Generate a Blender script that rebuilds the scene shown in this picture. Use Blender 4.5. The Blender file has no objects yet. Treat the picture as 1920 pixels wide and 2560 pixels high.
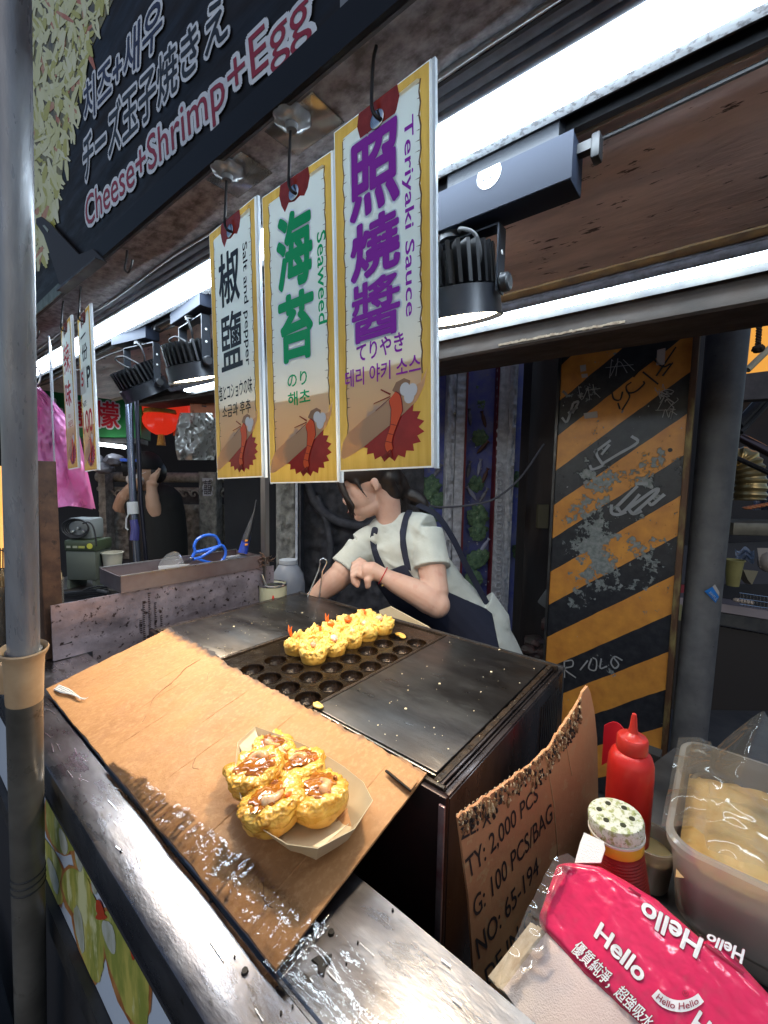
import bpy, bmesh, math, random
from mathutils import Vector, Matrix, noise
R = math.radians
V = Vector
sc = bpy.context.scene
col = sc.collection
random.seed(7)

# ---------------------------------------------------------------- camera
FOC, YAW, PIT, ROL = 1060.8, R(39.074), R(4.824), R(1.0936)
CAM = V((0, 0, 1.40))
FW = V((-math.sin(YAW)*math.cos(PIT), math.cos(YAW)*math.cos(PIT), -math.sin(PIT)))
_rt = V((math.cos(YAW), math.sin(YAW), 0)); _up = _rt.cross(FW)
RT = math.cos(ROL)*_rt + math.sin(ROL)*_up
UP = -math.sin(ROL)*_rt + math.cos(ROL)*_up
cd = bpy.data.cameras.new('camera'); cam = bpy.data.objects.new('camera', cd); col.objects.link(cam)
cd.sensor_fit = 'VERTICAL'; cd.sensor_height = 36; cd.sensor_width = 27; cd.lens = 36*FOC/2560
cd.clip_start = 0.02; cd.clip_end = 300
m = Matrix((RT, UP, -FW)).transposed().to_4x4(); m.translation = CAM
cam.matrix_world = m
sc.camera = cam

# ---------------------------------------------------------------- night sky, exposure
w = bpy.data.worlds.new('World'); sc.world = w; w.use_nodes = True
nt = w.node_tree; bg = nt.nodes['Background']
sky = nt.nodes.new('ShaderNodeTexSky'); sky.sky_type = 'NISHITA'; sky.sun_disc = False
sky.sun_elevation = R(38); sky.sun_rotation = R(150)
nt.links.new(sky.outputs[0], bg.inputs[0]); bg.inputs[1].default_value = 0.066
sc.view_settings.view_transform = 'Standard'; sc.view_settings.look = 'None'
sc.view_settings.exposure = 0.66; sc.view_settings.gamma = 1
sc.cycles.use_denoising = True
sc.cycles.max_bounces = 7; sc.cycles.transparent_max_bounces = 16
sc.cycles.sample_clamp_indirect = 4.0
sc.cycles.caustics_reflective = False; sc.cycles.caustics_refractive = False

# ---------------------------------------------------------------- measuring from the photograph
def ray(x, y): return FW + RT*((x-960)/FOC) - UP*((y-1280)/FOC)
def on_z(x, y, z): d = ray(x, y); return CAM + d*((z-CAM.z)/d.z)
def on_y(x, y, Y): d = ray(x, y); return CAM + d*((Y-CAM.y)/d.y)
def on_x(x, y, X): d = ray(x, y); return CAM + d*((X-CAM.x)/d.x)
def at(x, y, depth): return CAM + ray(x, y)*depth
def proj(P):
    v = V(P)-CAM; z = v.dot(FW); return 960+FOC*v.dot(RT)/z, 1280-FOC*v.dot(UP)/z
def on_plane(x, y, P0, N):
    d = ray(x, y); return CAM + d*((P0-CAM).dot(N)/d.dot(N))

# ---------------------------------------------------------------- materials
MATS = {}
def M(name, c=(.5,.5,.5), r=.5, metal=0, c2=None, sc_=12, lo=.35, hi=.65, bump=0, bsc=80, st=(1,1,1), det=4,
      c3=None, sc3=40, lo3=.6, hi3=.7, emit=0, ec=None, trans=0, alpha=1, coat=0, sss=0, sheen=0, rvar=0, tl=0, ior=1.45, rot=(0,0,0), spec=.5):
    if name in MATS: return MATS[name]
    m = bpy.data.materials.new(name); m.use_nodes = True; nt = m.node_tree; N = nt.nodes; L = nt.links
    b = N['Principled BSDF']
    b.inputs['Base Color'].default_value = (*c, 1); b.inputs['Roughness'].default_value = r
    b.inputs['Metallic'].default_value = metal; b.inputs['IOR'].default_value = ior
    b.inputs['Specular IOR Level'].default_value = spec
    if trans: b.inputs['Transmission Weight'].default_value = trans
    if coat: b.inputs['Coat Weight'].default_value = coat; b.inputs['Coat Roughness'].default_value = .08
    if sheen: b.inputs['Sheen Weight'].default_value = sheen
    if sss:
        b.inputs['Subsurface Weight'].default_value = sss; b.inputs['Subsurface Radius'].default_value = (.012, .005, .003)
        b.inputs['Subsurface Scale'].default_value = 1
    if emit:
        b.inputs['Emission Color'].default_value = (*(ec or c), 1); b.inputs['Emission Strength'].default_value = emit
    if alpha < 1: b.inputs['Alpha'].default_value = alpha
    m['b'] = 1
    tc = N.new('ShaderNodeTexCoord'); mp = N.new('ShaderNodeMapping'); L.new(tc.outputs['Object'], mp.inputs[0])
    mp.inputs['Scale'].default_value = st; mp.inputs['Rotation'].default_value = rot
    def nz(s, d=det, seed=0):
        n = N.new('ShaderNodeTexNoise'); n.inputs['Scale'].default_value = s; n.inputs['Detail'].default_value = d
        n.inputs['Roughness'].default_value = .6; n.noise_dimensions = '4D'; n.inputs['W'].default_value = seed
        L.new(mp.outputs[0], n.inputs['Vector']); return n.outputs['Fac']
    def rng(src, a, z, A=0., Z=1.):
        q = N.new('ShaderNodeMapRange'); q.inputs[1].default_value = a; q.inputs[2].default_value = z
        q.inputs[3].default_value = A; q.inputs[4].default_value = Z; L.new(src, q.inputs[0]); return q.outputs[0]
    def mix(f, A, B):
        q = N.new('ShaderNodeMix'); q.data_type = 'RGBA'; L.new(f, q.inputs[0])
        for s, k in ((A, 6), (B, 7)):
            if isinstance(s, tuple): q.inputs[k].default_value = (*s, 1)
            else: L.new(s, q.inputs[k])
        return q.outputs[2]
    colr = None
    if c2:
        colr = mix(rng(nz(sc_), lo, hi), c, c2); L.new(colr, b.inputs['Base Color'])
    if c3:
        colr = mix(rng(nz(sc3, 5, 3.3), lo3, hi3), colr if colr else c, c3); L.new(colr, b.inputs['Base Color'])
    if rvar: L.new(rng(nz(sc_*1.7, 4, 5.1), .3, .7, max(0, r-rvar), min(1, r+rvar)), b.inputs['Roughness'])
    if bump:
        bp = N.new('ShaderNodeBump'); bp.inputs['Strength'].default_value = min(1, bump); bp.inputs['Distance'].default_value = .002
        L.new(nz(bsc, 3, 9.), bp.inputs['Height']); L.new(bp.outputs[0], b.inputs['Normal'])
    if tl:   # light passing through thin sheet
        t = N.new('ShaderNodeBsdfTranslucent'); ms = N.new('ShaderNodeMixShader'); ms.inputs[0].default_value = tl
        if colr: L.new(colr, t.inputs[0])
        else: t.inputs[0].default_value = (*c, 1)
        L.new(b.outputs[0], ms.inputs[1]); L.new(t.outputs[0], ms.inputs[2]); L.new(ms.outputs[0], N['Material Output'].inputs[0])
    MATS[name] = m; return m

def film(name, tint=(1,1,1), fac=.12, rough=.08, haze=0, hc=(.8,.8,.8), bump=0, bsc=60):
    """thin clear plastic: see-through with a glossy skin, optionally milky"""
    if name in MATS: return MATS[name]
    m = bpy.data.materials.new(name); m.use_nodes = True; nt = m.node_tree; N = nt.nodes; L = nt.links
    N.remove(N['Principled BSDF']); out = N['Material Output']
    t = N.new('ShaderNodeBsdfTransparent'); t.inputs[0].default_value = (*tint, 1)
    g = N.new('ShaderNodeBsdfGlossy'); g.inputs['Roughness'].default_value = rough; g.inputs[0].default_value = (1,1,1,1)
    lw = N.new('ShaderNodeFresnel'); lw.inputs[0].default_value = 1.45
    ad = N.new('ShaderNodeMath'); ad.operation = 'ADD'; ad.inputs[1].default_value = fac; L.new(lw.outputs[0], ad.inputs[0])
    m1 = N.new('ShaderNodeMixShader'); L.new(ad.outputs[0], m1.inputs[0]); L.new(t.outputs[0], m1.inputs[1]); L.new(g.outputs[0], m1.inputs[2])
    last = m1
    if haze:
        d = N.new('ShaderNodeBsdfDiffuse'); d.inputs[0].default_value = (*hc, 1)
        tr = N.new('ShaderNodeBsdfTranslucent'); tr.inputs[0].default_value = (*hc, 1)
        dd = N.new('ShaderNodeMixShader'); dd.inputs[0].default_value = .5; L.new(d.outputs[0], dd.inputs[1]); L.new(tr.outputs[0], dd.inputs[2])
        m2 = N.new('ShaderNodeMixShader'); m2.inputs[0].default_value = haze; L.new(m1.outputs[0], m2.inputs[1]); L.new(dd.outputs[0], m2.inputs[2]); last = m2
    if bump:
        tc = N.new('ShaderNodeTexCoord'); n = N.new('ShaderNodeTexNoise'); n.inputs['Scale'].default_value = bsc; n.inputs['Detail'].default_value = 3
        L.new(tc.outputs['Object'], n.inputs['Vector']); bp = N.new('ShaderNodeBump'); bp.inputs['Strength'].default_value = bump; bp.inputs['Distance'].default_value = .003
        L.new(n.outputs[0], bp.inputs['Height']); L.new(bp.outputs[0], g.inputs['Normal'])
    L.new(last.outputs[0], out.inputs[0]); MATS[name] = m; return m

# ---------------------------------------------------------------- mesh building
class G:
    def __init__(s): s.bm = bmesh.new(); s.mi = 0
    def face(s, vs):
        try: f = s.bm.faces.new(vs); f.material_index = s.mi; return f
        except ValueError: return None
    def poly(s, pts): return s.face([s.bm.verts.new(p) for p in pts])
    def box(s, a, b, mtx=None, bev=0):
        a, b = V(a), V(b); pts = [V((x, y, z)) for z in (a.z, b.z) for y in (a.y, b.y) for x in (a.x, b.x)]
        if mtx: pts = [mtx @ p for p in pts]
        v = [s.bm.verts.new(p) for p in pts]
        fs = [s.face([v[i] for i in q]) for q in ((0,2,3,1),(4,5,7,6),(0,1,5,4),(2,6,7,3),(0,4,6,2),(1,3,7,5))]
        if bev:
            es = list({e for f in fs for e in f.edges})
            r = bmesh.ops.bevel(s.bm, geom=es, offset=bev, segments=2, profile=.5, affect='EDGES')
            for f in r['faces']: f.material_index = s.mi
        return s
    def loft(s, rings, cap=True, closed=True):
        rs = [[s.bm.verts.new(p) for p in r] for r in rings]; n = len(rs[0])
        for a, b in zip(rs, rs[1:]):
            for i in range(n if closed else n-1): s.face([a[i], a[(i+1) % n], b[(i+1) % n], b[i]])
        if cap and closed: s.face(rs[0][::-1]); s.face(rs[-1])
        return s
    def tube(s, pts, r, seg=8, cap=True):
        pts = [V(p) for p in pts]; rr = r if isinstance(r, (list, tuple)) else [r]*len(pts); rings = []
        t0 = (pts[1]-pts[0]).normalized(); a = t0.orthogonal().normalized()
        for i, p in enumerate(pts):
            t = (pts[min(i+1, len(pts)-1)]-pts[max(i-1, 0)]).normalized()
            a = (a - t*a.dot(t)); a = a.normalized() if a.length > 1e-6 else t.orthogonal().normalized(); b = t.cross(a)
            rings.append([p + (a*math.cos(k*2*math.pi/seg) + b*math.sin(k*2*math.pi/seg))*rr[i] for k in range(seg)])
        return s.loft(rings, cap)
    def lathe(s, prof, o=(0,0,0), ax=(0,0,1), seg=24, cap=True, fn=None):
        ax = V(ax).normalized(); a = ax.orthogonal().normalized(); b = ax.cross(a); o = V(o)
        rings = []
        for r_, h in prof:
            ring = []
            for k in range(seg):
                th = k*2*math.pi/seg; rr = r_*(fn(th, h) if fn else 1)
                ring.append(o + ax*h + (a*math.cos(th)+b*math.sin(th))*rr)
            rings.append(ring)
        return s.loft(rings, cap)
    def prism(s, pts, ext):
        ext = V(ext); a = [s.bm.verts.new(p) for p in pts]; b = [s.bm.verts.new(V(p)+ext) for p in pts]; n = len(a)
        s.face(a[::-1]); s.face(b)
        for i in range(n): s.face([a[i], a[(i+1) % n], b[(i+1) % n], b[i]])
        return s
    def grid(s, fn, nu, nv, thick=None):
        g = [[V(fn(i/nu, j/nv)) for i in range(nu+1)] for j in range(nv+1)]
        def sheet(gg, flip=False):
            vs = [[s.bm.verts.new(p) for p in row] for row in gg]
            for j in range(nv):
                for i in range(nu):
                    q = [vs[j][i], vs[j][i+1], vs[j+1][i+1], vs[j+1][i]]; s.face(q[::-1] if flip else q)
            return vs
        A = sheet(g)
        if thick:
            t = V(thick); B = sheet([[p+t for p in row] for row in g], True)
            rim = lambda X: [X[0][i] for i in range(nu+1)] + [X[j][nu] for j in range(1, nv+1)] + [X[nv][i] for i in range(nu-1, -1, -1)] + [X[j][0] for j in range(nv-1, 0, -1)]
            a, b = rim(A), rim(B); n = len(a)
            for i in range(n): s.face([b[i], b[(i+1) % n], a[(i+1) % n], a[i]])
        return s
    def ball(s, o, r, sub=2, sq=(1,1,1), mtx=None, fn=None):
        q = bmesh.ops.create_icosphere(s.bm, subdivisions=sub, radius=1); o = V(o)
        for v in q['verts']:
            p = v.co.copy(); k = fn(p) if fn else 1
            p = V((p.x*sq[0], p.y*sq[1], p.z*sq[2]))*r*k
            v.co = o + (mtx @ p if mtx else p)
        for f in {f for v in q['verts'] for f in v.link_faces}: f.material_index = s.mi
        return s
    def glyphs(s, txt, mapf, off=0, mirror=False, lift=0, cap=False):
        n = 0 if off <= 0 else (6 if off < .03 else 14)
        vs, fs, sx, sy = text_geo(txt, cap)
        for k in range(-1, n):
            dx, dy = (0, 0) if k < 0 else (off*math.cos(k*2*math.pi/n)*sx, off*math.sin(k*2*math.pi/n)*sy)
            w = [s.bm.verts.new(mapf(1-(u+dx) if mirror else u+dx, v_+dy, lift-(k+1)*8e-6)) for u, v_ in vs]
            for f in fs: s.face([w[i] for i in (f[::-1] if mirror else f)])
        return s
    def done(s, name, mats, parent=None, smooth=True, ang=35, remesh=0, smo=0, world=True, base=True, origin=None, deform=None):
        me = bpy.data.meshes.new(name); bmesh.ops.recalc_face_normals(s.bm, faces=s.bm.faces) if not remesh == -1 else None
        s.bm.to_mesh(me); s.bm.free()
        mats = mats if isinstance(mats, (list, tuple)) else [mats]
        for m_ in mats: me.materials.append(m_)
        if remesh > 0:
            o = bpy.data.objects.new('tmp', me); col.objects.link(o)
            md = o.modifiers.new('r', 'REMESH'); md.mode = 'VOXEL'; md.voxel_size = remesh
            if smo: sm = o.modifiers.new('s', 'SMOOTH'); sm.iterations = smo; sm.factor = .5
            dg = bpy.context.evaluated_depsgraph_get(); dg.update(); m2 = bpy.data.meshes.new_from_object(o.evaluated_get(dg))
            bpy.data.objects.remove(o); bpy.data.meshes.remove(me); me = m2; me.name = name
            me.materials.clear()
            for m_ in mats: me.materials.append(m_)
        if deform:
            for v in me.vertices: v.co = deform(v.co.copy())
        if smooth:
            me.polygons.foreach_set('use_smooth', [True]*len(me.polygons)); me.set_sharp_from_angle(angle=R(ang))
        o = bpy.data.objects.new(name, me); col.objects.link(o)
        if parent is not None:
            o.parent = parent
            if world: me.transform(parent.matrix_basis.inverted() if parent.parent is None else (parent.parent.matrix_basis @ parent.matrix_basis).inverted())
        elif origin is not None or base:
            if origin is None:
                xs = [v.co for v in me.vertices]; lo = [min(p[i] for p in xs) for i in range(3)]; hi = [max(p[i] for p in xs) for i in range(3)]
                origin = ((lo[0]+hi[0])/2, (lo[1]+hi[1])/2, lo[2])
            me.transform(Matrix.Translation(-V(origin))); o.location = origin
        return o

_T = {}
def _raw(txt, off):
    k = (txt, off)
    if k not in _T:
        c = bpy.data.curves.new('t', 'FONT'); c.body = txt; c.size = 1; c.offset = off; c.resolution_u = 3; c.fill_mode = 'BOTH'
        o = bpy.data.objects.new('t', c); col.objects.link(o); dg = bpy.context.evaluated_depsgraph_get(); dg.update()
        me = bpy.data.meshes.new_from_object(o.evaluated_get(dg)); bpy.data.objects.remove(o)
        _T[k] = ([(v.co.x, v.co.y) for v in me.vertices], [tuple(p.vertices) for p in me.polygons]); bpy.data.meshes.remove(me)
    return _T[k]
def text_geo(txt, cap=False):
    vs, fs = _raw(txt, 0); b = vs
    x0, x1 = min(p[0] for p in b), max(p[0] for p in b)
    if cap: h = _raw('H', 0)[0]; y0, y1 = min(p[1] for p in h), max(p[1] for p in h)
    else: y0, y1 = min(p[1] for p in b), max(p[1] for p in b)
    return [((x-x0)/(x1-x0), (y-y0)/(y1-y0)) for x, y in vs], fs, 1/(x1-x0), 1/(y1-y0)
def quad(bl, br, tr, tl, n):
    bl, br, tr, tl, n = V(bl), V(br), V(tr), V(tl), V(n)
    return lambda u, v, l=0: bl*(1-u)*(1-v) + br*u*(1-v) + tr*u*v + tl*(1-u)*v + n*l

def tag(o, label=None, cat=None, group=None, kind=None):
    if label: o['label'] = label
    if cat: o['category'] = cat
    if group: o['group'] = group
    if kind: o['kind'] = kind
    return o
def thing(name, label, cat, loc=(0,0,0), rz=0, group=None):
    o = bpy.data.objects.new(name, None); col.objects.link(o); o.location = loc; o.rotation_euler = (0, 0, rz)
    o.empty_display_size = .05
    o.matrix_basis = Matrix.Translation(loc) @ Matrix.Rotation(rz, 4, 'Z')
    return tag(o, label, cat, group)
def kids(o): return [c for c in bpy.data.objects if c.parent == o]
def copy_tree(o, parent=None):
    c = o.copy(); col.objects.link(c); c.parent = parent
    for ch in kids(o): copy_tree(ch, c)
    return c
def arc(c, r, a0, a1, n, ax=V((1,0,0)), ay=V((0,0,1))):
    c = V(c); return [c + ax*r*math.cos(a0+(a1-a0)*i/n) + ay*r*math.sin(a0+(a1-a0)*i/n) for i in range(n+1)]
def bez(p, n=12):
    """Catmull-Rom through points"""
    p = [V(q) for q in p]; out = []
    q = [p[0]*2-p[1]] + p + [p[-1]*2-p[-2]]
    for i in range(1, len(q)-2):
        for k in range(n):
            t = k/n; a, b, c_, d = q[i-1:i+3]
            out.append(.5*((2*b)+(c_-a)*t+(2*a-5*b+4*c_-d)*t*t+(3*b-a-3*c_+d)*t**3))
    return out + [p[-1]]
def fbm(p, s, o=3): return noise.fractal(V(p)*s, 1.0, 2.0, o)
# ================================================================ SETTING AND STALL
asph = M('asphalt', (.045,.045,.05), .6, c2=(.09,.088,.085), sc_=3, bump=.5, bsc=60, rvar=.2)
steel = M('worn_steel', (.27,.265,.28), .30, 1, c2=(.17,.16,.17), sc_=15, lo=.40, hi=.58, bump=.16, bsc=110, rvar=.09, st=(.55,1.6,1), c3=(.10,.085,.075), sc3=34, lo3=.62, hi3=.68)
steel2 = M('brushed_steel', (.42,.43,.45), .34, 1, c2=(.3,.3,.31), sc_=9, st=(1,6,1), rvar=.1, bump=.12, bsc=200)
dsteel = M('dark_steel', (.05,.05,.055), .42, .6, c2=(.09,.085,.08), sc_=14, rvar=.15)
black = M('black_paint', (.012,.012,.014), .45)
blackp = M('black_plastic', (.018,.02,.025), .38, bump=.2, bsc=900)
white = M('white_paint', (.75,.75,.76), .4)
mottl = M('mottled_soffit', (.42,.41,.45), .5, .1, c2=(.13,.12,.13), sc_=38, lo=.38, hi=.62, c3=(.58,.60,.66), sc3=60, lo3=.62, hi3=.74, bump=.5, bsc=120, st=(1,1.6,1), rvar=.15)
gal = M('grey_batten', (.2,.215,.26), .3, .35, c2=(.13,.135,.16), sc_=30, bump=.1)
woodc = M('brown_ceiling_paint', (.68,.53,.49), .5, c2=(.44,.35,.34), sc_=14, lo=.38, hi=.62, c3=(.05,.03,.025), sc3=60, lo3=.61, hi3=.65, bump=.9, bsc=45, st=(.4,1.3,1), rvar=.12)
ochre = M('ochre_putty', (.50,.34,.15), .6, c2=(.26,.19,.13), sc_=24, bump=.5)
lav = M('rusty_lavender_steel', (.36,.32,.38), .38, .55, c2=(.15,.13,.155), sc_=10, c3=(.028,.018,.02), sc3=70, lo3=.57, hi3=.64, bump=.4, bsc=90, rvar=.14)
rust = M('rusty_brown_steel', (.12,.065,.04), .6, .3, c2=(.055,.03,.022), sc_=30, bump=.5, c3=(.02,.014,.012), sc3=60)
poleM = M('grey_painted_pipe', (.33,.345,.375), .32, .25, c2=(.24,.25,.275), sc_=9, st=(6,6,1), c3=(.05,.03,.02), sc3=30, lo3=.7, hi3=.74, bump=.2, rvar=.1)
cream = M('cream_plastic', (.55,.4,.25), .4, c2=(.42,.28,.16), sc_=18)
tubeM = M('lit_tube', (1,1,1), .4, emit=20, ec=(.74,.88,1.0))
tubeM2 = M('lit_tube_far', (1,1,1), .4, emit=12, ec=(.74,.9,1.0))
warmM = M('lit_lens_warm', (1,1,1), .4, emit=18, ec=(1,.86,.62))

g = G(); g.grid(lambda u, v: (-40+80*u, -40+80*v, .012*fbm((u*90, v*90, 0), 1)), 60, 60)
tag(g.done('ground', asph), kind='structure')

# ---- counter
ct = thing('counter', 'long stainless steel counter ledge with worn scratched top and food poster below', 'counter', (-.6, .24, 0))
g = G()
# top plate with rolled outer edge, groove and inner fold (cross-section swept along x)
prof = [(.3335,.915),(.3335,.944),(.330,.9495),(.24,.9498),(.2165,.9498),(.2145,.9475),(.2115,.9475),(.2095,.9500),(.176,.9502),(.158,.9498),(.1545,.9485),(.1528,.945),(.1522,.905),(.158,.905),(.160,.930),(.172,.943),(.323,.943),(.329,.938),(.3295,.915)]
N_ = 90
def ledge(i):
    x = -2.3 + 2.75*i/N_
    return [V((x, y, z + (.0009*fbm((x, y*1.5, 3), 9) if z > .944 else 0))) for y, z in prof]
g.loft([ledge(i) for i in range(N_+1)]); g.done('top_plate', steel, ct)
g = G(); g.box((-2.3,.152,.898),(.45,.1575,.9045)).box((-2.3,.168,.02),(.45,.175,.9)); g.done('front_panel', M('front_panel_dark', (.03,.03,.035), .5), ct)
g = G(); g.box((-2.3,.153,.655),(.45,.167,.70)); g.done('lower_rail', dsteel, ct)
for x in (-2.2, -1.0, .3):
    g = G(); g.box((x,.178,.01),(x+.05,.228,.9)); g.done('leg', dsteel, ct)
g = G(); g.box((-2.3,.2,.16),(.45,.33,.18)); g.done('under_shelf', dsteel, ct)
# scratches and drips on the top
g = G(); random.seed(3)
for i in range(90):
    x = random.uniform(-1.1, .05); y = random.choice((random.uniform(.165,.205), random.uniform(.22,.325))); a = random.gauss(0, .35); l = random.uniform(.004, .03); q = .0004*random.uniform(.6,2)
    d = V((math.cos(a)*l, math.sin(a)*l*.5, 0)); n_ = V((-math.sin(a)*q, math.cos(a)*q, 0)); z = V((0,0,.9515+random.uniform(0,.0002))); p = V((x,y,0))+z
    g.poly([p-n_, p+d-n_, p+d+n_, p+n_])
g.done('scratches', M('scratch', (.75,.75,.78), .25, 1), ct, smooth=False)['kind'] = 'stuff'
g = G()
for i in range(46):
    x, y, r_ = random.uniform(-.55,.1), random.uniform(.165,.325), random.choice((.0008,.0012,.0016,.0009,.003))
    g.lathe([(r_*1.2,.9495),(r_,.9522)], (x,y,0), seg=7)
g.lathe([(.008,.9492),(.0072,.9518)], (-.262,.245,0), seg=9, fn=lambda t,h: 1+.5*math.sin(3*t)); g.done('burnt_specks', M('char', (.012,.009,.008), .6), ct)['kind'] = 'stuff'
# poster on the front: pale blue with printed toasts
P = lambda x, y, l=0: on_y(x, y, .1643-l)
g = G(); g.box((-1.7,.1645,.702),(-.384,.1665,.8975))
po = g.done('poster', M('poster_blue', (.72,.82,.95), .25, c2=(.64,.74,.90), sc_=4), ct, smooth=False)
g = G(); g.box((-.378,.1645,.702),(.44,.1665,.8975)); g.done('beige_poster', M('poster_beige', (.45,.42,.36), .3, c2=(.5,.25,.12), sc_=9), ct, smooth=False)
toastM = M('print_toast', (.62,.56,.13), .3, c2=(.32,.36,.07), sc_=26, c3=(.78,.78,.42), sc3=34, lo3=.55, hi3=.62, st=(1,1,.35), lo=.42, hi=.56)
edgeM = M('print_crust', (.62,.30,.10), .3, c2=(.32,.1,.03), sc_=30)
shM = M('print_shrimp', (.62,.66,.62), .3, c2=(.4,.42,.3), sc_=60, st=(1,1,.4)); redM = M('print_red', (.55,.06,.02), .3)
BL = [0]
def blob(cx, cy, rx, ry, rot, l, mat_, name, n=26, j=.08):
    BL[0] += 1; l += BL[0]*.00004
    g = G(); ca, sa = math.cos(rot), math.sin(rot); pts = []
    for k in range(n):
        t = k*2*math.pi/n; q = 1 + j*math.sin(3*t+cx) + j*.6*random.uniform(-1, 1)
        a, b = rx*q*math.cos(t), ry*q*math.sin(t); p_ = P(cx+a*ca-b*sa, cy+a*sa+b*ca, l); p_.z = max(.7025, min(p_.z, .8972)); pts.append(p_)
    g.poly(pts); return g.done(name, mat_, po, smooth=False)
random.seed(5)
for cx, cy, rx, ry, ro in [(150,2060,34,82,-.28),(120,2180,32,95,-.30),(225,2130,38,90,-.12),(222,2330,34,120,-.16),(315,2420,44,150,-.30),(190,2230,34,60,-.2)]:
    blob(cx, cy, rx+5, ry+6, ro, .0004, edgeM, 'toast_crust'); blob(cx+1, cy-2, rx, ry, ro, .0006, toastM, 'toast')
for cx, cy, rx, ry, ro in [(158,2105,9,34,-.2),(133,2190,9,46,-.25),(197,2145,9,34,-.15),(198,2320,10,60,-.15),(273,2340,14,44,-.25),(236,2210,8,26,0)]:
    blob(cx, cy, rx, ry, ro, .0008, shM, 'printed_shrimp')
for cx, cy, rx, ry, ro in [(250,2275,9,26,-.3),(322,2290,4,50,-.1),(328,2300,4,44,-.05),(330,2370,6,30,-.1),(252,2292,14,8,0)]:
    blob(cx, cy, rx, ry, ro, .0010, redM, 'printed_shrimp_tail')

# ---- street pole at the corner of the counter, with a cut plastic cup taped round it
A_, B_ = on_y(30, 150, .125), on_y(60, 1660, .125); dv = (A_-B_).normalized(); base = B_ + dv*((0-B_.z)/dv.z)
pl = thing('grey_pole', 'upright grey metal pipe at far left before the counter with cut cup taped on', 'pole', base)
g = G(); g.tube([base, B_+dv*.02], .0200, 32); g.done('lower_pipe', M('lower_pipe_dark', (.20,.19,.17), .38, .4, c2=(.09,.085,.075), sc_=8, c3=(.03,.02,.015), sc3=25, rvar=.15), pl)
g = G(); g.tube([B_+dv*.012, B_+dv*.9], .0172, 32); g.done('upper_pipe', poleM, pl)
g = G(); c0 = B_-dv*.012
g.lathe([(.0205,-.042),(.0215,.0),(.0225,.022),(.0262,.030),(.0272,.034),(.026,.036),(.0215,.030),(.0205,.0),(.0203,-.042)], c0, dv, 32, cap=False); g.done('cup_collar', cream, pl)
g = G(); g.box((-.044,-.006,-.030),(-.020,.006,.012), Matrix.Translation(c0) @ Matrix.Rotation(.7,4,'Z'), bev=.003); g.done('handle_stub', cream, pl)
g = G(); q = B_ - dv*.335
for k in range(3): g.lathe([(.0202,0),(.0212,.002),(.0202,.004)], q-dv*.012*k, dv, 24, cap=False)
g.done('tape_wrap', blackp, pl)

# ---- ledge (soffit) over the counter, housing, ceiling boards, beam
cn = thing('stall_canopy', 'low stall roof with grey mottled soffit, brown ceiling board and heavy front beam', 'canopy', (-1, .6, 1.83))
g = G()
g.grid(lambda u, v: (-3.0+3.6*u, .3375+.085*v, 1.8305+.0006*fbm((u*3.6, v*.1, 1), 14)), 120, 6, thick=(0,0,.02)); g.done('soffit', mottl, cn)
g = G(); g.box((-3.0,.3335,1.826),(.6,.3375,1.862)); g.done('edge_trim', M('edge_trim', (.09,.09,.1), .45, .5, c2=(.04,.04,.045), sc_=20), cn)
g = G(); g.box((-3.0,.4225,1.829),(.6,.4265,1.85)); g.done('dark_gap', black, cn)
for k, (y0, y1, z0) in enumerate(((.427,.441,1.831),(.441,.452,1.826),(.452,.4615,1.822))):
    g = G(); g.box((-2.9,y0,z0),(.6,y1,1.86), bev=.002); g.done('housing_rib', gal, cn)
g = G(); g.box((-3.0,.534,1.829),(.6,.548,1.85)); g.done('pale_strip', M('pale_dusty_strip', (.42,.44,.47), .6, c2=(.2,.2,.21), sc_=120, lo=.5, hi=.6, bump=.4), cn)
g = G(); g.box((-3.0,.4265,1.861),(.6,1.2,1.875)); g.done('roof_slab', black, cn)
g = G(); g.grid(lambda u, v: (-3.0+3.6*u, .596+.40*v, 1.8400+.0012*fbm((u*3.6, v*.4, 7), 9)), 140, 24, thick=(0,0,.015)); g.done('ceiling_board', woodc, cn)
g = G(); g.box((-3.0,.5895,1.833),(.6,.5955,1.855)); g.done('wood_edge', M('raw_wood', (.25,.2,.14), .7, c2=(.1,.08,.06), sc_=40, st=(.2,1,1)), cn)
g = G(); g.grid(lambda u, v: (-3.0+3.6*u, .9965+.032*v, 1.836-.003*math.sin(v*3)+.0015*fbm((u*3.6, v, 2), 20)), 120, 3, thick=(0,0,.012)); g.done('ochre_strip', ochre, cn)
g = G()
def bm_ring(x): return [V((x,y,z+(max(0,-x-.9)*.034 if z < 1.795 else 0))) for y, z in ((1.128,1.858),(1.128,1.792),(1.131,1.787),(1.131,1.782),(1.128,1.777),(1.128,1.758),(1.134,1.752),(1.30,1.752),(1.30,1.858))]
g.loft([bm_ring(-3+3.6*i/40) for i in range(41)]); g.done('front_beam', M('beam_brown', (.060,.042,.034), .65, 0, c2=(.035,.026,.022), sc_=18, c3=(.12,.09,.06), sc3=60, lo3=.74, hi3=.78, bump=.35, st=(.5,1,1), rvar=.12), cn)
g = G(); random.seed(11)
for i in range(40):
    x = -.52+.30*i/39; g.box((x,1.1255,1.7625+random.uniform(-.001,.001)),(x+.0074,1.1335,1.7665+random.uniform(0,.003)))
g.done('worn_edge', M('worn_pale_wood', (.34,.27,.19), .8, c2=(.15,.1,.07), sc_=90), cn)

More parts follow.
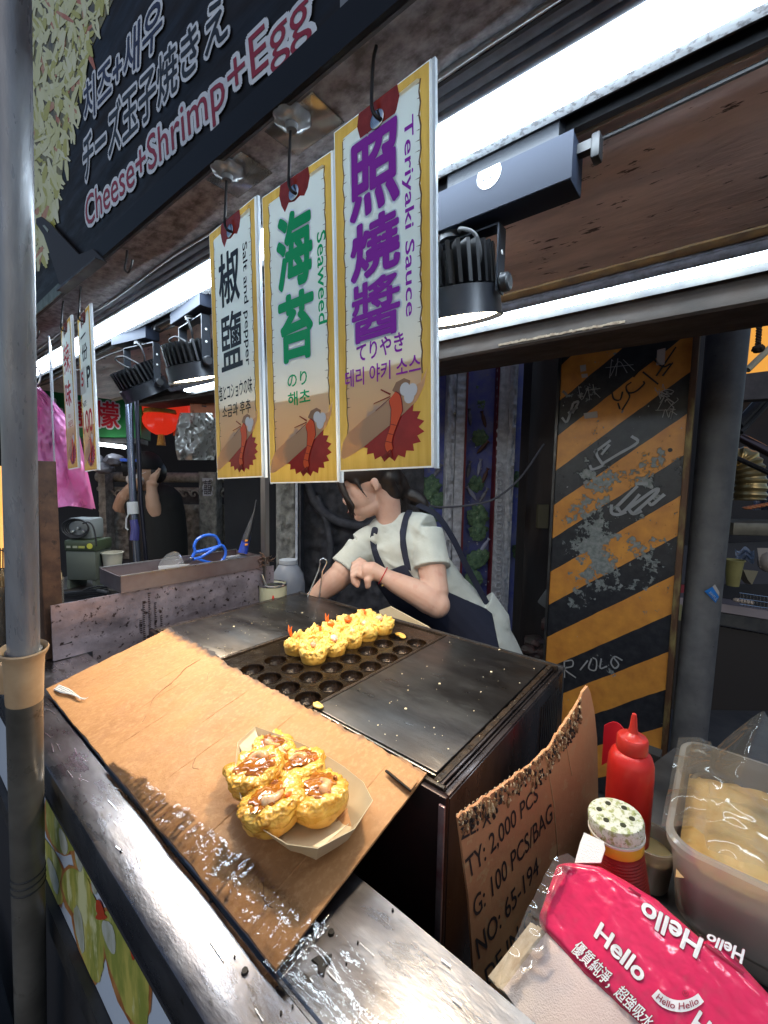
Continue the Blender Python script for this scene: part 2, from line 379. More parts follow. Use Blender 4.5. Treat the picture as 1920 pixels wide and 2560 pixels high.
g = G(); g.box((-2.25,1.1065,1.803),(.5,1.1085,1.8365)); g.done('added_light_shield', dsteel, cn)  # added strip that keeps the rear tube's light off the beam face
g = G(); g.tube([V((-2.8+3.3*k/60, .612+.004*math.sin(k*.7), 1.8345-.004*abs(math.sin(k*.35)))) for k in range(61)], .0030, 8); g.done('power_cable', black, cn)
g = G(); g.tube([V((-2.8+3.3*k/60, .415+.003*math.sin(k*.5), 1.8265-.003*abs(math.sin(k*.27)))) for k in range(61)], .0026, 8); g.done('power_cable', M('cable_pale', (.25,.26,.28), .5), cn)
# lit tubes are things of their own
def batten(x0, x1, y0, y1, z0, z1, mt, label, name='tube_light'):
    t = thing(name, label, 'tube light', ((x0+x1)/2, (y0+y1)/2, z0)); n = 10
    yc, zc, ry, rz_ = (y0+y1)/2, z1, (y1-y0)/2, z1-z0
    g = G(); g.loft([[V((x, yc+ry*math.cos(a), zc-rz_*math.sin(a)*.999)) for a in [math.pi*k/n for k in range(n+1)]] for x in (x0, x1)]); g.done('diffuser', mt, t)
    g = G(); g.box((x0-.002,y0-.002,z1+.0005),(x1+.002,y1+.002,z1+.018)); g.done('base_rail', white, t)
    for x in (x0, x1): g = G(); g.box((x-.009 if x == x0 else x+.0005,y0,z0+.002),(x-.0005 if x == x0 else x+.009,y1,z1)); g.done('end_cap', white, t)
    return t
batten(-2.6, .35, .468, .528, 1.812, 1.832, tubeM, 'very bright long cool white tube light behind the hanging menu signs')
batten(-2.2, .45, 1.066, 1.104, 1.812, 1.836, tubeM2, 'second long tube light in front of the brown beam, dusty housing above')
g = G(); g.tube([(-2.3,1.046,1.830),(.5,1.046,1.830)], .013, 16); g.box((-2.3,1.030,1.83),(.5,1.1275,1.845))
tag(g.done('light_housing', M('dusty_blue_grey', (.22,.23,.29), .6, 0, c2=(.13,.135,.16), sc_=50, bump=.4)), 'dusty grey round light housing with cobwebs above the second tube', 'light housing')
g = G(); random.seed(21)
for i in range(46):
    x = random.uniform(-.75, .05); p = V((x, random.uniform(1.02,1.06), 1.812)); pts = [p]
    for k in range(5): p = p + V((random.gauss(0,.004), random.gauss(0,.004), random.uniform(-.003,.001))); pts.append(p)
    g.tube(pts, .0005, 4)
tag(g.done('cobwebs', M('dust_thread', (.06,.06,.07), .9)), 'dark cobweb threads hanging from the second light housing', 'cobwebs', kind='stuff')

# ---- big signboard above the soffit
SB = .3325
sb = thing('signboard', 'large dark signboard above the counter reading Cheese+Shrimp+Egg in red on grey', 'signboard', (-1, .33, 1.83))
g = G(); g.box((-3.0,.3345,1.863),(.5,.352,2.75)); g.done('board', M('board_black', (.005,.006,.009), .5, c2=(.014,.010,.009), sc_=5, st=(1,1,5), rvar=.15, spec=.25), sb)
g = G(); g.box((-3.0,.3275,1.8265),(.6,.3332,1.866)); g.done('lower_frame', M('frame_dark_blue', (.008,.009,.013), .5, 0, spec=.25), sb)
Q = lambda x, y, l=0: on_y(x, y, .3342-l)
random.seed(9)
g = G(); g.poly([Q(-60,-200,.0004), Q(335,-200,.0004), Q(283,0,.0004), Q(215,150,.0004), Q(150,460,.0004), Q(95,668,.0004), Q(60,760,.0004), Q(-300,1150,.0004)])
g.done('picture', M('print_dark_food', (.05,.035,.02), .35, c2=(.3,.28,.1), sc_=16), sb, smooth=False)
shr = [M('print_cheese_a', (.80,.82,.55), .35, c2=(.66,.68,.30), sc_=9), M('print_cheese_b', (.70,.72,.34), .35, c2=(.82,.84,.62), sc_=12), M('print_crab_red', (.5,.13,.05), .35, c2=(.6,.35,.2), sc_=20), M('print_cheese_c', (.52,.52,.12), .35)]
g = G()
for i in range(980):
    v = random.random(); y = -60+700*v; xr = 290-175*v**.85; x = random.uniform(-10, xr-4); L_ = random.uniform(22, 60); a = random.gauss(1.5, .5); q = random.uniform(3.2, 7.5)
    if x+math.cos(a)*L_ > xr+4: continue
    k = random.random(); g.mi = 2 if k < .06 else (3 if k < .22 else (1 if k < .5 else 0)); l = .0006+i*.0000012
    dx, dy = math.cos(a), math.sin(a); c1 = (x+dx*L_*.5+dy*random.uniform(-4,4), y+dy*L_*.5)
    pts = [(x,y),c1,(x+dx*L_,y+dy*L_)]; up_ = []; dn = []
    for (px_, py_), ww in zip(pts, (.5,1,.4)): up_.append(Q(px_-dy*q*ww, py_+dx*q*ww, l)); dn.append(Q(px_+dy*q*ww, py_-dx*q*ww, l))
    g.poly([dn[0],dn[1],up_[1],up_[0]]); g.poly([dn[1],dn[2],up_[2],up_[1]])
g.done('printed_shreds', shr, sb, smooth=False)['kind'] = 'stuff'
halo = M('print_grey', (.82,.88,.95), .4, c2=(.66,.72,.82), sc_=30); pr_red = M('print_dull_red', (.32,.015,.04), .4); pr_navy = M('print_navy', (.012,.012,.05), .4); pr_blk = M('print_black', (.01,.01,.012), .4)
def line(txt, c, mt, off=.0, ho=.05, cap=True):
    ho *= 1.45
    mp = quad(*[Q(*p) for p in c], (0,-1,0))
    g = G(); g.glyphs(txt, mp, ho, lift=.0020, cap=cap); g.done('lettering_outline', halo, sb, smooth=False)
    g = G(); g.glyphs(txt, mp, off, lift=.0026, cap=cap); g.done('lettering', mt, sb, smooth=False)
K = .5787
k_ = lambda *p: [(a*K, b*K) for a, b in p]
line('Cheese+Shrimp+Egg', k_((378,985),(1352,120),(1330,-70),(372,862)), pr_red, .0, .062)
line('치즈+새우', k_((372,545),(702,185),(712,-30),(365,375)), pr_navy, .012, .06, cap=False)
line('チーズ玉子焼きえ', k_((368,800),(990,165),(985,-50),(362,590)), pr_blk, .012, .06, cap=False)
g = G(); g.poly([Q(850,-40,.001),Q(905,-40,.001),Q(845,60,.001),Q(850,20,.001)]); g.done('grey_patch', M('grey_sheet', (.2,.22,.25), .4), sb, smooth=False)
# bracket under the signboard at left
br = thing('steel_bracket', 'dark steel angle bracket with slotted arm under the signboard at left', 'bracket', (-1.5,.32,1.83))
g = G(); kk = .3165
def bp(x, y, l=0): return on_y(x*kk, 200+y*kk, .326-l)
pts = [bp(*p) for p in ((300,1100),(340,1085),(400,1130),(640,1385),(750,1340),(845,1435),(525,1680),(480,1600),(360,1230),(300,1140))]
g.prism(pts, (0,-.004,0)); g.done('plate', M('bracket_brown', (.035,.028,.028), .5, .4), br)
g = G(); g.prism([bp(*p) for p in ((525,1672),(842,1432),(848,1442),(530,1690))], (0,-.02,0)); g.done('lip', dsteel, br)
g = G(); g.prism([bp(*p,.0045) for p in ((338,1150),(352,1145),(385,1185),(378,1205))], (0,-.0006,0)); g.done('slot', M('slot_light', (.3,.36,.33), .5), br)
g = G(); g.prism([bp(*p) for p in ((275,1800),(470,1610),(525,1660),(275,1870))], (0,-.003,0)); tag(g.done('green_steel_plate', M('greenish_steel', (.2,.24,.2), .4, .5, c2=(.08,.1,.08), sc_=40)), 'small greenish shiny metal plate beneath the steel bracket', 'plate')
# ================================================================ HANGING MENU SIGNS, HOOKS
acr = film('clear_acrylic', (.96,.98,1), .05, .03)
woodp = M('print_yellow_wood', (.78,.50,.11), .22, c2=(.66,.39,.07), sc_=30, st=(3,1,.25), tl=.35)
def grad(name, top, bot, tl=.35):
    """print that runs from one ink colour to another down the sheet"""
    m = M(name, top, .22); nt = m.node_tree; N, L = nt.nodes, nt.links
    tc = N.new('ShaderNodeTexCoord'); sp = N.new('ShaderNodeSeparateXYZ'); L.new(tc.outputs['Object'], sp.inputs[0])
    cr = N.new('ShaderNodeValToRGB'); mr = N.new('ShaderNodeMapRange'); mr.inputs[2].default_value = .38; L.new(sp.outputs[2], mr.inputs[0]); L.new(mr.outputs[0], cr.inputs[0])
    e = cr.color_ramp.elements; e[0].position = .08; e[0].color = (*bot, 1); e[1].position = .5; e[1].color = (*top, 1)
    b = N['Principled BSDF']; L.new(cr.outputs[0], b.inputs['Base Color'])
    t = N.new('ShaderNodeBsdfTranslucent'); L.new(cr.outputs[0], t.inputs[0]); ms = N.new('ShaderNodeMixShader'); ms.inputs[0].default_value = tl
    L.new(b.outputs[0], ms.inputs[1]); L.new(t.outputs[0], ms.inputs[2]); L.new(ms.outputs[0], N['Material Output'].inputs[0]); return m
paperM = grad('parchment_painted_light', (.88,.93,.88), (.90,.66,.42), .45)  # cool lit top fading to warm bottom is painted into the sheet colour
curlM = grad('print_curl', (.92,.70,.48), (.80,.52,.30), .4); badgeM = M('print_badge_red', (.46,.022,.018), .2, c2=(.33,.014,.012), sc_=40)
sealM = M('print_seal', (.36,.035,.02), .25, c2=(.26,.02,.012), sc_=60); burnM = M('print_burnt_edge', (.13,.06,.02), .3)
ink = {'purple': M('ink_purple', (.33,.02,.50), .25), 'green': M('ink_green', (.0,.44,.15), .25), 'black': M('ink_black', (.012,.012,.012), .25), 'red': M('ink_red', (.55,.012,.02), .25), 'halo': M('ink_halo', (.86,.90,.98), .25, tl=.5)}
shrimpR = M('ink_shrimp', (.85,.10,.02), .25); shrimpD = M('ink_shrimp_dark', (.25,.012,.006), .25); wht = M('ink_white', (.8,.8,.8), .3)
ringM = M('shiny_ring', (.6,.62,.65), .2, 1); wireM = M('black_wire', (.015,.015,.016), .4, .3)
SW, SH = .127, .373
def sign(name, label, loc, rz, texts, small=0, gloss=0):
    t = thing(name, label, 'menu sign', loc, rz, 'menu signs hanging under the soffit')
    S = lambda u, v, l=0: V(((u-.5)*SW, -.0022-l, v*SH))
    pg = lambda pts, l, nm, mt, par=t: [(g := G()), g.poly([S(u, v, l) for u, v in pts]), g.done(nm, mt, par, smooth=False, world=False)][-1]
    g = G(); g.box((-SW/2,-.002,0),(SW/2,.004,SH)); g.done('board', M('acrylic_edge', (.9,.93,.95), .12, tl=.85), t, world=False)
    g = G(); g.box((-SW/2-.0012,-.0005,-.001),(-SW/2-.0001,.0025,SH+.001)); g.box((SW/2+.0001,-.0005,-.001),(SW/2+.0035,.0035,SH+.001)); g.done('edge_strip', M('bright_edge', (.75,.8,.85), .15, tl=.3), t, world=False)
    g = G()
    for u0, v0, u1, v1 in ((.012,.004,.985,.285),(.012,.285,.112,.996),(.905,.285,.985,.996),(.112,.962,.905,.996)): g.poly([S(u0,v0,.0002),S(u1,v0,.0002),S(u1,v1,.0002),S(u0,v1,.0002)])
    g.done('border', woodp, t, smooth=False, world=False)
    rnd = random.Random(len(label))
    # zigzag badge
    n = 20; pts = []
    for k in range(n*2):
        a = math.pi*k/n; rr = 1 if k % 2 else .84; pts.append((.58+.35*rr*math.cos(a), .108+.088*rr*math.sin(a)))
    pg(pts, .0004, 'badge', badgeM)
    # parchment with torn edges
    def edge(u, v0, v1, s, n=26):
        o = []
        for k in range(n+1):
            o.append((u + (rnd.uniform(.0,.012) if k % 2 else -.008*rnd.random())*s, v0+(v1-v0)*k/n))
        return o
    left = edge(.115, .105, .955, 1); right = edge(.90, .97, .245, -1); curve = [(.90,.225),(.86,.195),(.75,.17),(.6,.145),(.45,.115),(.3,.085),(.2,.07)]
    burn = [(u-.012, v) for u, v in left] + [(.12,.966),(.88,.98)] + [(u+.014, v) for u, v in right] + [(u+.01, v-.006) for u, v in curve]
    g = G()
    for A1, B1 in ((left, [(u-.012, v) for u, v in left]), (right, [(u+.014, v) for u, v in right])):
        for i in range(len(A1)-1): g.poly([S(*A1[i], .0005), S(*A1[i+1], .0005), S(*B1[i+1], .0005), S(*B1[i], .0005)])
    g.done('burnt_edge', burnM, t, smooth=False, world=False)['kind'] = 'stuff'
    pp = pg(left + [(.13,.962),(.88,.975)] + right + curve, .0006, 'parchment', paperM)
    g = G()
    for uu, vr in ((.115, (.14,.95)), (.9, (.3,.96))):
        v = vr[0]
        while v < vr[1]:
            v += rnd.uniform(.02,.05); du = rnd.uniform(.02,.05)*(1 if uu < .5 else -1); g.poly([S(uu, v-.0012, .0007), S(uu+du, v+.001, .0007), S(uu, v+.0016, .0007)])
    g.done('torn_nick', burnM, pp, smooth=False, world=False)['kind'] = 'stuff'
    pg([(a_, b_*.82) for a_, b_ in [(.02,.052),(.06,.045),(.14,.055),(.3,.083),(.5,.128),(.7,.172),(.86,.215),(.93,.26),(.955,.31),(.90,.272),(.75,.25),(.55,.222),(.3,.18),(.12,.14),(.05,.105)]], .0009, 'curl', curlM)
    # curl of torn paper behind the shrimp
    pg([(.62,.215),(.66,.235),(.74,.242),(.80,.232),(.78,.205),(.70,.195)], .0010, 'torn_flap', M('print_flap', (.36,.2,.11), .3))
    # plain printed shrimp
    g = G(); path = [(.62,.200),(.655,.182),(.665,.158),(.655,.135),(.62,.110),(.59,.088),(.575,.068),(.60,.050)]
    pb = bez([V((u, v, 0)) for u, v in path], 4); N_ = len(pb)
    def rib(scale, l, mt):
        g = G(); L_, R_ = [], []
        for i, p in enumerate(pb):
            tt = (pb[min(i+1, N_-1)]-pb[max(0, i-1)]).normalized(); ww = (.072*(math.sin(math.pi*min(1, (i+3)/(N_+6)))**.6))*scale*(1-.45*i/N_)
            L_.append(S(p.x-ww, p.y-ww*.35*abs(tt.x), l)); R_.append(S(p.x+ww, p.y+ww*.35*abs(tt.x), l))
        for i in range(N_-1): g.poly([L_[i], L_[i+1], R_[i+1], R_[i]])
        return g
    rib(1.12, .0012, 0).done('shrimp_outline', shrimpD, t, smooth=False, world=False)
    sr = rib(.96, .0013, 0).done('shrimp_print', shrimpR, t, smooth=False, world=False)
    g = G()
    for i in range(14, N_-3, 4):
        p = pb[i]; g.poly([S(p.x-.035, p.y+.002, .0015), S(p.x+.035, p.y-.004, .0015), S(p.x+.035, p.y-.0055, .0015), S(p.x-.035, p.y, .0015)])
    for du in (-.10, -.03): g.poly([S(.60, .055, .0015), S(.60+du, .035, .0015), S(.60+du+.05, .03, .0015)])
    for d_ in ((.60,.203,.50,.222),(.60,.198,.42,.186),(.60,.194,.44,.165)): g.poly([S(d_[0], d_[1], .0015), S(d_[2], d_[3], .0015), S(d_[2]+.006, d_[3]+.003, .0015), S(d_[0]+.01, d_[1]+.004, .0015)])
    g.done('shrimp_detail', shrimpD, sr, smooth=False, world=False)['kind'] = 'stuff'
    g = G()
    for cx, cy, r_ in ((.75,.212,.05),(.82,.206,.05),(.79,.190,.05)): g.poly([S(cx+r_*math.cos(a), cy+r_*.36*math.sin(a), .0014+cx*.0002) for a in [k*math.pi/7 for k in range(14)]])
    g.done('white_puff', wht, t, smooth=False, world=False)
    # seal and ring at the top
    sp = [(.30,.997),(.70,.997)] + [(.72,.965),(.69,.935),(.64,.917),(.58,.925),(.50,.918),(.42,.925),(.36,.902),(.31,.93),(.28,.965)]
    pg(sp, .0008, 'seal', sealM); c = S(.5, .945, .0012)
    g = G(); g.lathe([(.0085,0),(.009,.0008),(.0075,.0016),(.004,.0014)], c, (0,-1,0), 16); g.done('grommet', ringM, t, world=False)
    for tx in texts:
        txt, u0, v0, u1, v1, ic, bold, rot, hal = (list(tx)+[0,0,0,0])[:9]
        if rot: mp = lambda u, v, l=0: S(u0+v*(u1-u0), v1-u*(v1-v0), l)
        else: mp = lambda u, v, l=0: S(u0+u*(u1-u0), v0+v*(v1-v0), l)
        if hal: g = G(); g.glyphs(txt, mp, hal, lift=.0011); g.done('lettering_outline', ink['halo'], t, smooth=False, world=False)
        g = G(); g.glyphs(txt, mp, bold, lift=.0014); g.done('lettering', ink[ic], t, smooth=False, world=False)
    return t
def hang(x, y, top, ringz, big=True):
    """black wire S-hook from the soffit down through the ring"""
    g = G(); p = bez([(x-.004,y-.002,top),(x-.006,y-.004,top-.014),(x-.004,y-.008,ringz+.022),(x,y-.011,ringz+.004),(x+.005,y-.007,ringz-.004),(x+.008,y+.006,ringz+.002),(x+.007,y+.010,ringz+.02)], 6)
    g.tube(p, .0019, 8); return g
Z0, ZS = .0, 1.8305
data = [
 ('teriyaki_sign', 'tall teriyaki sauce menu sign with purple characters, nearest and rightmost of the hanging signs', (850,1174,1090,1174,.352,R(0)),
  [('照',.20,.715,.70,.915,'purple',.03,0,.06),('燒',.20,.545,.70,.695,'purple',.03,0,.06),('醬',.20,.37,.70,.53,'purple',.02,0,.055),('Teriyaki Sauce',.74,.40,.85,.895,'purple',.012,1),('てりやき',.24,.315,.74,.365,'purple',.02),('테리 야키 소스',.10,.248,.90,.298,'purple',.015)]),
 ('seaweed_sign', 'seaweed menu sign with green characters between the two other large signs', (677,1206,852,1208,.355,R(2)),
  [('海',.24,.655,.72,.885,'green',.035,0,.06),('苔',.24,.415,.72,.625,'green',.035,0,.06),('Seaweed',.80,.50,.91,.78,'green',.012,1),('のり',.34,.325,.62,.37,'green',.015),('해초',.34,.262,.66,.308,'green',.018)]),
 ('salt_pepper_sign', 'salt and pepper menu sign with black characters, leftmost of the three large signs', (543,1195,664,1195,.355,R(-2)),
  [('椒',.22,.68,.66,.88,'black',.02),('鹽',.22,.43,.68,.645,'black',.012),('Salt and pepper',.72,.42,.84,.865,'black',.01,1),('塩とコショウの味',.13,.315,.86,.375,'black',.012),('소금과 후추',.20,.245,.82,.295,'black',.012)]),
 ('price_sign', 'narrow price sign reading 5P NT:100 in red and black, far left row', (209,1177,252,1176,.352,R(-5)),
  [('份',.30,.70,.72,.80,'black',.02),('P',.60,.525,.86,.645,'black',.03),('NT:',.16,.415,.5,.45,'black',.012),('100',.12,.245,.86,.385,'red',.02)]),
 ('spicy_sign', 'narrow spicy flavour sign with red characters hanging beside the price sign', (167,1171,203,1172,.352,R(-5)),
  [('辣',.22,.66,.76,.86,'red',.02),('味',.22,.43,.76,.60,'red',.025),('Spicy',.78,.62,.9,.80,'red',.01,1),('辛い',.4,.345,.66,.38,'red',.01),('매운맛',.36,.285,.8,.33,'red',.01)])]
for nm, lb, (ax, ay, bx, by, Y, rz), tx in data:
    b = (on_y(ax, ay, Y)+on_y(bx, by, Y))/2
    t = sign(nm, lb, b, rz, tx); t.rotation_euler.y = R(-2.3)
    if nm == 'price_sign':
        g = G(); g.box((-.036,-.0052,.755*SH),(.036,-.0036,.782*SH)); 
        g = G(); g.poly([V((-.03,-.0042,.842*SH)),V((.022,-.0042,.85*SH)),V((.024,-.0042,.86*SH)),V((-.028,-.0042,.855*SH))]); g.done('lettering', ink['black'], t, smooth=False, world=False)
        g = G(); g.box((-.052,-.0046,.50*SH),(-.006,-.0040,.66*SH)); g.done('number_patch', M('patch_white', (.62,.64,.62), .5), t, world=False)
        g = G(); g.glyphs('5', lambda u, v, l: V((-.040+u*.022, -.0048-l, (.55+v*.085)*SH)), .03); g.done('lettering', ink['red'], t, smooth=False, world=False)
    rx, rzv = b.x - .945*SH*math.sin(R(2.3)), b.z + .945*SH
    lab = {'teriyaki_sign': 'nearest and longest black wire hook, holding the teriyaki sign', 'seaweed_sign': 'black wire hook holding the seaweed sign below a flower shaped cup', 'salt_pepper_sign': 'black wire hook holding the salt and pepper sign', 'price_sign': 'black wire hook holding the narrow price sign', 'spicy_sign': 'black wire hook holding the narrow spicy sign'}[nm]
    g = hang(rx, Y, ZS, rzv); tag(g.done('wire_hook', wireM), lab, 'hook', 'wire hooks under the soffit')
    if nm in ('seaweed_sign', 'salt_pepper_sign'):
        f = thing('suction_hook_pad', {'seaweed_sign': 'flower shaped clear pad on the soffit over the seaweed sign', 'salt_pepper_sign': 'flower shaped clear pad with peeling tape over the salt and pepper sign'}[nm], 'hook pad', (rx-.004, Y-.004, ZS), 0, 'flower hook pads')
        g = G(); g.lathe([(.003,-.010),(.010,-.009),(.019,-.006),(.0225,-.002),(.0225,-.0003)], (rx-.004,Y-.004,ZS), (0,0,1), 48, fn=lambda th, h: 1+.09*abs(math.sin(4*th))); g.done('petals', M('clear_pad', (.42,.46,.5), .18, .2, c2=(.26,.28,.31), sc_=60), f)
        g = G(); g.lathe([(.0065,-.016),(.008,-.010)], (rx-.004,Y-.004,ZS), (0,0,1), 16); g.done('knob', M('knob_grey', (.2,.21,.23), .3), f)
        g = G(); g.box((rx-.048,Y-.012,ZS-.0022),(rx+.042,Y+.040,ZS-.0006), bev=.0007); g.done('tape_square', film('tape_film', (.9,.92,.95), .12, .15, haze=.12, hc=(.6,.65,.7)), f)
# empty hooks
def jhook(px, py, Y, sc2, label):
    p = on_y(px, py, Y); g = G(); x, y = p.x, p.y; z = ZS
    g.tube(bez([(x,y,z),(x-.001,y-.002,z-.018*sc2),(x+.002,y-.006,z-.034*sc2),(x+.011*sc2,y-.004,z-.042*sc2),(x+.020*sc2,y-.002,z-.034*sc2),(x+.022*sc2,y,z-.022*sc2)], 6), .0019, 8)
    tag(g.done('wire_hook', wireM), label, 'hook', 'wire hooks under the soffit')
jhook(318, 632, .352, 1.1, 'empty black wire hook between the bracket and the salt and pepper sign')
jhook(92, 812, .352, 1.1, 'empty black wire hook beside the edge-on sign next to the grey pole')
b = on_y(139, 1180, .36); t = thing('edge_on_sign', 'thin hanging sign seen edge-on beside the grey pole, over the pink bag', 'menu sign', b, R(-15), 'menu signs hanging under the soffit')
g = G(); g.box((-.06,-.0015,0),(.06,.0015,.372)); g.done('board', M('edge_sign_grey', (.3,.32,.36), .3), t, world=False)
g = G(); g.box((-.0605,-.0022,.002),(-.0601,.0022,.37)); g.done('edge_strip', M('bright_edge'), t, world=False)
# ================================================================ TRACK AND SPOTLIGHTS
tr = thing('light_track', 'black lighting rail running along the brown ceiling board', 'light track', (-1,.565,1.84))
g = G(); g.box((-2.9,.5495,1.832),(.6,.5545,1.855)).box((-2.9,.578,1.832),(.6,.5885,1.855)).box((-2.9,.5545,1.849),(.6,.578,1.855)); g.done('rail', black, tr)
finM = M('fin_black', (.014,.015,.018), .4, .4); boxM = M('driver_box', (.011,.015,.027), .6, 0, spec=.22)
stick = M('sticker_white', (.72,.74,.72), .5)
def lamp(label, x, y, z, L_=.18, tilt=(0,0), rz=0, lit=20, nm='track_spotlight', armz=.14, boxh=.055, head=(0,0), aim=(-12,0), spread=120):
    """x,y,z: centre of the driver box underside; the head hangs below it in a U bracket"""
    t = thing(nm, label, 'spotlight', (x, y, z), rz, 'black track spotlights')
    g = G(); g.box((-L_/2,-.022,0),(L_/2,.022,boxh), bev=.0015); g.done('driver_box', boxM, t, world=False)
    g = G(); g.box((-L_/2-.001,-.0235,.001),(L_/2+.001,-.0225,boxh-.001)); g.done('box_cover', boxM, t, world=False)
    g = G(); g.box((L_/2+.0005,-.006,boxh*.66),(L_/2+.016,.006,boxh*.86)).box((L_/2+.0162,-.009,boxh*.42),(L_/2+.026,.009,boxh*.92), bev=.002); g.done('rail_clip', black, t, world=False)
    g = G(); g.box((-L_/2+.01,-.012,boxh),(L_/2-.02,.012,1.849-z-.001)); g.done('rail_adapter', blackp, t, world=False)
    hx_, hw = head[0], .077; zt = -.010
    g = G(); g.lathe([(.020,0),(.020,-.009)], (hx_,0,0), seg=24); g.done('swivel', blackp, t, world=False)
    br_ = G(); br_.box((hx_-hw,-.011,zt-.0025),(hx_+hw,.011,zt-.0002)).box((hx_-hw-.0005,-.011,zt-armz),(hx_-hw+.0018,.011,zt-.0027)).box((hx_+hw-.0018,-.011,zt-armz),(hx_+hw+.0005,.011,zt-.0027)); b = br_.done('bracket', M('bracket_black', (.03,.035,.045), .35, .5), t, world=False)
    for s in (-1, 1):
        for k in range(2): g = G(); g.lathe([(.003,0),(.003,.0006)], (hx_+s*(hw+.0006),0,zt-.035-.03*k), (s,0,0), 10); g.done('slot_hole', stick, b, world=False)
        g = G(); g.lathe([(.009,0),(.0115,.002),(.0115,.011),(.009,.013)], (hx_+s*(hw+.001),0,zt-armz+.012), (s,0,0), 20, fn=lambda th, h: 1+.05*math.cos(th*20)); g.done('side_knob', blackp, b, world=False)
    Mt = Matrix.Translation((hx_,0,zt-armz+.012)) @ Matrix.Scale(1.25,4) @ Matrix.Rotation(tilt[0],4,'X') @ Matrix.Rotation(tilt[1],4,'Y')
    g = G(); g.lathe([(.0475,.004),(.056,.002),(.0575,-.026),(.0585,-.028),(.0562,-.028),(.053,-.020)], seg=40, cap=False); g.lathe([(.0475,.0035),(.0475,.004)], seg=40); h = g.done('lamp_head', M('lamp_head_black', (.014,.016,.022), .36, .3), t, world=False); h.matrix_local = Mt
    g = G()
    for k in range(30):
        a = k*math.pi/15; m_ = Matrix.Rotation(a,4,'Z'); g.box((.034,-.0021,.0045),(.053,.0021,.046), m_)
    g.lathe([(.036,.0045),(.036,.041)], seg=24); q = g.done('cooling_fins', finM, h, world=False)
    g = G(); g.lathe([(.0528,-.0215),(.0528,-.0235)], seg=40); g.done('lens', warmM if lit else M('lens_off', (.2,.2,.2)), h, world=False)
    cu = G(); cu.tube(bez([(hx_+.012,-.002,0),(hx_+.03,-.03,-.012),(hx_+.055,-.034,-.03),(hx_+.058,-.026,-.06),(hx_+.03,-.018,-.075),(hx_-.01,-.02,-.06),(hx_-.045,-.03,-.045),(hx_-.085,-.032,-.048),(hx_-.05,-.022,-.072),(hx_,-.008,zt-armz+.055)], 6), .0026, 8); cu.done('cable', M('cable_black', (.012,.013,.016), .6), t, world=False)
    if lit:
        ld = bpy.data.lights.new('spot_beam', 'SPOT'); ld.energy = lit; ld.color = (1,.80,.54); ld.spot_size = R(spread); ld.spot_blend = 1; ld.shadow_soft_size = .035
        lo = bpy.data.objects.new('spot_beam', ld); col.objects.link(lo); lo.parent = h; lo.location = (0,0,-.03); lo.rotation_euler = (R(aim[0]), R(aim[1]), 0)
    return t
l3 = lamp('nearest black spotlight with a long driver box and white round sticker right of the signs', -.262, .567, 1.752, .185, (R(14), R(0)), 0, 17, armz=.088, head=(-.078,0), aim=(-16,22))
g = G(); g.lathe([(.017,0),(.017,.0004)], (-.012,-.0238,.046), (0,-1,0), 24); 
bmesh.ops.bisect_plane(g.bm, geom=g.bm.verts[:]+g.bm.edges[:]+g.bm.faces[:], plane_co=(0,0,.0545), plane_no=(0,0,1), clear_outer=True); sk = g.done('sticker', stick, l3, world=False)
g = G(); g.glyphs('應設無效', lambda u, v, l: V((-.022+u*.02, -.0245, .039+v*.004)), .01); g.glyphs('年', lambda u, v, l: V((-.006+u*.004, -.0245, .047+v*.004)), .01); g.done('lettering', ink['black'], sk, smooth=False, world=False)
lamp('middle black spotlight half hidden behind the salt and pepper sign', -1.11, .567, 1.80, .20, (R(16), R(0)), R(-6), 34, armz=.125, head=(.0,0), aim=(-22,-30), spread=84)
lamp('farthest black spotlight with its head tilted and cable looping out at left', -1.48, .567, 1.80, .18, (R(30), R(-6)), R(10), 7, armz=.13, head=(.03,0))
# ================================================================ GRIDDLE, CARDBOARD, FOOD
gr = thing('griddle', 'gas griddle with two flat steel plates and a dark mould of round cups between them', 'griddle', (-.69,.7,.55))
plateM = M('griddle_plate', (.115,.11,.108), .34, .9, c2=(.05,.045,.045), sc_=5, lo=.35, hi=.65, bump=.12, bsc=70, st=(1,3,1), c3=(.24,.235,.225), sc3=7, lo3=.60, hi3=.85, rvar=.1)
gunk = M('burnt_oil', (.018,.013,.010), .38, .2, c2=(.05,.032,.02), sc_=60, bump=.9, bsc=220, c3=(.22,.13,.07), sc3=110, lo3=.7, hi3=.74, rvar=.2)
mould = M('seasoned_iron', (.055,.038,.022), .22, .75, c2=(.03,.02,.013), sc_=30, bump=.35, bsc=160, rvar=.1)
cupM = M('cup_oily_black', (.012,.008,.005), .12, .5, c2=(.035,.018,.008), sc_=70, bump=.8, bsc=240, rvar=.06)
bodyM = M('griddle_body', (.13,.11,.11), .28, .85, c2=(.035,.025,.025), sc_=8, st=(1,1,.4), rvar=.12)
for x0, x1, nm in ((-1.098,-.836,'left'), (-.531,-.283,'right')):
    g = G(); g.box((x0,.4735,.992),(x1,.918,1.0), bev=.0015); g.done('flat_plate', plateM, gr)
    g = G(); g.box((x0,.4695,.988),(x1,.473,.9975), bev=.0008); g.done('bright_edge', M('edge_steel', (.6,.58,.52), .3, 1, c2=(.3,.27,.2), sc_=40), gr)
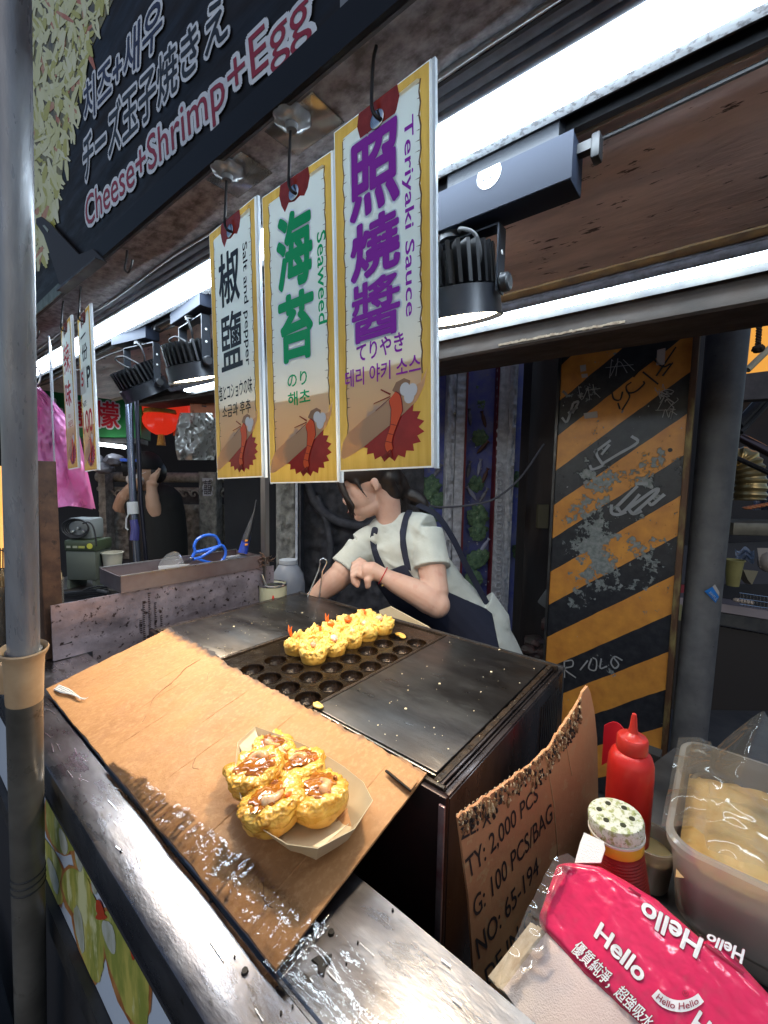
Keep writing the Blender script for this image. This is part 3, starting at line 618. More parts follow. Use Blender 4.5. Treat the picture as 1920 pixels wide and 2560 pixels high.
# mould sheet with 28 round openings
cx = [-.743,-.681+.001,-.624,-.567]; pit = .0580; X0, X1 = -.772, -.540; Y0 = .4632; py_ = .0575; zt = .995; rc = .0235
g = G(); n = 32
for i in range(4):
    for j in range(7):
        c = V((X0+pit*(i+.5), Y0+py_*(j+.5), zt)); sq = []; ci = []
        for k in range(n):
            a = 2*math.pi*k/n; ca, sa = math.cos(a), math.sin(a); q = 1/max(abs(ca), abs(sa))
            sq.append(g.bm.verts.new(c+V((ca*q*pit/2, sa*q*py_/2, 0)))); ci.append(g.bm.verts.new(c+V((ca*rc, sa*rc, 0))))
        for k in range(n): g.face([sq[k], sq[(k+1)%n], ci[(k+1)%n], ci[k]])
for a, b in (((-.832,.4632),(X0,.92)), ((X1,.4632),(-.5345,.92)), ((X0,Y0+7*py_),(X1,.92))):
    g.poly([V((a[0],a[1],zt)), V((b[0],a[1],zt)), V((b[0],b[1],zt)), V((a[0],b[1],zt))])
g.done('mould_sheet', mould, gr, smooth=False)
g = G(); prof = [(rc+.0015,zt+.0002),(rc+.0012,zt+.0012),(rc+.0002,zt+.0012),(rc-.0006,zt-.001)] + [(rc*math.cos(t), zt-.002-.021*math.sin(t)) for t in [k*math.pi/16 for k in range(8)]] + [(.0005, zt-.0235)]
g.lathe([(r_, z-zt) for r_, z in prof], seg=32, cap=False); c0 = None
me = None
for i in range(4):
    for j in range(7):
        loc = (X0+pit*(i+.5), Y0+py_*(j+.5), zt)
        if c0 is None: c0 = g.done('mould_cup', cupM, gr, world=False); me = c0.data; c = c0
        else: c = bpy.data.objects.new('mould_cup', me); col.objects.link(c); c.parent = gr
        c.location = V(loc)-gr.location
def bar(a, b, nm='rim_bar', mt=gunk, j=.0012):
    a, b = V(a), V(b); g = G(); n_ = 40
    ax = 0 if (b.x-a.x) > (b.y-a.y) else 1
    rings = []
    for k in range(n_+1):
        t = k/n_; p = a.lerp(b, t); q = j*fbm((p.x, p.y, 1), 60)
        if ax == 0: rings.append([V((a.x+(b.x-a.x)*t, y, z)) for y, z in ((a.y-q,a.z),(a.y-q,b.z+q*.5),((a.y+b.y)/2,b.z+q+.0012),(b.y+q,b.z+q*.5),(b.y+q,a.z))])
        else: rings.append([V((x, a.y+(b.y-a.y)*t, z)) for x, z in ((a.x-q,a.z),(a.x-q,b.z+q*.5),((a.x+b.x)/2,b.z+q+.0012),(b.x+q,b.z+q*.5),(b.x+q,a.z))])
    g.loft(rings); g.done(nm, mt, gr)
bar((-1.115,.456,.985),(-.262,.463,.997)); bar((-1.115,.921,.985),(-.262,.930,.998)); bar((-1.112,.463,.985),(-1.101,.921,.997))
bar((-.8345,.463,.985),(-.829,.921,.999)); bar((-.539,.463,.985),(-.5325,.921,1.0)); bar((-.281,.463,.985),(-.272,.921,.997))
g = G(); g.box((-1.135,.446,.55),(-.252,.4555,.994), bev=.002); g.done('front_wall', M('griddle_front', (.015,.012,.012), .35, .5, c2=(.035,.012,.012), sc_=12), gr)
g = G(); g.box((-.262,.4562,.55),(-.252,.934,.988), bev=.002); g.done('right_wall', bodyM, gr)
g = G(); g.box((-1.135,.4562,.55),(-1.117,.934,.994)); g.done('left_wall', bodyM, gr)
g = G(); g.box((-1.135,.9345,.55),(-.252,.945,.996), bev=.002); g.done('back_wall', dsteel, gr)
g = G(); g.box((-1.1165,.4565,.93),(-.2625,.934,.952)); g.done('burner_tray', black, gr)
for x0, x1, z1 in ((-.2715,-.2675,.996),(-.2655,-.2625,.993),(-.2615,-.2535,.9915)):
    g = G(); g.box((x0,.456,.9885),(x1,.933,z1), bev=.0008); g.done('side_rail', bodyM, gr)
for k in range(9):
    g = G(); g.box((-.2515,.80+k*.012,.955-.09),(-.2495,.804+k*.012,.965)); g.done('vent_fin', dsteel, gr)
g = G(); g.box((-.2605,.4415,.55),(-.2515,.4457,.985), bev=.001); g.done('corner_edge', M('red_rust_edge', (.16,.02,.03), .3, .6, c2=(.35,.3,.3), sc_=14), gr)
g = G(); random.seed(31)
for k in range(150):
    if random.random() < .7: x, y = random.choice(((random.uniform(-1.08,-.85), random.uniform(.49,.9)), (random.uniform(-.52,-.29), random.uniform(.49,.9)))); z = 1.0003
    else: x, y = random.choice(((random.uniform(-1.1,-.27), random.choice((.46,.925))), (random.choice((-.832,-.536,-.277)), random.uniform(.46,.92)))); z = .9985
    s_ = random.choice((.0005,.0007,.0009,.0013)); 
    if random.random() < .06: s_ = .0028
    g.ball((x,y,z+s_*.3), s_, 1, (1,random.uniform(.7,1.4),.6))
g.done('batter_crumbs', M('crumb', (.6,.52,.36), .6), gr)['kind'] = 'stuff'

# ---- cardboard sheet on the counter
def cz(y): return .9570+.182*(y-.2125) if y < .45 else .9570+.182*.2375+(y-.45)*.25
cardM = M('cardboard', (.40,.200,.075), .62, c2=(.30,.138,.05), sc_=9, lo=.30, hi=.75, c3=(.43,.225,.092), sc3=120, lo3=.48, hi3=.68, bump=.35, bsc=260, st=(1.25,.85,1), rvar=.1)
# burnt band along the griddle side: real scorch, follows the sheet's own edge
nt = cardM.node_tree; N, L = nt.nodes, nt.links; b = N['Principled BSDF']
src = b.inputs['Base Color'].links[0].from_socket
tc = N.new('ShaderNodeTexCoord'); sp = N.new('ShaderNodeSeparateXYZ'); L.new(tc.outputs['Object'], sp.inputs[0])
nz = N.new('ShaderNodeTexNoise'); nz.inputs['Scale'].default_value = 45; nz.inputs['Detail'].default_value = 5; L.new(tc.outputs['Object'], nz.inputs['Vector'])
md = N.new('ShaderNodeMath'); md.operation = 'MULTIPLY_ADD'; L.new(nz.outputs[0], md.inputs[0]); md.inputs[1].default_value = .036; L.new(sp.outputs[1], md.inputs[2])
mr = N.new('ShaderNodeMapRange'); mr.inputs[1].default_value = .136; mr.inputs[2].default_value = .152; L.new(md.outputs[0], mr.inputs[0])
mx = N.new('ShaderNodeMix'); mx.data_type = 'RGBA'; L.new(mr.outputs[0], mx.inputs[0]); L.new(src, mx.inputs[6]); mx.inputs[7].default_value = (.02,.014,.018,1); L.new(mx.outputs[2], b.inputs['Base Color'])
cb = thing('cardboard_sheet', 'large brown cardboard sheet lying over counter edge with scorched far side and clear film', 'cardboard', (-.66,.335,.957))
def cb_pt(u, v):
    xl = -1.040-.034*v; xr = -.287-.004*v; x = xl+(xr-xl)*u
    yb = .2125+.0015*fbm((x,1,0),12); yt = .472-.011*min(1, max(0, (x+.86)*14)) + .0045*fbm((x,5,0),38)+.003*fbm((x,2,0),130)
    if u > .93: yt -= .0 
    y = yb+(yt-yb)*v
    z = cz(y)+.0009*math.sin(x*2*math.pi/.058+1.2*fbm((x,y,0),4))*(.5+.5*fbm((x,y,3),5)) + .0016*fbm((x,y,8),7)+.0007*fbm((x,y,4),40)
    if u < .04: z += .004*(1-u/.04)
    return V((x,y,z))
g = G(); g.grid(cb_pt, 260, 90, thick=(0,0,-.0028)); g.done('sheet', cardM, cb, ang=60)
g = G(); random.seed(4)
for i in range(11):        # ridges pressed by the flutes
    x = -1.0+i*.066+random.uniform(-.008,.008); y0 = random.uniform(.22,.36); y1 = random.uniform(y0+.05,.455)
    pts = [cb_pt((x+1.04+.034*.5)/.77, (y-.2125)/.25)+V((0,0,.0002)) for y in [y0+(y1-y0)*k/8 for k in range(9)]]
    g.tube([p-V((0,0,.0011)) for p in pts], [.0012]+[.0017]*7+[.0012], 8)
g.done('pressed_ridges', cardM, cb)['kind'] = 'stuff'
crk = G()
for poly_ in (((-.86,.44),(-.85,.40),(-.83,.37),(-.815,.33),(-.79,.31),(-.77,.30)), ((-.79,.31),(-.76,.285)), ((-.80,.43),(-.775,.41),(-.76,.415)), ((-.60,.30),(-.585,.285),(-.57,.288)),((-.36,.25),(-.34,.238),(-.33,.24))):
    pts = [V((x,y,0)) for x, y in poly_]; pts = bez(pts, 5)
    for p in pts: p.x += .002*fbm(p,60); p.y += .002*fbm(p+V((3,0,0)),60); p.z = cb_pt((p.x+1.04+.034*.5)/.77, (p.y-.2125)/.255).z+.0002
    crk.tube(pts, .0005, 4)
crk.done('creases', M('crease_dark', (.15,.07,.03), .8), cb)['kind'] = 'stuff'
g = G(); g.prism([V((-.345,.452,1.0065)), V((-.300,.4465,1.0062)), V((-.288,.4325,1.004)), V((-.330,.424,1.0)) , V((-.332,.427,1.0012))][:3]+[V((-.2885,.421,1.0005)),V((-.333,.428,1.0022))], (0,0,.0028)); g.done('cut_flap', cardM, cb)
g = G(); g.prism([V((-.3345,.4275,1.0023)),V((-.2885,.4205,1.0008)),V((-.2885,.4190,1.0006)),V((-.335,.4255,1.002))], (0,0,.0024)); g.done('flap_slit', M('slit_black', (.01,.008,.006), .8), cb)
filmM = film('clear_film', (.98,.97,.95), .02, .06, bump=.30, bsc=110)
def film_pt(u, v):
    x = -.70+.43*u; yt = .255-.035*(1-u)**2+.006*fbm((x,0,0),30); yb = .2075-.002*fbm((x,3,0),8); y = yb+(yt-yb)*v
    w = (fbm((x*2.4,y*.25,1),26,3)*.0012 + abs(fbm((x*2.2+y*.4,y*.22,5),40,2))*.0017)*min(1, max(0,(y-.209)/.012))*min(1, .25+u*1.8) + .0002*fbm((x,y,0),90)
    z = cz(y) + .0018+max(-.0008, w) - max(0, .2125-y)*.35
    return V((x,y,z))
g = G(); g.grid(film_pt, 300, 46); g.done('film_strip', filmM, cb, ang=80)
def film2(u, v):
    x = -.30+.30*u; a = .207+.10*u*.4; y = a+(.275-.02*u-a)*v
    w = abs(fbm((x*.35+y*1.4,y*1.3-x*.5,2),22,2))*.0022
    return V((x,y,.9530+w+(.0045 if u < .06 else 0)))
g = G(); g.grid(film2, 160, 50); g.done('film_tail', filmM, cb, ang=80)
g = G()
for k in range(4):
    u0 = .03*k; pts = bez([V((-1.02-.004*k,.222+.003*k,.9625)), V((-.985,.226+.004*k,.9665)), V((-.955+.01*k,.236+.002*k,.9685)), V((-.925,.24+.004*k,.9675))], 6); g.tube(pts, [.0022-.0001*i for i in range(len(pts))], 5)
tag(g.done('string_scrap', M('white_fibre', (.6,.6,.58), .5)), 'twisted white plastic string scrap on the left corner of the cardboard', 'string')
# ---- egg and shrimp balls cooking in the cups
eggM = M('cooked_egg', (.74,.44,.08), .42, c2=(.80,.58,.19), sc_=55, c3=(.62,.26,.045), sc3=75, lo3=.6, hi3=.68, bump=.6, bsc=190, sss=.15, rvar=.1)
eggB = M('egg_brown_side', (.66,.34,.06), .45, c2=(.75,.46,.12), sc_=40, bump=.4, bsc=120, sss=.1)
prawn = M('cooked_prawn', (.72,.33,.20), .3, c2=(.75,.55,.45), sc_=90, sss=.15)
tailM = M('prawn_tail_orange', (.75,.14,.02), .3)
sauceM = M('brown_sauce', (.22,.055,.006), .07, c2=(.40,.14,.015), sc_=60, coat=.8)
def egg_mesh(seed, ruff=1., open_=True):
    """round bottom, ragged pinched top with a hollow"""
    o = V((seed*7.1, seed*3.3, seed)); fa = seed*1.9
    def f(p):
        q = p+o; k = 1+.05*noise.noise(q*2); up = min(1, max(0, (p.z+.12)*1.6)); th = math.atan2(p.y, p.x)
        pet = .5+.5*math.cos(2*(th-fa)+.8*noise.noise(q*1.3)); rid = abs(noise.noise(q*3.1))
        k += up*ruff*(.30*pet+.32*rid+.13*noise.noise(q*5.5)+.045*noise.noise(q*13)) - .09*up
        if open_ and p.z > .45: k -= (p.z-.45)*(.85*(1-pet*.6))*ruff
        return k
    return f
crustM = M('golden_crust', (.60,.30,.045), .4, c2=(.70,.42,.09), sc_=50, c3=(.36,.13,.02), sc3=40, lo3=.55, hi3=.68, bump=.4, bsc=150, coat=.15)
def cutz(g, z, sd):
    kill = [f for f in g.bm.faces if f.calc_center_median().z > z+.006*noise.noise(f.calc_center_median()*90+V((sd,0,0)))]
    bmesh.ops.delete(g.bm, geom=kill, context='FACES')
cook = [(-.743,.607),(-.680,.607),(-.743,.6645),(-.680,.6645),(-.743,.722),(-.680,.722),(-.743,.7795),(-.680,.7795),(-.743,.837),(-.680,.837)]
desc = ['nearest left egg ball with an orange shrimp tail sticking up from it', 'nearest right egg ball, brightest, beside the empty cups', 'second egg ball of the left row, ragged top', 'second egg ball of the right row, folded open like a purse', 'third egg ball of the left row with orange shrimp at its side', 'third egg ball of the right row showing orange shrimp inside', 'fourth egg ball of the left row, tall and pointed', 'fourth egg ball of the right row with a long ruffled fold', 'farthest egg ball of the left row by the back rim', 'farthest egg ball of the right row next to brown crumbs']
for i, (x, y) in enumerate(cook):
    t = thing('egg_ball', desc[i], 'egg ball', (x, y, .995), 0, 'shrimp egg balls cooking in the mould')
    g = G(); g.ball((.002*math.sin(i*5),.002*math.cos(i*3),.0125), .0262, 6 if i < 4 else 5, (1.05,1.05,1.15), fn=egg_mesh(i+1, 1.15)); g.done('egg', eggM, t, world=False, ang=180)
    g = G(); g.ball((.002*math.sin(i*5),.002*math.cos(i*3),.0125), .0266, 5, (1.05,1.05,1.15), fn=egg_mesh(i+1, 1.15)); cutz(g, .015, i); g.done('crust', crustM, t, world=False, ang=180)
    g = G(); a = random.uniform(0, 6); c = V((.007*math.cos(a), .007*math.sin(a), .036)); g.ball(c, .0095, 3, (1.3,1,.8), Matrix.Rotation(a,4,'Z'), fn=lambda p: 1+.15*noise.noise(p*3)); g.done('shrimp', prawn if i % 2 else tailM, t, world=False)
    if i in (0, 4):
        for s_ in (-1, 1): g = G(); g.tube(bez([(-.012,-.004,.035),(-.016+s_*.003,-.006,.048),(-.017+s_*.006,-.004,.060)], 4), [.0025,.003,.003,.003,.0027,.002,.0018,.001,.0004][:9], 6); g.done('shrimp_tail', tailM, t, world=False)
g = G(); g.ball((-.625,.845,.998), .010, 3, (1.6,.7,.5), fn=egg_mesh(77)); g.ball((-.612,.838,.998), .007, 3, (1.2,.8,.5), fn=egg_mesh(78)); tag(g.done('egg_scrap', eggB), 'brown egg scrap beside the farthest ball on the mould', 'food scrap')
g = G(); g.ball((-.527,.478,1.002), .010, 3, (1.1,.7,.4), fn=egg_mesh(79)); tag(g.done('egg_scrap', eggM), 'yellow egg scrap on the near corner of the right plate', 'food scrap')

# ---- paper boat with finished balls
bt = thing('paper_boat', 'cream paper food boat holding the sauced egg balls on the cardboard', 'food tray', (-.41,.325,cz(.325)+.001))
rim = [(-.528,.353,.046),(-.512,.314,.047),(-.475,.286,.035),(-.43,.268,.031),(-.38,.260,.030),(-.335,.262,.036),(-.300,.273,.045),(-.291,.318,.041),(-.299,.358,.045),(-.335,.382,.036),(-.38,.392,.031),(-.43,.392,.031),(-.48,.378,.036)]
bc = V((-.41,.325,0)); zb = cz(.30)+.0075
_r = [V((x,y,zb+h-.004)) for x, y, h in rim]; rp = [a_.lerp(b_, t/3) for a_, b_ in zip(_r, _r[1:]+_r[:1]) for t in range(3)]
kink = [0,5,30,40]
base_ = [V((bc.x+(p.x-bc.x)*.80, bc.y+(p.y-bc.y)*.66, zb+.001+.02*max(0,abs(p.x-bc.x)-.075))) for p in rp]
mid_ = [b_.lerp(p, .55)+V((0,0,-.004)) for b_, p in zip(base_, rp)]
kraft = M('cream_paper', (.64,.52,.34), .5, c2=(.56,.44,.27), sc_=14, tl=.12, bump=.05, bsc=40)
def off_(r_, d): return [p+(p-bc).normalized()*0+V((0,0,-d)) for p in r_]
g = G(); n = len(rp)
cc = g.bm.verts.new((bc.x, bc.y, zb)); ring0 = [g.bm.verts.new(p) for p in [bc.lerp(b_, .5) for b_ in base_]]
for v in ring0: v.co.z = zb
rings = [ring0]+[[g.bm.verts.new(p) for p in r_] for r_ in (base_, mid_, rp)]
for i in range(n): g.face([cc, ring0[i], ring0[(i+1)%n]])
for a_, b_ in zip(rings, rings[1:]):
    for i in range(n): g.face([a_[i], b_[i], b_[(i+1)%n], a_[(i+1)%n]])
bm_ = g.bm; bmesh.ops.recalc_face_normals(bm_, faces=bm_.faces); bmesh.ops.solidify(bm_, geom=bm_.faces[:], thickness=.0007)
g.done('tray', kraft, bt, ang=28)
foldM = M('cream_paper_fold', (.68,.57,.40), .5, c2=(.6,.48,.3), sc_=14)
for pts in (((-.527,.352,.040),(-.512,.315,.041),(-.485,.315,.016),(-.49,.345,.016)), ((-.300,.278,.039),(-.296,.315,.043),(-.326,.312,.012),(-.33,.292,.012))):
    g = G(); q = [V((x,y,zb+h)) for x, y, h in pts]; c = sum(q, V())/4; q = [p+(bc-c).normalized()*.0016+V((0,0,.0008)) for p in q]; g.prism(q, (0,0,.0006)); g.done('end_fold', foldM, bt)
served = [(-.490,.355,.0225,'fried egg ball at the narrow far end of the boat, browned and partly hidden'),
 (-.455,.312,.0285,'largest egg ball at the left side of the boat with a white shrimp on top'),
 (-.420,.356,.0250,'middle egg ball in the boat with orange sauce and a curled shrimp'),
 (-.362,.336,.0275,'egg ball at the right side of the boat with red shrimp tail pieces'),
 (-.392,.290,.0280,'front egg ball in the boat with a pool of brown sauce in its hollow'),
 (-.462,.350,.0200,'small golden egg ball squeezed between the others in the boat')]
for i, (x, y, r_, lb) in enumerate(served):
    r_ *= 1.1
    t = thing('served_egg_ball', lb, 'egg ball', (x, y, zb+.004), 0, 'sauced egg balls in the paper boat')
    t.rotation_euler = ((.0,.12,-.16,.10,.22,-.2)[i], (.12,-.18,.08,.16,-.06,.1)[i], 0 if i == 1 else i*1.3)
    sd = 20+i*1.7
    def f(p, sd=sd):
        q = p+V((sd*5.1, sd*2.3, 0)); k = 1+.07*noise.noise(q*1.7)+.03*noise.noise(q*5); th = math.atan2(p.y, p.x)
        up = min(1, max(0, (p.z+.05)*2)); rim_ = math.exp(-((p.z-.40)/.27)**2)
        k += up*(.17*noise.noise(q*2.2)+.06*noise.noise(q*6)+.03*noise.noise(q*15)) + rim_*(.10+.22*noise.noise(V((math.cos(th)*1.1, math.sin(th)*1.1, sd)))+.10*max(0, noise.noise(q*7))+.07*noise.noise(q*11))
        if p.z > .50: k -= (p.z-.50)*1.15
        return k
    g = G(); g.ball((0,0,r_*.66), r_, 6, (1.16,1.16,.86), fn=f); g.done('egg', M('served_egg', (.54,.26,.028), .26, c2=(.68,.42,.08), sc_=38, c3=(.34,.11,.015), sc3=48, lo3=.54, hi3=.68, bump=.7, bsc=150, coat=.22, sss=.12), t, world=False, ang=180)
    g = G(); g.ball((0,0,r_*.66), r_*1.012, 5, (1.16,1.16,.86), fn=f); cutz(g, r_*.52, sd); g.done('crust', crustM, t, world=False, ang=180)
    zt_ = r_*1.12
    g = G(); g.ball((r_*.05,-r_*.12,zt_-.0005), r_*.70, 4, (1.1,1.1,.24), fn=lambda p, sd=sd: 1+.45*noise.noise(p*2.3+V((sd,0,0)))); g.done('sauce', sauceM, t, world=False)
    g = G(); a = sd*2.1; pts = bez([V((r_*.40*math.cos(a+t_), r_*.12+r_*.34*math.sin(a+t_), zt_+.001+.002*math.sin(t_))) for t_ in (0,.7,1.4,2.0)], 5); g.tube(pts, [r_*.24*(1-.045*k_) for k_ in range(len(pts))], 12)
    g.ball(pts[0], r_*.245, 3); g.ball(pts[-1], r_*.07, 2); g.done('shrimp', M('pale_shrimp', (.70,.46,.27), .22, c2=(.66,.28,.08), sc_=60, coat=.4, sss=.2), t, world=False)
    for k in range(3):
        a = sd+k*1.9; c = V((r_*.80*math.cos(a), r_*.80*math.sin(a), zt_-.002)); g = G(); g.ball(c, r_*.26, 3, (1.3,.42,.5), Matrix.Rotation(a+1.3,4,'Z') @ Matrix.Rotation(.5,4,'Y')); g.done('sauce_drip' if k else 'shrimp_tail', sauceM if k else tailM, t, world=False)
    if i == 1:
        g = G(); g.tube(bez([(-.024,-.006,.026),(-.034,-.010,.030),(-.042,-.016,.027),(-.045,-.023,.022)], 5), [.008,.0075,.007,.006,.005,.0045,.0045,.005,.0055,.006,.0063,.0065,.006,.005,.004,.002], 8); g.done('egg_flap', MATS['served_egg'], t, world=False)
# paper sheet standing at the back of the griddle
q = [on_y(*p, .975) for p in ((948,1526),(975,1516),(1068,1566),(1085,1580),(950,1560))]
g = G(); g.prism(q, (0,.004,0)); tag(g.done('paper_sheet', foldM), 'folded cream paper tray standing behind the back rim of the griddle', 'paper')
# ================================================================ RIGHT HAND PREP TABLE
pt = thing('prep_table', 'dark stainless prep table right of the griddle under the bottles and tubs', 'table', (.2,.68,0))
tabM = M('prep_steel', (.20,.19,.185), .36, .8, c2=(.10,.095,.09), sc_=7, c3=(.03,.025,.02), sc3=45, lo3=.68, hi3=.74, bump=.15, bsc=80, rvar=.1)
g = G(); g.prism([V((-.128,.336,.862)),V((.75,.336,.862)),V((.75,1.0,.862)),V((-.05,1.0,.862)),V((-.118,.78,.862)),V((-.128,.70,.862))], (0,0,.008)); g.done('table_top', tabM, pt)
for x in (-.10,.70):
    for y in (.345,.96): g = G(); g.box((x,y,0),(x+.03,y+.03,.8615)); g.done('leg', dsteel, pt)
g = G(); g.box((-.05,.985,.40),(.74,.99,.861)); g.done('back_panel', dsteel, pt)
# ---- standing cardboard with stencilled lettering
cd1 = V((-.222,.418,0)); cd2 = V((-.128,.735,0)); dd = (cd2-cd1).normalized(); nn = V((dd.y,-dd.x,0))
if nn.dot(CAM-cd1) < 0: nn = -nn
CP = lambda x, y, l=0: on_plane(x, y, cd1, nn)+nn*l
cbs = thing('carton_panel', 'upright brown carton panel with black stencilled lettering and scorched shredded top edge', 'cardboard', (-.19,.58,.871))
card2 = M('carton_brown', (.54,.27,.12), .7, c2=(.42,.18,.085), sc_=6, c3=(.47,.27,.13), sc3=50, lo3=.56, hi3=.64, bump=.3, bsc=90)
k = .5184; c_ = lambda x, y: (1060+x*k, 1700+y*k)
out = [c_(165,660),c_(245,600),c_(330,545),c_(430,470),c_(520,400),c_(600,330),c_(650,250),c_(705,170),c_(740,120),c_(765,60),c_(790,30),c_(803,60),c_(822,150),c_(835,280),c_(838,420),c_(840,560)]
q = [CP(*p) for p in out]; q.append(V((cd2.x,cd2.y,.62))); ql = CP(*c_(243,1480)); q.append(V((ql.x+.004,ql.y+.004,.62))); q.append(ql); q.append(CP(*c_(215,1050)))
random.seed(8); jag = []
for i, p in enumerate(q):
    if i < 9:
        nx_ = q[i+1]
        for t in (0,.25,.5,.75): w_ = p.lerp(nx_, t); jag.append(w_+V((0,0,random.uniform(-.003,.002))))
    else: jag.append(p)
g = G(); g.prism(jag, -nn*.0035); g.done('panel', card2, cbs, smooth=False)
g = G(); random.seed(12); burnt = [M('flute_tan', (.42,.25,.12), .8), M('flute_brown', (.2,.09,.04), .85), M('flute_black', (.03,.018,.014), .9), M('flute_pale', (.58,.42,.25), .8)]
for i in range(430):
    s_ = random.random()*8.6; a = int(s_); p = q[a].lerp(q[a+1], s_-a); dep = random.random(); big = 1.25 if 4 < s_ else .8
    top = p + V((0,0,-dep*.040*big*(1.1 if 2<s_<3 else .8)+.003))+nn*(.0006+.0022*random.random()); L_ = random.uniform(.003,.009)
    g.mi = random.choices((0,1,2,3), (3,4,2+4*dep,2))[0]
    g.tube([top, top+V((random.gauss(0,.0008),random.gauss(0,.0008),-L_*.6)), top+V((0,0,-L_))+nn*random.uniform(-.001,.001)], [.0012,.0017,.0005], 4)
g.done('scorched_flutes', burnt, cbs, smooth=False)['kind'] = 'stuff'
g = G()
for i in range(15): # wavy corrugation on the cut top edge
    a = i/15*3.6; kx = int(a); p = q[kx].lerp(q[kx+1], a-kx); g.tube(arc(p-nn*.0015+V((0,0,.0015)), .0017, 0, math.pi, 6, dd, V((0,0,1))), .0004, 4)
g.done('corrugation', burnt[3], cbs)
inkc = M('carton_ink', (.035,.022,.02), .6)
def ctext(t, c4, sk=0):
    mp = quad(*[CP(*c_(*p)) for p in c4], nn); g = G(); g.glyphs(t, lambda u, v, l: mp(u+sk*v, v, .0009+l), .010, cap=True); g.done('lettering', inkc, cbs, smooth=False)
ctext('TY: 2,000 PCS', ((212,962),(548,575),(545,505),(196,868)))
ctext('G: 100 PCS/BAG', ((242,1152),(618,672),(612,590),(232,1058)))
ctext('NO: 65-194', ((262,1345),(552,928),(545,848),(246,1250)))
ctext('DE IN C', ((305,1478),(520,1175),(512,1100),(290,1395)))
ctext('ZE: X', ((178,770),(322,690),(318,622),(172,690)))
g = G(); g.tube([CP(*c_(590,385),.0006), CP(*c_(625,600),.0006), CP(*c_(645,850),.0006)], .0008, 4); g.tube([CP(*c_(680,290),.0006), CP(*c_(712,460),.0006)], .0006, 4); g.done('crease_line', M('crease_light', (.5,.31,.16), .7), cbs)['kind'] = 'stuff'

# ---- ketchup bottle
kb = V((-.079,.640,.8712)); kt = thing('squeeze_bottle', 'red plastic squeeze bottle with pointed nozzle standing behind the shaker', 'bottle', kb)
redP = M('red_bottle', (.55,.018,.012), .38, sss=.15, c2=(.45,.014,.01), sc_=20, bump=.05, bsc=40)
g = G(); g.lathe([(.0255,0),(.0275,.004),(.0278,.09),(.0282,.134),(.0275,.150),(.0245,.160),(.0200,.164),(.0182,.165)], kb, seg=40); g.done('body', redP, kt)
g = G(); g.lathe([(.0184,.1655),(.0190,.167),(.0190,.182),(.0172,.185),(.0110,.187),(.0064,.191),(.0048,.198),(.0036,.211),(.0026,.2165),(.0010,.2175)], kb, seg=32); g.done('nozzle_cap', M('red_cap', (.5,.03,.02), .3, sss=.1), kt)
# ---- cheese/herb shaker
sb_ = V((-.066,.549,.8712)); ax = V((-.10,-.03,1)).normalized()
sh = thing('shaker', 'red ribbed shaker with yellow band and herb dusted white lid with holes', 'shaker', sb_)
KS = .88
prof = [(.038*KS,0)]
for i in range(26): prof += [((.0395-.0085*i/26+.0006)*KS, .004+i*.0036), ((.0395-.0085*i/26-.0004)*KS, .0058+i*.0036)]
g = G(); g.lathe(prof+[(.0305*KS,.0995)], sb_, ax, 40); g.done('ribbed_body', M('dark_red_plastic', (.24,.022,.014), .42, c2=(.17,.016,.012), sc_=20), sh)
g = G(); g.lathe([(r_*KS,z_) for r_,z_ in ((.0318,.100),(.0322,.101),(.0322,.112),(.0315,.113))], sb_, ax, 40); g.done('yellow_band', M('yellow_plastic', (.62,.36,.03), .4), sh)
g = G()
for a in (-2.2,-2.05,-1.9): 
    p = ax.orthogonal(); 
g.lathe([(r_*KS,z_) for r_,z_ in ((.0326,.1135),(.0345,.1142),(.0345,.1165),(.0326,.117))], sb_, ax, 40); g.done('collar', M('cream_lid', (.55,.5,.42), .5), sh)
g = G(); g.lathe([(r_*KS,z_) for r_,z_ in ((.0328,.1175),(.0333,.118),(.0335,.131),(.0325,.1335),(.030,.1343),(.0005,.1348))], sb_, ax, 96, fn=lambda th, h: 1+(.012*math.cos(th*48) if h < .132 else 0)); g.done('lid', M('dusted_lid', (.60,.58,.48), .7, c2=(.30,.32,.12), sc_=150, lo=.48, hi=.6, c3=(.12,.14,.04), sc3=300, lo3=.6, hi3=.66, bump=.5, bsc=400), sh)
g = G(); a_ = ax.orthogonal().normalized(); b_ = ax.cross(a_)
for k6 in range(6):
    th = k6*math.pi/3+.4; p = sb_+ax*.1344+(a_*math.cos(th)+b_*math.sin(th))*.0172; g = G(); g.lathe([(.0032,0),(.0032,.0008)], p, ax, 12); g.done('shaker_hole', M('hole_dark', (.03,.03,.012), .8), sh)
# ---- translucent cup, lid stack
mk = lambda nm, hz, hc, fac=.06, r_=.15: film(nm, (.93,.9,.86), fac, r_, haze=hz, hc=hc, bump=.15, bsc=20)
cupc = V((-.050,.632,.8712)); cu = thing('plastic_cup', 'short translucent plastic cup half hidden behind the shaker, holding yellow batter', 'cup', cupc)
g = G(); g.lathe([(.0005,.0),(.022,.0),(.0235,.003),(.029,.058),(.031,.0585),(.031,.0615),(.0285,.0615),(.0225,.0035),(.0005,.003)], cupc, seg=40, cap=False); g.done('cup_wall', mk('milky_cup', .35, (.75,.66,.5)), cu)
g = G(); g.lathe([(.022,.004),(.0262,.042),(.0005,.043)], cupc, seg=32); g.done('batter', M('pale_batter', (.62,.45,.2), .35, sss=.2), cu)
lc = V((-.018,.80,.8712)); ls = thing('lid_stack', 'cream round plastic lids leaning together between the red bottle and the tub', 'lids', lc)
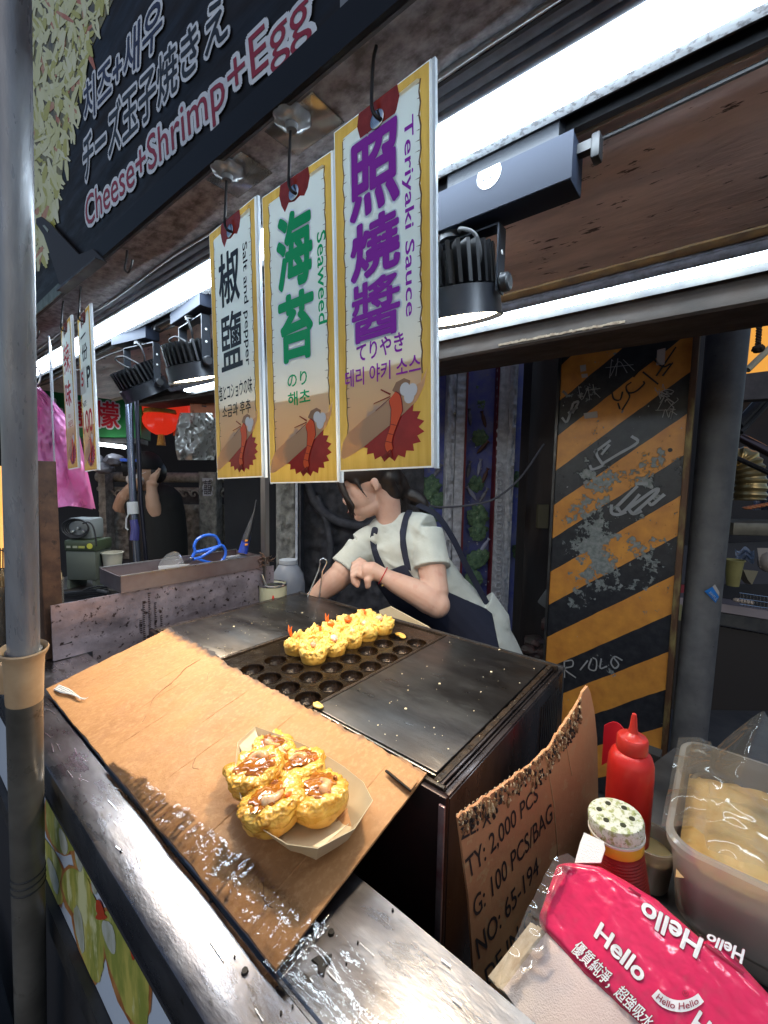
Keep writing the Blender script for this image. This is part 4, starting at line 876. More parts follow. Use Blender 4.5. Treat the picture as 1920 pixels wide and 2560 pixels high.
for i in range(3):
    m_ = Matrix.Translation(lc+V((.004*i,-.002*i,.012+.016*i))) @ Matrix.Rotation(R(6+10*i),4,'Y') @ Matrix.Rotation(R(8*i),4,'X')
    g = G(); g.lathe([(.0005,0),(.040,.0),(.052,.004),(.056,.012),(.058,.0125),(.058,.014),(.055,.0138),(.050,.0055),(.0005,.0018)], seg=40, cap=False)
    g.done('lid', M('cream_translucent', (.66,.56,.40), .3, c2=(.6,.48,.32), sc_=20, tl=.3), ls, deform=lambda p, m_=m_: ls.matrix_basis.inverted() @ (m_ @ (ls.matrix_basis @ p)) )
g = G(); g.grid(lambda u, v: V((-.15+.07*u, .84+.02*math.sin(u*5), .872+.078*v+.005*math.sin(u*9))), 12, 8, thick=(0,.002,0)); tag(g.done('red_sheet', M('red_bag', (.6,.02,.03), .35)), 'red plastic sheet showing between the carton panel and the red bottle', 'bag')
# ---- translucent tubs with mashed filling
def rrect(x0, y0, x1, y1, r_, z, n=8):
    o = []
    for cx_, cy_, a0 in ((x1-r_,y0+r_,-math.pi/2),(x1-r_,y1-r_,0),(x0+r_,y1-r_,math.pi/2),(x0+r_,y0+r_,math.pi)):
        o += [V((cx_+r_*math.cos(a0+a), cy_+r_*math.sin(a0+a), z)) for a in [math.pi/2*k/n for k in range(n+1)]]
    return o
def tub(name, label, x0, y0, x1, y1, zb, zt, mt, parent=None):
    t = thing(name, label, 'tub', ((x0+x1)/2,(y0+y1)/2,zb), 0, 'clear tubs on the prep table')
    s = .014; rings = [rrect(x0+s,y0+s,x1-s,y1-s,.022,zb), rrect(x0+s*.6,y0+s*.6,x1-s*.6,y1-s*.6,.027,zb+.008)] + [rrect(x0+s*.6*(1-k_),y0+s*.6*(1-k_),x1-s*.6*(1-k_),y1-s*.6*(1-k_),.029,zb+.012+(zt-.014-zb-.012)*k_) for k_ in (.25,.5,.75,1)]
    rings += [rrect(x0-.0045,y0-.0045,x1+.0045,y1+.0045,.032,zt-.012), rrect(x0-.0055,y0-.0055,x1+.0055,y1+.0055,.032,zt-.003), rrect(x0-.003,y0-.003,x1+.003,y1+.003,.031,zt)]
    rings += [rrect(x0+.0015,y0+.0015,x1-.0015,y1-.0015,.029,zt), rrect(x0+.002,y0+.002,x1-.002,y1-.002,.029,zt-.014), rrect(x0+s*.6+.0015,y0+s*.6+.0015,x1-s*.6-.0015,y1-s*.6-.0015,.027,zb+.009), rrect(x0+s+.001,y0+s+.001,x1-s-.001,y1-s-.001,.022,zb+.0015)]
    g = G(); g.loft(rings, cap=True); g.done('tub_wall', mt, t); return t
tubM = mk('tub_plastic', .30, (.85,.80,.72), .04, .15)
t2 = tub('food_tub', 'lower clear plastic tub under the filled tub at right edge', -.012,.560,.30,.785,.8715,.962, tubM)
t1 = tub('food_tub', 'upper clear plastic tub with pale yellow filling and crumpled film at right edge', -.026,.548,.31,.79,.900,1.002, tubM)
fill = M('pale_filling', (.66,.45,.20), .5, c2=(.58,.34,.11), sc_=20, c3=(.72,.56,.32), sc3=40, bump=.6, bsc=60, sss=.15)
g = G(); g.loft([rrect(-.004,.568,.28,.76,.020,.906), rrect(-.018,.556,.296,.776,.022,.955)], cap=True); g.done('filling_block', fill, t1)
g = G(); g.grid(lambda u, v: V((-.018+.314*u, .556+.220*v, .9555+.032*(math.sin(math.pi*min(1,.02+u*1.3))*math.sin(math.pi*v))**.4+.007*fbm((u*3,v*3,0),3))), 40, 30); g.done('filling_mound', fill, t1)
wrapM = film('crumpled_wrap', (.97,.95,.92), .02, .08, haze=.10, hc=(.8,.72,.6), bump=.2, bsc=30)
def wrap(u, v):
    x, y = -.036+.34*u, .575+.225*v; ridge = max(0, 1-abs(u-.10-.18*v)*7)
    z = .994+.006*fbm((u*4,v*4,1),1)+abs(fbm((u*3,v*1.2,5),2.2,2))*.012 + .075*ridge*(v**2) + (.012 if u < .12 else 0)
    if u < .08: z -= .012*(1-u/.08)
    return V((x,y,z))
g = G(); g.grid(wrap, 110, 80); g.done('crumpled_film', wrapM, t1, ang=80)

# ---- napkin pack
P0 = V((-.07,.44,.955)); eU = V((1,-.03,0)).normalized(); eV = V((0,.80,.60)).normalized(); eN = eU.cross(eV).normalized(); 
if eN.z < 0: eN = -eN
NP = lambda x, y: on_plane(x, y, P0, eN)
def uvp(p): d = p-P0; return d.dot(eU), d.dot(eV)
def hh(a, b): return .0025*math.cos(b*26)*1 + .0014*fbm((a*2.2,b*1.1,0),14,3) + abs(fbm((a*1.2+b*1.6,b*.7-a*.5,4),20,2))*.0024 + .0006*fbm((a,b,2),120)
def NPH(x, y, l=0): p = NP(x, y); a, b = uvp(p); return p+eN*(hh(a,b)+l)
nk = thing('napkin_pack', 'bright pink printed plastic pack of paper napkins open at its left end', 'napkins', (-.03,.42,.871))
pinkM = M('pink_wrapper', (.72,.03,.10), .22, c2=(.66,.02,.085), sc_=8, coat=.35, bump=.25, bsc=70, sss=.03)
edge_top = [c_(*p) for p in ((645,870),(700,868),(840,885),(960,950),(1040,1000),(1120,1045),(1200,1120),(1270,1180),(1345,1250),(1400,1235),(1460,1262),(1545,1375),(1659,1500),(1800,1640))]
edge_bot = [c_(*p) for p in ((545,1160),(575,1215),(625,1270),(700,1355),(760,1420),(850,1500),(940,1590),(1010,1650),(1080,1720),(1150,1790),(1230,1860),(1330,1960),(1450,2080),(1600,2200))]
def along(E, t): t *= len(E)-1; i = min(int(t), len(E)-2); f = t-i; return (E[i][0]*(1-f)+E[i+1][0]*f, E[i][1]*(1-f)+E[i+1][1]*f)
def wr(u, v):
    a, b = along(edge_bot, u), along(edge_top, u); x, y = a[0]*(1-v)+b[0]*v, a[1]*(1-v)+b[1]*v
    p = NPH(x, y)
    if u < .06: p = p - eN*.006*(1-u/.06)**2
    e = min(v, 1-v); p = p - eN*.010*max(0, 1-e/.10)**2
    return p
g = G(); g.grid(wr, 170, 80); g.done('wrapper', pinkM, nk, ang=70)
g = G()  # back and underside of the wrapper
def wr2(u, v): p = wr(u, 1); return p + (-eN*.045 + V((0,.004,0)))*v
g.grid(wr2, 60, 6); g.done('wrapper_back', pinkM, nk)
# napkins: stack leaning, edge layers at the left
nb = thing('napkin_stack', 'stack of thin pale pink paper napkins sticking out of the open pack', 'napkins', (-.08,.40,.872))
napM = M('napkin_pink', (.80,.66,.58), .75, c2=(.68,.50,.44), sc_=6, bump=.5, bsc=700)
lay = M('napkin_edge', (.70,.60,.46), .8, c2=(.5,.38,.25), sc_=60)
corn = [c_(*p) for p in ((590,1205),(372,1490),(430,1570),(760,1950),(1250,2100),(1180,1800),(820,1440))]
base_poly = [NP(*p) for p in corn]
for i in range(16):
    random.seed(i); o_ = -eN*(.0022*i+.003) + eU*random.uniform(-.0012,.0012)+eV*random.uniform(-.0012,.0012)
    pts = [p+o_+ (eU*-.0016*i if k_ in (0,1) else V()) for k_, p in enumerate(base_poly)]
    g = G(); g.prism(pts, -eN*.0015); g.done('napkin', napM if i == 0 else lay, nb, smooth=False)
def ntext(t, c4, halo_=.05, b=.0, col_='w', **kw):
    P4 = [c_(*p) for p in c4]
    def mp(u, v, l=0):
        x = (P4[0][0]*(1-u)+P4[1][0]*u)*(1-v)+(P4[3][0]*(1-u)+P4[2][0]*u)*v; y = (P4[0][1]*(1-u)+P4[1][1]*u)*(1-v)+(P4[3][1]*(1-u)+P4[2][1]*u)*v
        return NPH(x, y, l)
    if halo_: g = G(); g.glyphs(t, mp, halo_, lift=.0010); g.done('lettering_outline', M('ink_dark_pink', (.30,.012,.035), .3), nk, smooth=False)
    g = G(); g.glyphs(t, mp, b, lift=.0015); g.done('lettering', M('ink_cream', (.78,.72,.70), .3), nk, smooth=False)
ntext('Hello', ((822,1240),(1040,1462),(1085,1400),(858,1175)), .05, .028)
ntext('Hello', ((1345,1255),(1060,1068),(1040,1150),(1312,1345)), .05, .028)
ntext('優質純淨，超強吸水', ((705,1310),(1075,1690),(1120,1640),(755,1255)), .05, .012)
ntext('Hello', ((1545,1305),(1372,1225),(1355,1262),(1530,1372)), .05, .028)
ntext('Hello', ((1275,1690),(1480,1880),(1530,1815),(1330,1600)), .05, .028)
g = G(); a0, a1 = [], []
for k_ in range(13):
    t = k_/12; an = 2.55-1.75*t; a0.append(c_(1235+165*math.cos(an)*-1*-1, 1410+175*math.sin(an)+20)); a1.append(c_(1235+125*math.cos(an), 1410+118*math.sin(an)+20))
for k_ in range(12): g.poly([NPH(*a0[k_],.0012), NPH(*a0[k_+1],.0012), NPH(*a1[k_+1],.0012), NPH(*a1[k_],.0012)])
g.done('badge', M('ink_cream'), nk, smooth=False)
def arcmap(u, v, l=0):
    t = .08+.84*u; an = 2.55-1.75*t; r1 = 125+(165-125)*(.78-.56*v); r2 = 118+(175-118)*(.78-.56*v); return NPH(*c_(1235+r1*math.cos(an), 1430+r2*math.sin(an)), .0016+l)
g = G(); g.glyphs('Hello Hello', arcmap, .01); g.done('lettering', M('ink_dark_pink'), nk, smooth=False)
g = G(); g.glyphs('®', lambda u, v, l=0: NPH(*c_(1243+30*u+6*v, 1525-30*v+12*u), .0012+l), 0); g.done('lettering', M('ink_dark_pink'), nk, smooth=False)
g = G(); g.poly([NPH(*c_(*p), .0013) for p in ((1352,1282),(1362,1272),(1545,1412),(1538,1424))]); g.done('printed_bar', M('ink_dark_pink'), nk, smooth=False)
g = G(); g.poly([NPH(*c_(*p), .0013) for p in ((985,1008),(992,1000),(1050,1040),(1045,1050))]); g.done('printed_bar', M('ink_dark_pink'), nk, smooth=False)
fE = [c_(*p) for p in ((375,1480),(395,1400),(430,1300),(480,1180),(540,1060),(600,930),(640,862),(700,850))]; fI = [c_(*p) for p in ((470,1440),(560,1370),(620,1300),(590,1200),(600,1120),(650,1020),(700,930),(740,880))]
def fe(u, v):
    a, b = along(fE, u), along(fI, u); x, y = a[0]*(1-v)+b[0]*v, a[1]*(1-v)+b[1]*v; p = NP(x, y); return p+eN*(.006+abs(fbm((p.x,p.y*1.3,p.z),32,2))*.008)
g = G(); g.grid(fe, 90, 34); g.done('clear_end', wrapM, nk, ang=80)
g = G(); g.prism([NP(*c_(*p))+eN*.0-V((0,-.02,-.004)) for p in ((700,960),(728,858),(748,806),(845,852),(852,890),(830,960))], -eN*.003); g.done('napkin', M('napkin_white', (.72,.68,.64), .8, bump=.4, bsc=600), nb, smooth=False)
# ================================================================ THE COOK
D = 1.44
A = lambda x, y, d=D: at(x, y, d)
wm = thing('person', 'woman in pale t-shirt and navy apron leaning over behind the griddle, dark hair tied back', 'person', (-.75,1.25,0))
skin = M('skin', (.53,.345,.27), .5, c2=(.50,.29,.22), sc_=16, c3=(.45,.22,.17), sc3=30, lo3=.56, hi3=.75, sss=.10, bump=.06, bsc=300)
shirt = M('pale_shirt', (.50,.51,.46), .85, c2=(.42,.43,.39), sc_=10, bump=1.0, bsc=42, sheen=.2)
navy = M('navy_apron', (.010,.012,.028), .8, c2=(.014,.016,.034), sc_=10, bump=.3, bsc=300)
hairM = M('dark_hair', (.012,.009,.009), .38, c2=(.022,.015,.013), sc_=60, st=(1,1,.2), bump=.3, bsc=200)
rH = V((RT.x,RT.y,0)).normalized(); dH = V((FW.x,FW.y,0)).normalized(); tl_ = R(23)
fwd = (-rH*math.cos(tl_) - V((0,0,1))*math.sin(tl_)); upv = (V((0,0,1))*math.cos(tl_) - rH*math.sin(tl_)); sid = -dH
HC = A(921, 1212, 1.43); HM = Matrix((fwd, sid, upv)).transposed().to_4x4(); HM.translation = HC
h = lambda x, y, z: HM @ V((x, y, z))
R3 = HM.to_3x3().to_4x4()
g = G()
def hb(c, r_, sub=4): g.ball(h(*c), 1, sub, r_, R3)
hb((-.008,0,.035),(.092,.074,.086)); hb((.030,0,-.015),(.056,.062,.080)); hb((.030,0,-.066),(.052,.050,.038)); hb((.064,0,-.088),(.022,.026,.018)); hb((.052,0,.040),(.045,.055,.045))
g.tube([h(.076,0,.012), h(.088,0,-.008), h(.097,0,-.027)], [.006,.0075,.0085], 12); hb((.091,.008,-.032),(.008,.006,.006),3); hb((.091,-.008,-.032),(.008,.006,.006),3)
hb((.087,0,-.055),(.013,.020,.0055),3); hb((.084,0,-.066),(.013,.018,.006),3); hb((.060,.034,-.030),(.022,.018,.028)); hb((.060,-.034,-.030),(.022,.018,.028)); hb((.078,.0,.030),(.014,.040,.008))
for s_ in (-1, 1): 
    hb((-.026,s_*.073,-.004),(.012,.008,.022)); hb((-.022,s_*.072,-.022),(.008,.006,.008),3)
nb_ = A(972, 1318, 1.45)
g.tube([h(-.030,0,-.035), h(-.040,0,-.075), nb_+V((0,0,.03)), nb_+V((0,0,-.04))], [.046,.043,.044,.048], 20)
# shoulders and arms share the body mesh
Ls, Le, Lw = A(1068,1335,1.40), A(1092,1512,1.30), A(952,1436,1.31); Rs, Re, Rw = A(905,1372,1.45), A(850,1440,1.42), A(775,1505,1.45)
g.tube([nb_+V((0,0,-.06)), A(1010,1365,1.46), Ls.lerp(Le,.12)], [.055,.06,.042], 16)
g.tube(bez([Ls, Ls.lerp(Le,.4), Ls.lerp(Le,.8), Le], 5), [.045]*4+[.045]*4+[.043]*4+[.038]*4, 18); g.ball(Le, .041, 3)
g.tube(bez([Le, Le.lerp(Lw,.3)+V((0,0,.004)), Le.lerp(Lw,.7), Lw], 5), [.040,.042,.044,.044,.043,.042,.041,.039,.037,.035,.033,.031,.029,.027,.025,.024], 18)
g.tube(bez([Rs, Rs.lerp(Re,.5), Re], 5), [.048]*5+[.044]*5+[.040], 18); g.ball(Re, .041, 3)
g.tube(bez([Re, Re.lerp(Rw,.4), Rw], 5), [.041,.042,.042,.041,.040,.038,.036,.034,.031,.029,.026], 18)
# left fist: palm, bent fingers and thumb
wd = (Lw-Le).normalized(); pc = Lw + wd*.045 + V((0,0,-.012)); g.tube([Lw, Lw+wd*.03+V((0,0,-.004)), Lw+wd*.062+V((0,0,-.020))], [.024,.030,.027], 14)
kn = Lw + wd*.078 + V((0,0,-.020))
for i, (a, L_) in enumerate(((0,1.),(1,1.04),(2,.98),(3,.82))):
    o_ = kn + V((.776,.63,0))*(.006*(i-1.5)) + V((0,-.012*(i-1.5),-.012*(i-1.5)+.006)) 
    p1 = o_ + (wd*.020 + V((0,0,-.020)))*L_; p2 = p1 + V((.006,0,-.022))*L_; p3 = p2 + (-wd*.016+V((0,0,-.006)))*L_
    g.tube([o_-wd*.02, o_, p1, p2, p3], [.010,.0105,.0098,.009,.0075], 10); g.ball(p3, .0075, 2)
g.tube([Lw+wd*.028+V((.004,-.014,-.014)), Lw+wd*.045+V((.016,-.020,-.036)), Lw+wd*.052+V((.022,-.014,-.054)), Lw+wd*.060+V((.022,-.008,-.066))], [.014,.0125,.010,.008], 10)
# right hand
wr_ = (Rw-Re).normalized(); g.tube([Rw, Rw+wr_*.04+V((0,0,-.01)), Rw+wr_*.08+V((0,0,-.025))], [.026,.031,.028], 12)
for i in range(4):
    o_ = Rw+wr_*.085+V((.0,.011*(i-1.5),-.028)); g.tube([o_, o_+wr_*.025+V((0,0,-.016)), o_+wr_*.03+V((0,0,-.038)), o_+wr_*.015+V((0,0,-.05))], [.0098,.0095,.0088,.007], 8)
g.tube([Rw+wr_*.03+V((0,-.02,-.005)), Rw+wr_*.06+V((0,-.035,-.02)), Rw+wr_*.085+V((0,-.03,-.035))], [.013,.0115,.009], 8)
body = g.done('body', skin, wm, remesh=.0034, smo=5, ang=180)
# face details
lipM = M('lip', (.45,.14,.12), .4); eyeM = M('eye_dark', (.02,.015,.014), .3)
g = G(); g.tube([h(.080,.014,-.0605), h(.094,.006,-.0605), h(.0975,0,-.0605), h(.094,-.006,-.0605), h(.080,-.014,-.0605)], [.0015,.0035,.0042,.0035,.0015], 8); g.done('lips', lipM, wm)
for s_ in (1, -1):
    g = G(); g.tube([h(.070,s_*.045,.003), h(.079,s_*.036,.004), h(.085,s_*.025,.003)], [.0012,.0026,.0012], 6); g.done('eyelashes', eyeM, wm)
    g = G(); g.tube([h(.068,s_*.050,.024), h(.082,s_*.036,.028), h(.090,s_*.018,.026)], [.0008,.0022,.0012], 6); g.done('eyebrow', hairM, wm)
# hair: cap with parting, side locks, low ponytail
g = G()
def hb2(c, r_, sub=4): g.ball(h(*c), 1, sub, r_, R3)
hb2((-.032,0,.052),(.088,.086,.084)); hb2((.030,0,.088),(.062,.072,.040)); hb2((-.070,0,.0),(.050,.070,.062)); hb2((-.072,0,-.036),(.036,.056,.050)); hb2((-.085,0,.03),(.04,.07,.06)); hb2((.066,.0,.072),(.026,.060,.030))
for s_ in (1, -1):
    hb2((.000,s_*.062,.052),(.060,.024,.044))
    g.tube([h(.070,s_*.058,.085), h(.080,s_*.060,.035), h(.079,s_*.062,-.01), h(.070,s_*.060,-.045), h(.083,s_*.052,-.075)], [.014,.013,.011,.008,.003], 8)
    g.tube([h(.030,s_*.074,.03), h(.022,s_*.078,-.012), h(.012,s_*.074,-.050), h(.030,s_*.066,-.064)], [.010,.004,.0025,.0012], 6)
pb_ = A(1012,1232,1.46); 
g.tube(bez([h(-.088,0,-.005), pb_, A(1040,1245,1.46), A(1058,1262,1.45), A(1050,1285,1.44)], 5), [.034,.036,.036,.034,.03,.028,.028,.03,.03,.03,.028,.027,.025,.023,.021,.018,.015,.012,.009,.006,.003], 12)
hair = g.done('hair', hairM, wm, remesh=.0045, smo=3, ang=180)
g = G(); random.seed(2)
for k_ in range(46):
    s_ = random.choice((1,1,1,-1)); t = random.random()
    a = h(.075-.02*t, s_*(.060+.01*random.random()), .08); q = [a, h(.084+random.gauss(0,.004), s_*.064, .02), h(.078+random.gauss(0,.005), s_*.064, -.03), h(.084+random.gauss(0,.008), s_*.055, -.07+random.gauss(0,.01))]
    g.tube(bez(q, 4), .0009, 4)
for k_ in range(50):
    a = random.uniform(0,1); q = [h(-.085,.03*random.gauss(0,1),-.02), A(1012+random.gauss(0,6),1245+random.gauss(0,10),1.44), A(1005+random.gauss(0,14),1290+random.gauss(0,14),1.43)]; g.tube(bez(q, 4), .0009, 4)
    q = [A(1045,1240,1.45), A(1060+random.gauss(0,5),1262+random.gauss(0,6),1.44), A(1062+random.gauss(0,10),1285+random.gauss(0,8),1.43)]; g.tube(bez(q, 4), .0009, 4)
g.done('loose_strands', hairM, wm)['kind'] = 'stuff'
# torso, clothing
def torso(extra=0):
    g = G()
    pts = [(978,1316,1.455,.070),(993,1340,1.46,.108),(1018,1400,1.47,.124),(1050,1450,1.49,.128),(1092,1500,1.51,.126),(1140,1550,1.53,.128),(1185,1610,1.55,.142),(1215,1680,1.56,.150)]
    P_ = bez([A(x,y,d) for x,y,d,_ in pts], 4); rr = [pts[min(i//4,7)][3]*(1-(i%4)/4)+pts[min(i//4+1,7)][3]*(i%4)/4+extra for i in range(len(P_))]
    g.tube(P_, rr, 28); g.ball(P_[-1], rr[-1], 4)
    g.tube(bez([A(902,1366,1.45), A(935,1345,1.46), A(985,1335,1.46), A(1035,1325,1.43), A(1068,1332,1.40)], 4), [.050+extra]*5+[.066+extra]*7+[.062+extra]*5, 20)
    return g
g = torso()
g.tube([Ls+V((0,0,.012)), Ls.lerp(Le,.22), Ls.lerp(Le,.42), Ls.lerp(Le,.50)], [.052,.056,.060,.063], 24)
g.tube([Rs+V((0,0,.008)), Rs.lerp(Re,.30), Rs.lerp(Re,.62), Rs.lerp(Re,.75)], [.052,.054,.057,.059], 24)
g.tube([A(978,1318,1.455), A(974,1303,1.452)], [.064,.058], 24)
tail = [A(1236,1560,1.52), A(1250,1610,1.52), A(1262,1650,1.52)]; g.tube([A(1195,1530,1.53)]+tail, [.09,.062,.045,.03], 16)
def fold(p):
    w = wm.matrix_basis @ p; n_ = noise.fractal(V((w.x*1.0+w.z*.6, w.y, w.z*1.2))*11, 1, 2, 2); m_ = noise.noise(V((w.x*2+w.z*2.4, w.y*2, w.z-w.x))*9)
    c = A(1040,1430,1.5); d = (w-c).normalized(); cr = noise.noise(V((w.x*5+w.z*9, w.y*3, w.x*2-w.z))*5.5); return p + d*(.007*n_-.011*max(0,m_)**1.4-.010*max(0,cr)**1.2)
sh_ = g.done('shirt', shirt, wm, remesh=.0048, smo=3, ang=180, deform=fold)
# apron: shell just outside the shirt, kept where the cloth covers
def inside(x, y, P):
    c = False; j = len(P)-1
    for i in range(len(P)):
        if (P[i][1] > y) != (P[j][1] > y) and x < (P[j][0]-P[i][0])*(y-P[i][1])/(P[j][1]-P[i][1])+P[i][0]: c = not c
        j = i
    return c
def shell(name, region, extra, mt, front=None):
    g = torso(extra); o = g.done(name, mt, wm, remesh=.0042, smo=4, ang=180); me = o.data; M_ = wm.matrix_basis
    bm = bmesh.new(); bm.from_mesh(me); kill = []
    for f in bm.faces:
        p = M_ @ f.calc_center_median(); x, y = proj(p)
        if not inside(x, y, region) or (front and not front(p, f.normal)): kill.append(f)
    bmesh.ops.delete(bm, geom=kill, context='FACES')
    bv = {v: [e.other_vert(v) for e in v.link_edges if e.is_boundary] for v in bm.verts if v.is_boundary}
    for _ in range(16):
        new = {v: v.co.lerp((ns[0].co+ns[1].co)/2, .5) for v, ns in bv.items() if len(ns) == 2}
        for v, c in new.items(): v.co = c
    bmesh.ops.solidify(bm, geom=bm.faces[:], thickness=.0015); bm.to_mesh(me); bm.free(); return o
shell('apron', [(938,1416),(971,1427),(1013,1410),(1030,1440),(1062,1470),(1108,1474),(1166,1500),(1229,1527),(1240,1580),(1252,1640),(1260,1900),(900,1900),(880,1560),(890,1470),(915,1430)], .008, navy, front=lambda p, n_: True)
shell('apron_strap', [(931,1316),(946,1318),(939,1350),(946,1385),(962,1418),(968,1432),(944,1424),(929,1380),(924,1345)], .006, navy, front=lambda p, n_: n_.dot(FW) < .2)
shell('apron_strap', [(1024,1262),(1056,1256),(1052,1268),(1034,1272),(1020,1300),(1014,1345),(1020,1385),(1030,1430),(1012,1420),(1001,1370),(999,1330),(1008,1290)], .006, navy, front=lambda p, n_: n_.dot(FW) < .2)
st_ = bez([A(1052,1262,1.42), A(1100,1290,1.42), A(1138,1345,1.43), A(1168,1405,1.44), A(1200,1465,1.46), A(1236,1530,1.47), A(1262,1570,1.47)], 6)
g = G(); g.loft([[p+(rH*a_+V((0,0,1))*b_)*1-rH*.010 for a_, b_ in ((-.008,-.005),(.008,.004),(.009,.006),(-.006,-.001))] for p in st_]); g.done('back_strap', navy, wm)
g = G(); hp = A(1205,1690,1.56); g.loft([[hp+V((.15*math.cos(t)*s_, .13*math.sin(t)*s_, z)) for t in [k*2*math.pi/24 for k in range(24)]] for s_, z in ((1.02,.02),(1.05,-.08),(1.08,-.25),(1.1,-.42))]); g.done('apron_skirt', navy, wm)
for s_ in (-1,1):
    f_ = V((hp.x+s_*.09, hp.y+.02, 0)); g = G(); g.tube([V((hp.x+s_*.08,hp.y+.01,hp.z-.1)), V((hp.x+s_*.09,hp.y+.02,.45)), f_+V((0,0,.09))], [.085,.065,.05], 16); g.done('trouser_leg', black, wm)
    g = G(); g.ball(f_+V((0,-.05,.045)), .05, 3, (1,2.2,.85)); g.done('shoe', black, wm)
g = G(); c_w = Lw.lerp(Le,.04); a_ = wd.orthogonal().normalized(); b_ = wd.cross(a_); g.tube([c_w+(a_*math.cos(t)+b_*math.sin(t))*.0285 for t in [k*math.pi/10 for k in range(21)]], .0016, 6); g.done('red_bracelet', M('red_cord', (.4,.01,.02), .6), wm)
g = G(); g.ball(c_w+V((.008,-.012,-.027)), .0045, 2); g.done('bracelet_bead', M('gold', (.7,.5,.2), .3, 1), wm)
# tongs in her right hand
tg = [A(770,1492,1.40), A(788,1440,1.40), A(803,1412,1.40)]; t = thing('tongs', 'thin steel tongs with a looped spring end held behind the griddle', 'tongs', A(785,1470,1.40))
g = G(); lc_ = A(808,1405,1.40); g.tube([A(767,1498,1.40), A(797,1425,1.40)] + arc(lc_, .0115, math.pi*1.15, -math.pi*.15, 12, rH, V((0,0,1))) + [A(806,1428,1.40), A(798,1500,1.40)], .0024, 8); g.done('wire_arms', ringM, t)
# ================================================================ LEFT SIDE OF THE STALL
g = G(); g.grid(lambda u, v: V((-1.205+.0015*fbm((0,u*.6,v*.5),9), .262+.623*u, .9515+.1335*v)), 60, 20, thick=(-.004,0,0)); g.grid(lambda u, v: V((-1.205, .342+.543*u, .55+.4*v)), 4, 4, thick=(-.004,0,0))
sp_ = tag(g.done('side_panel', lav), 'grey lavender steel side panel with rust specks left of the griddle', 'panel')
g = G(); random.seed(6)
for x0 in ((.46,1.05,.94),(.475,1.07,.95),(.49,1.04,.90),(.505,1.0,.93),(.452,1.0,.965)):
    z = x0[1]
    while z > x0[2]:
        g.box((-1.2035,x0[0]-.0015*random.random(),z),(-1.2022,x0[0]+.003+.003*random.random(),z+.0022)); z -= .0055; 
g.prism([V((-1.2035,.468,.955)),V((-1.2035,.479,.957)),V((-1.2035,.478,.935)),V((-1.2035,.472,.932))], (.0012,0,0))
g.done('drip_marks', M('drip_black', (.015,.010,.012), .5), sp_, smooth=False)['kind'] = 'stuff'
wp = thing('wood_post', 'short reddish brown post beside the green machine below the pink bag', 'post', (-1.245,.27,.951))
g = G(); g.box((-1.262,.253,.951),(-1.226,.290,1.42), bev=.002); g.done('post', rust, wp)
g = G(); g.box((-1.225,.272,1.068),(-1.205,.300,1.076)).box((-1.225,.272,.985),(-1.205,.300,.993)); g.done('hinge', black, wp)
pst = thing('steel_post', 'vertical steel angle post behind the tray rising up behind the menu signs', 'post', (-1.2,.86,.55))
g = G(); g.box((-1.215,.840,.55),(-1.190,.843,1.829)).box((-1.215,.8435,.55),(-1.212,.872,1.829)); g.done('angle', M('post_steel', (.22,.215,.215), .4, .7, c2=(.12,.11,.11), sc_=8, st=(1,1,.2), rvar=.1), pst)
g = G(); random.seed(14)
for i in range(26): c = V((-1.203+random.gauss(0,.006),.842+random.gauss(0,.010),1.112+random.gauss(0,.009))); g.tube(bez([c, c+V((random.gauss(0,.01),random.gauss(0,.014),random.gauss(0,.008))), c+V((random.gauss(0,.012),random.gauss(0,.02),random.gauss(0,.01)))], 3), .0013, 5)
g.done('wire_tie', M('wire_brown', (.12,.07,.05), .5, .5), pst)['kind'] = 'stuff'
# hanging tray and its contents
ty = thing('steel_tray', 'open stainless steel tray fixed on the side panel holding scissors and a scoop', 'tray', (-1.27,.62,1.09))
x0, x1, y0, y1, z0, z1 = -1.355, -1.2, .408, .832, 1.085, 1.128
for nm, a, b in (('tray_bottom',(x0,y0,z0),(x1,y1,z0+.002)),('tray_front',(x1-.002,y0,z0+.0025),(x1,y1,z1)),('tray_back',(x0,y0,z0+.0025),(x0+.002,y1,z1)),('tray_end',(x0+.0025,y0,z0+.0025),(x1-.0025,y0+.002,z1)),('tray_end',(x0+.0025,y1-.002,z0+.0025),(x1-.0025,y1,z1))):
    g = G(); g.box(a, b); g.done(nm, M('tray_steel', (.30,.26,.27), .36, .75, c2=(.2,.15,.16), sc_=7, bump=.15, bsc=120, rvar=.1), ty)
g = G(); g.box((x1-.006,y0,z1+.0003),(x1+.001,y1,z1+.003)).box((x0-.001,y0,z1+.0003),(x0+.006,y1,z1+.003)); g.done('tray_rim', steel2, ty)
sc0 = V((-1.275,.66,1.135)); ss = thing('scissors', 'large scissors with bright blue handles lying open side up in the tray', 'scissors', sc0)
blueP = M('blue_plastic', (.02,.12,.62), .3, coat=.3)
TX = lambda x, y, X=-1.262: on_x(x, y, X)
k2 = .446; L2 = lambda x, y: (x*k2, 1160+y*k2)
def loop(pts, X, r_): return bez([TX(*L2(*p), X) for p in pts], 6)
g = G(); g.tube(loop([(1075,528),(1092,490),(1088,460),(1105,425),(1150,400),(1200,402),(1225,430),(1232,460)], -1.262, 0), .0046, 10); g.tube(loop([(1232,460),(1180,475),(1120,490),(1092,494)], -1.262, 0), .0052, 10); g.done('handle', blueP, ss)
g = G(); g.tube(loop([(1085,535),(1130,520),(1200,478),(1240,455),(1262,480),(1262,515),(1240,545),(1200,556),(1150,546),(1100,530)], -1.252, 0), .0046, 10); g.done('handle', blueP, ss)
g = G(); g.prism([TX(*L2(*p), -1.258) for p in ((1085,520),(1092,538),(1050,560),(1010,566),(1000,560),(1040,540))], (.003,0,0)); g.done('blade', ringM, ss)
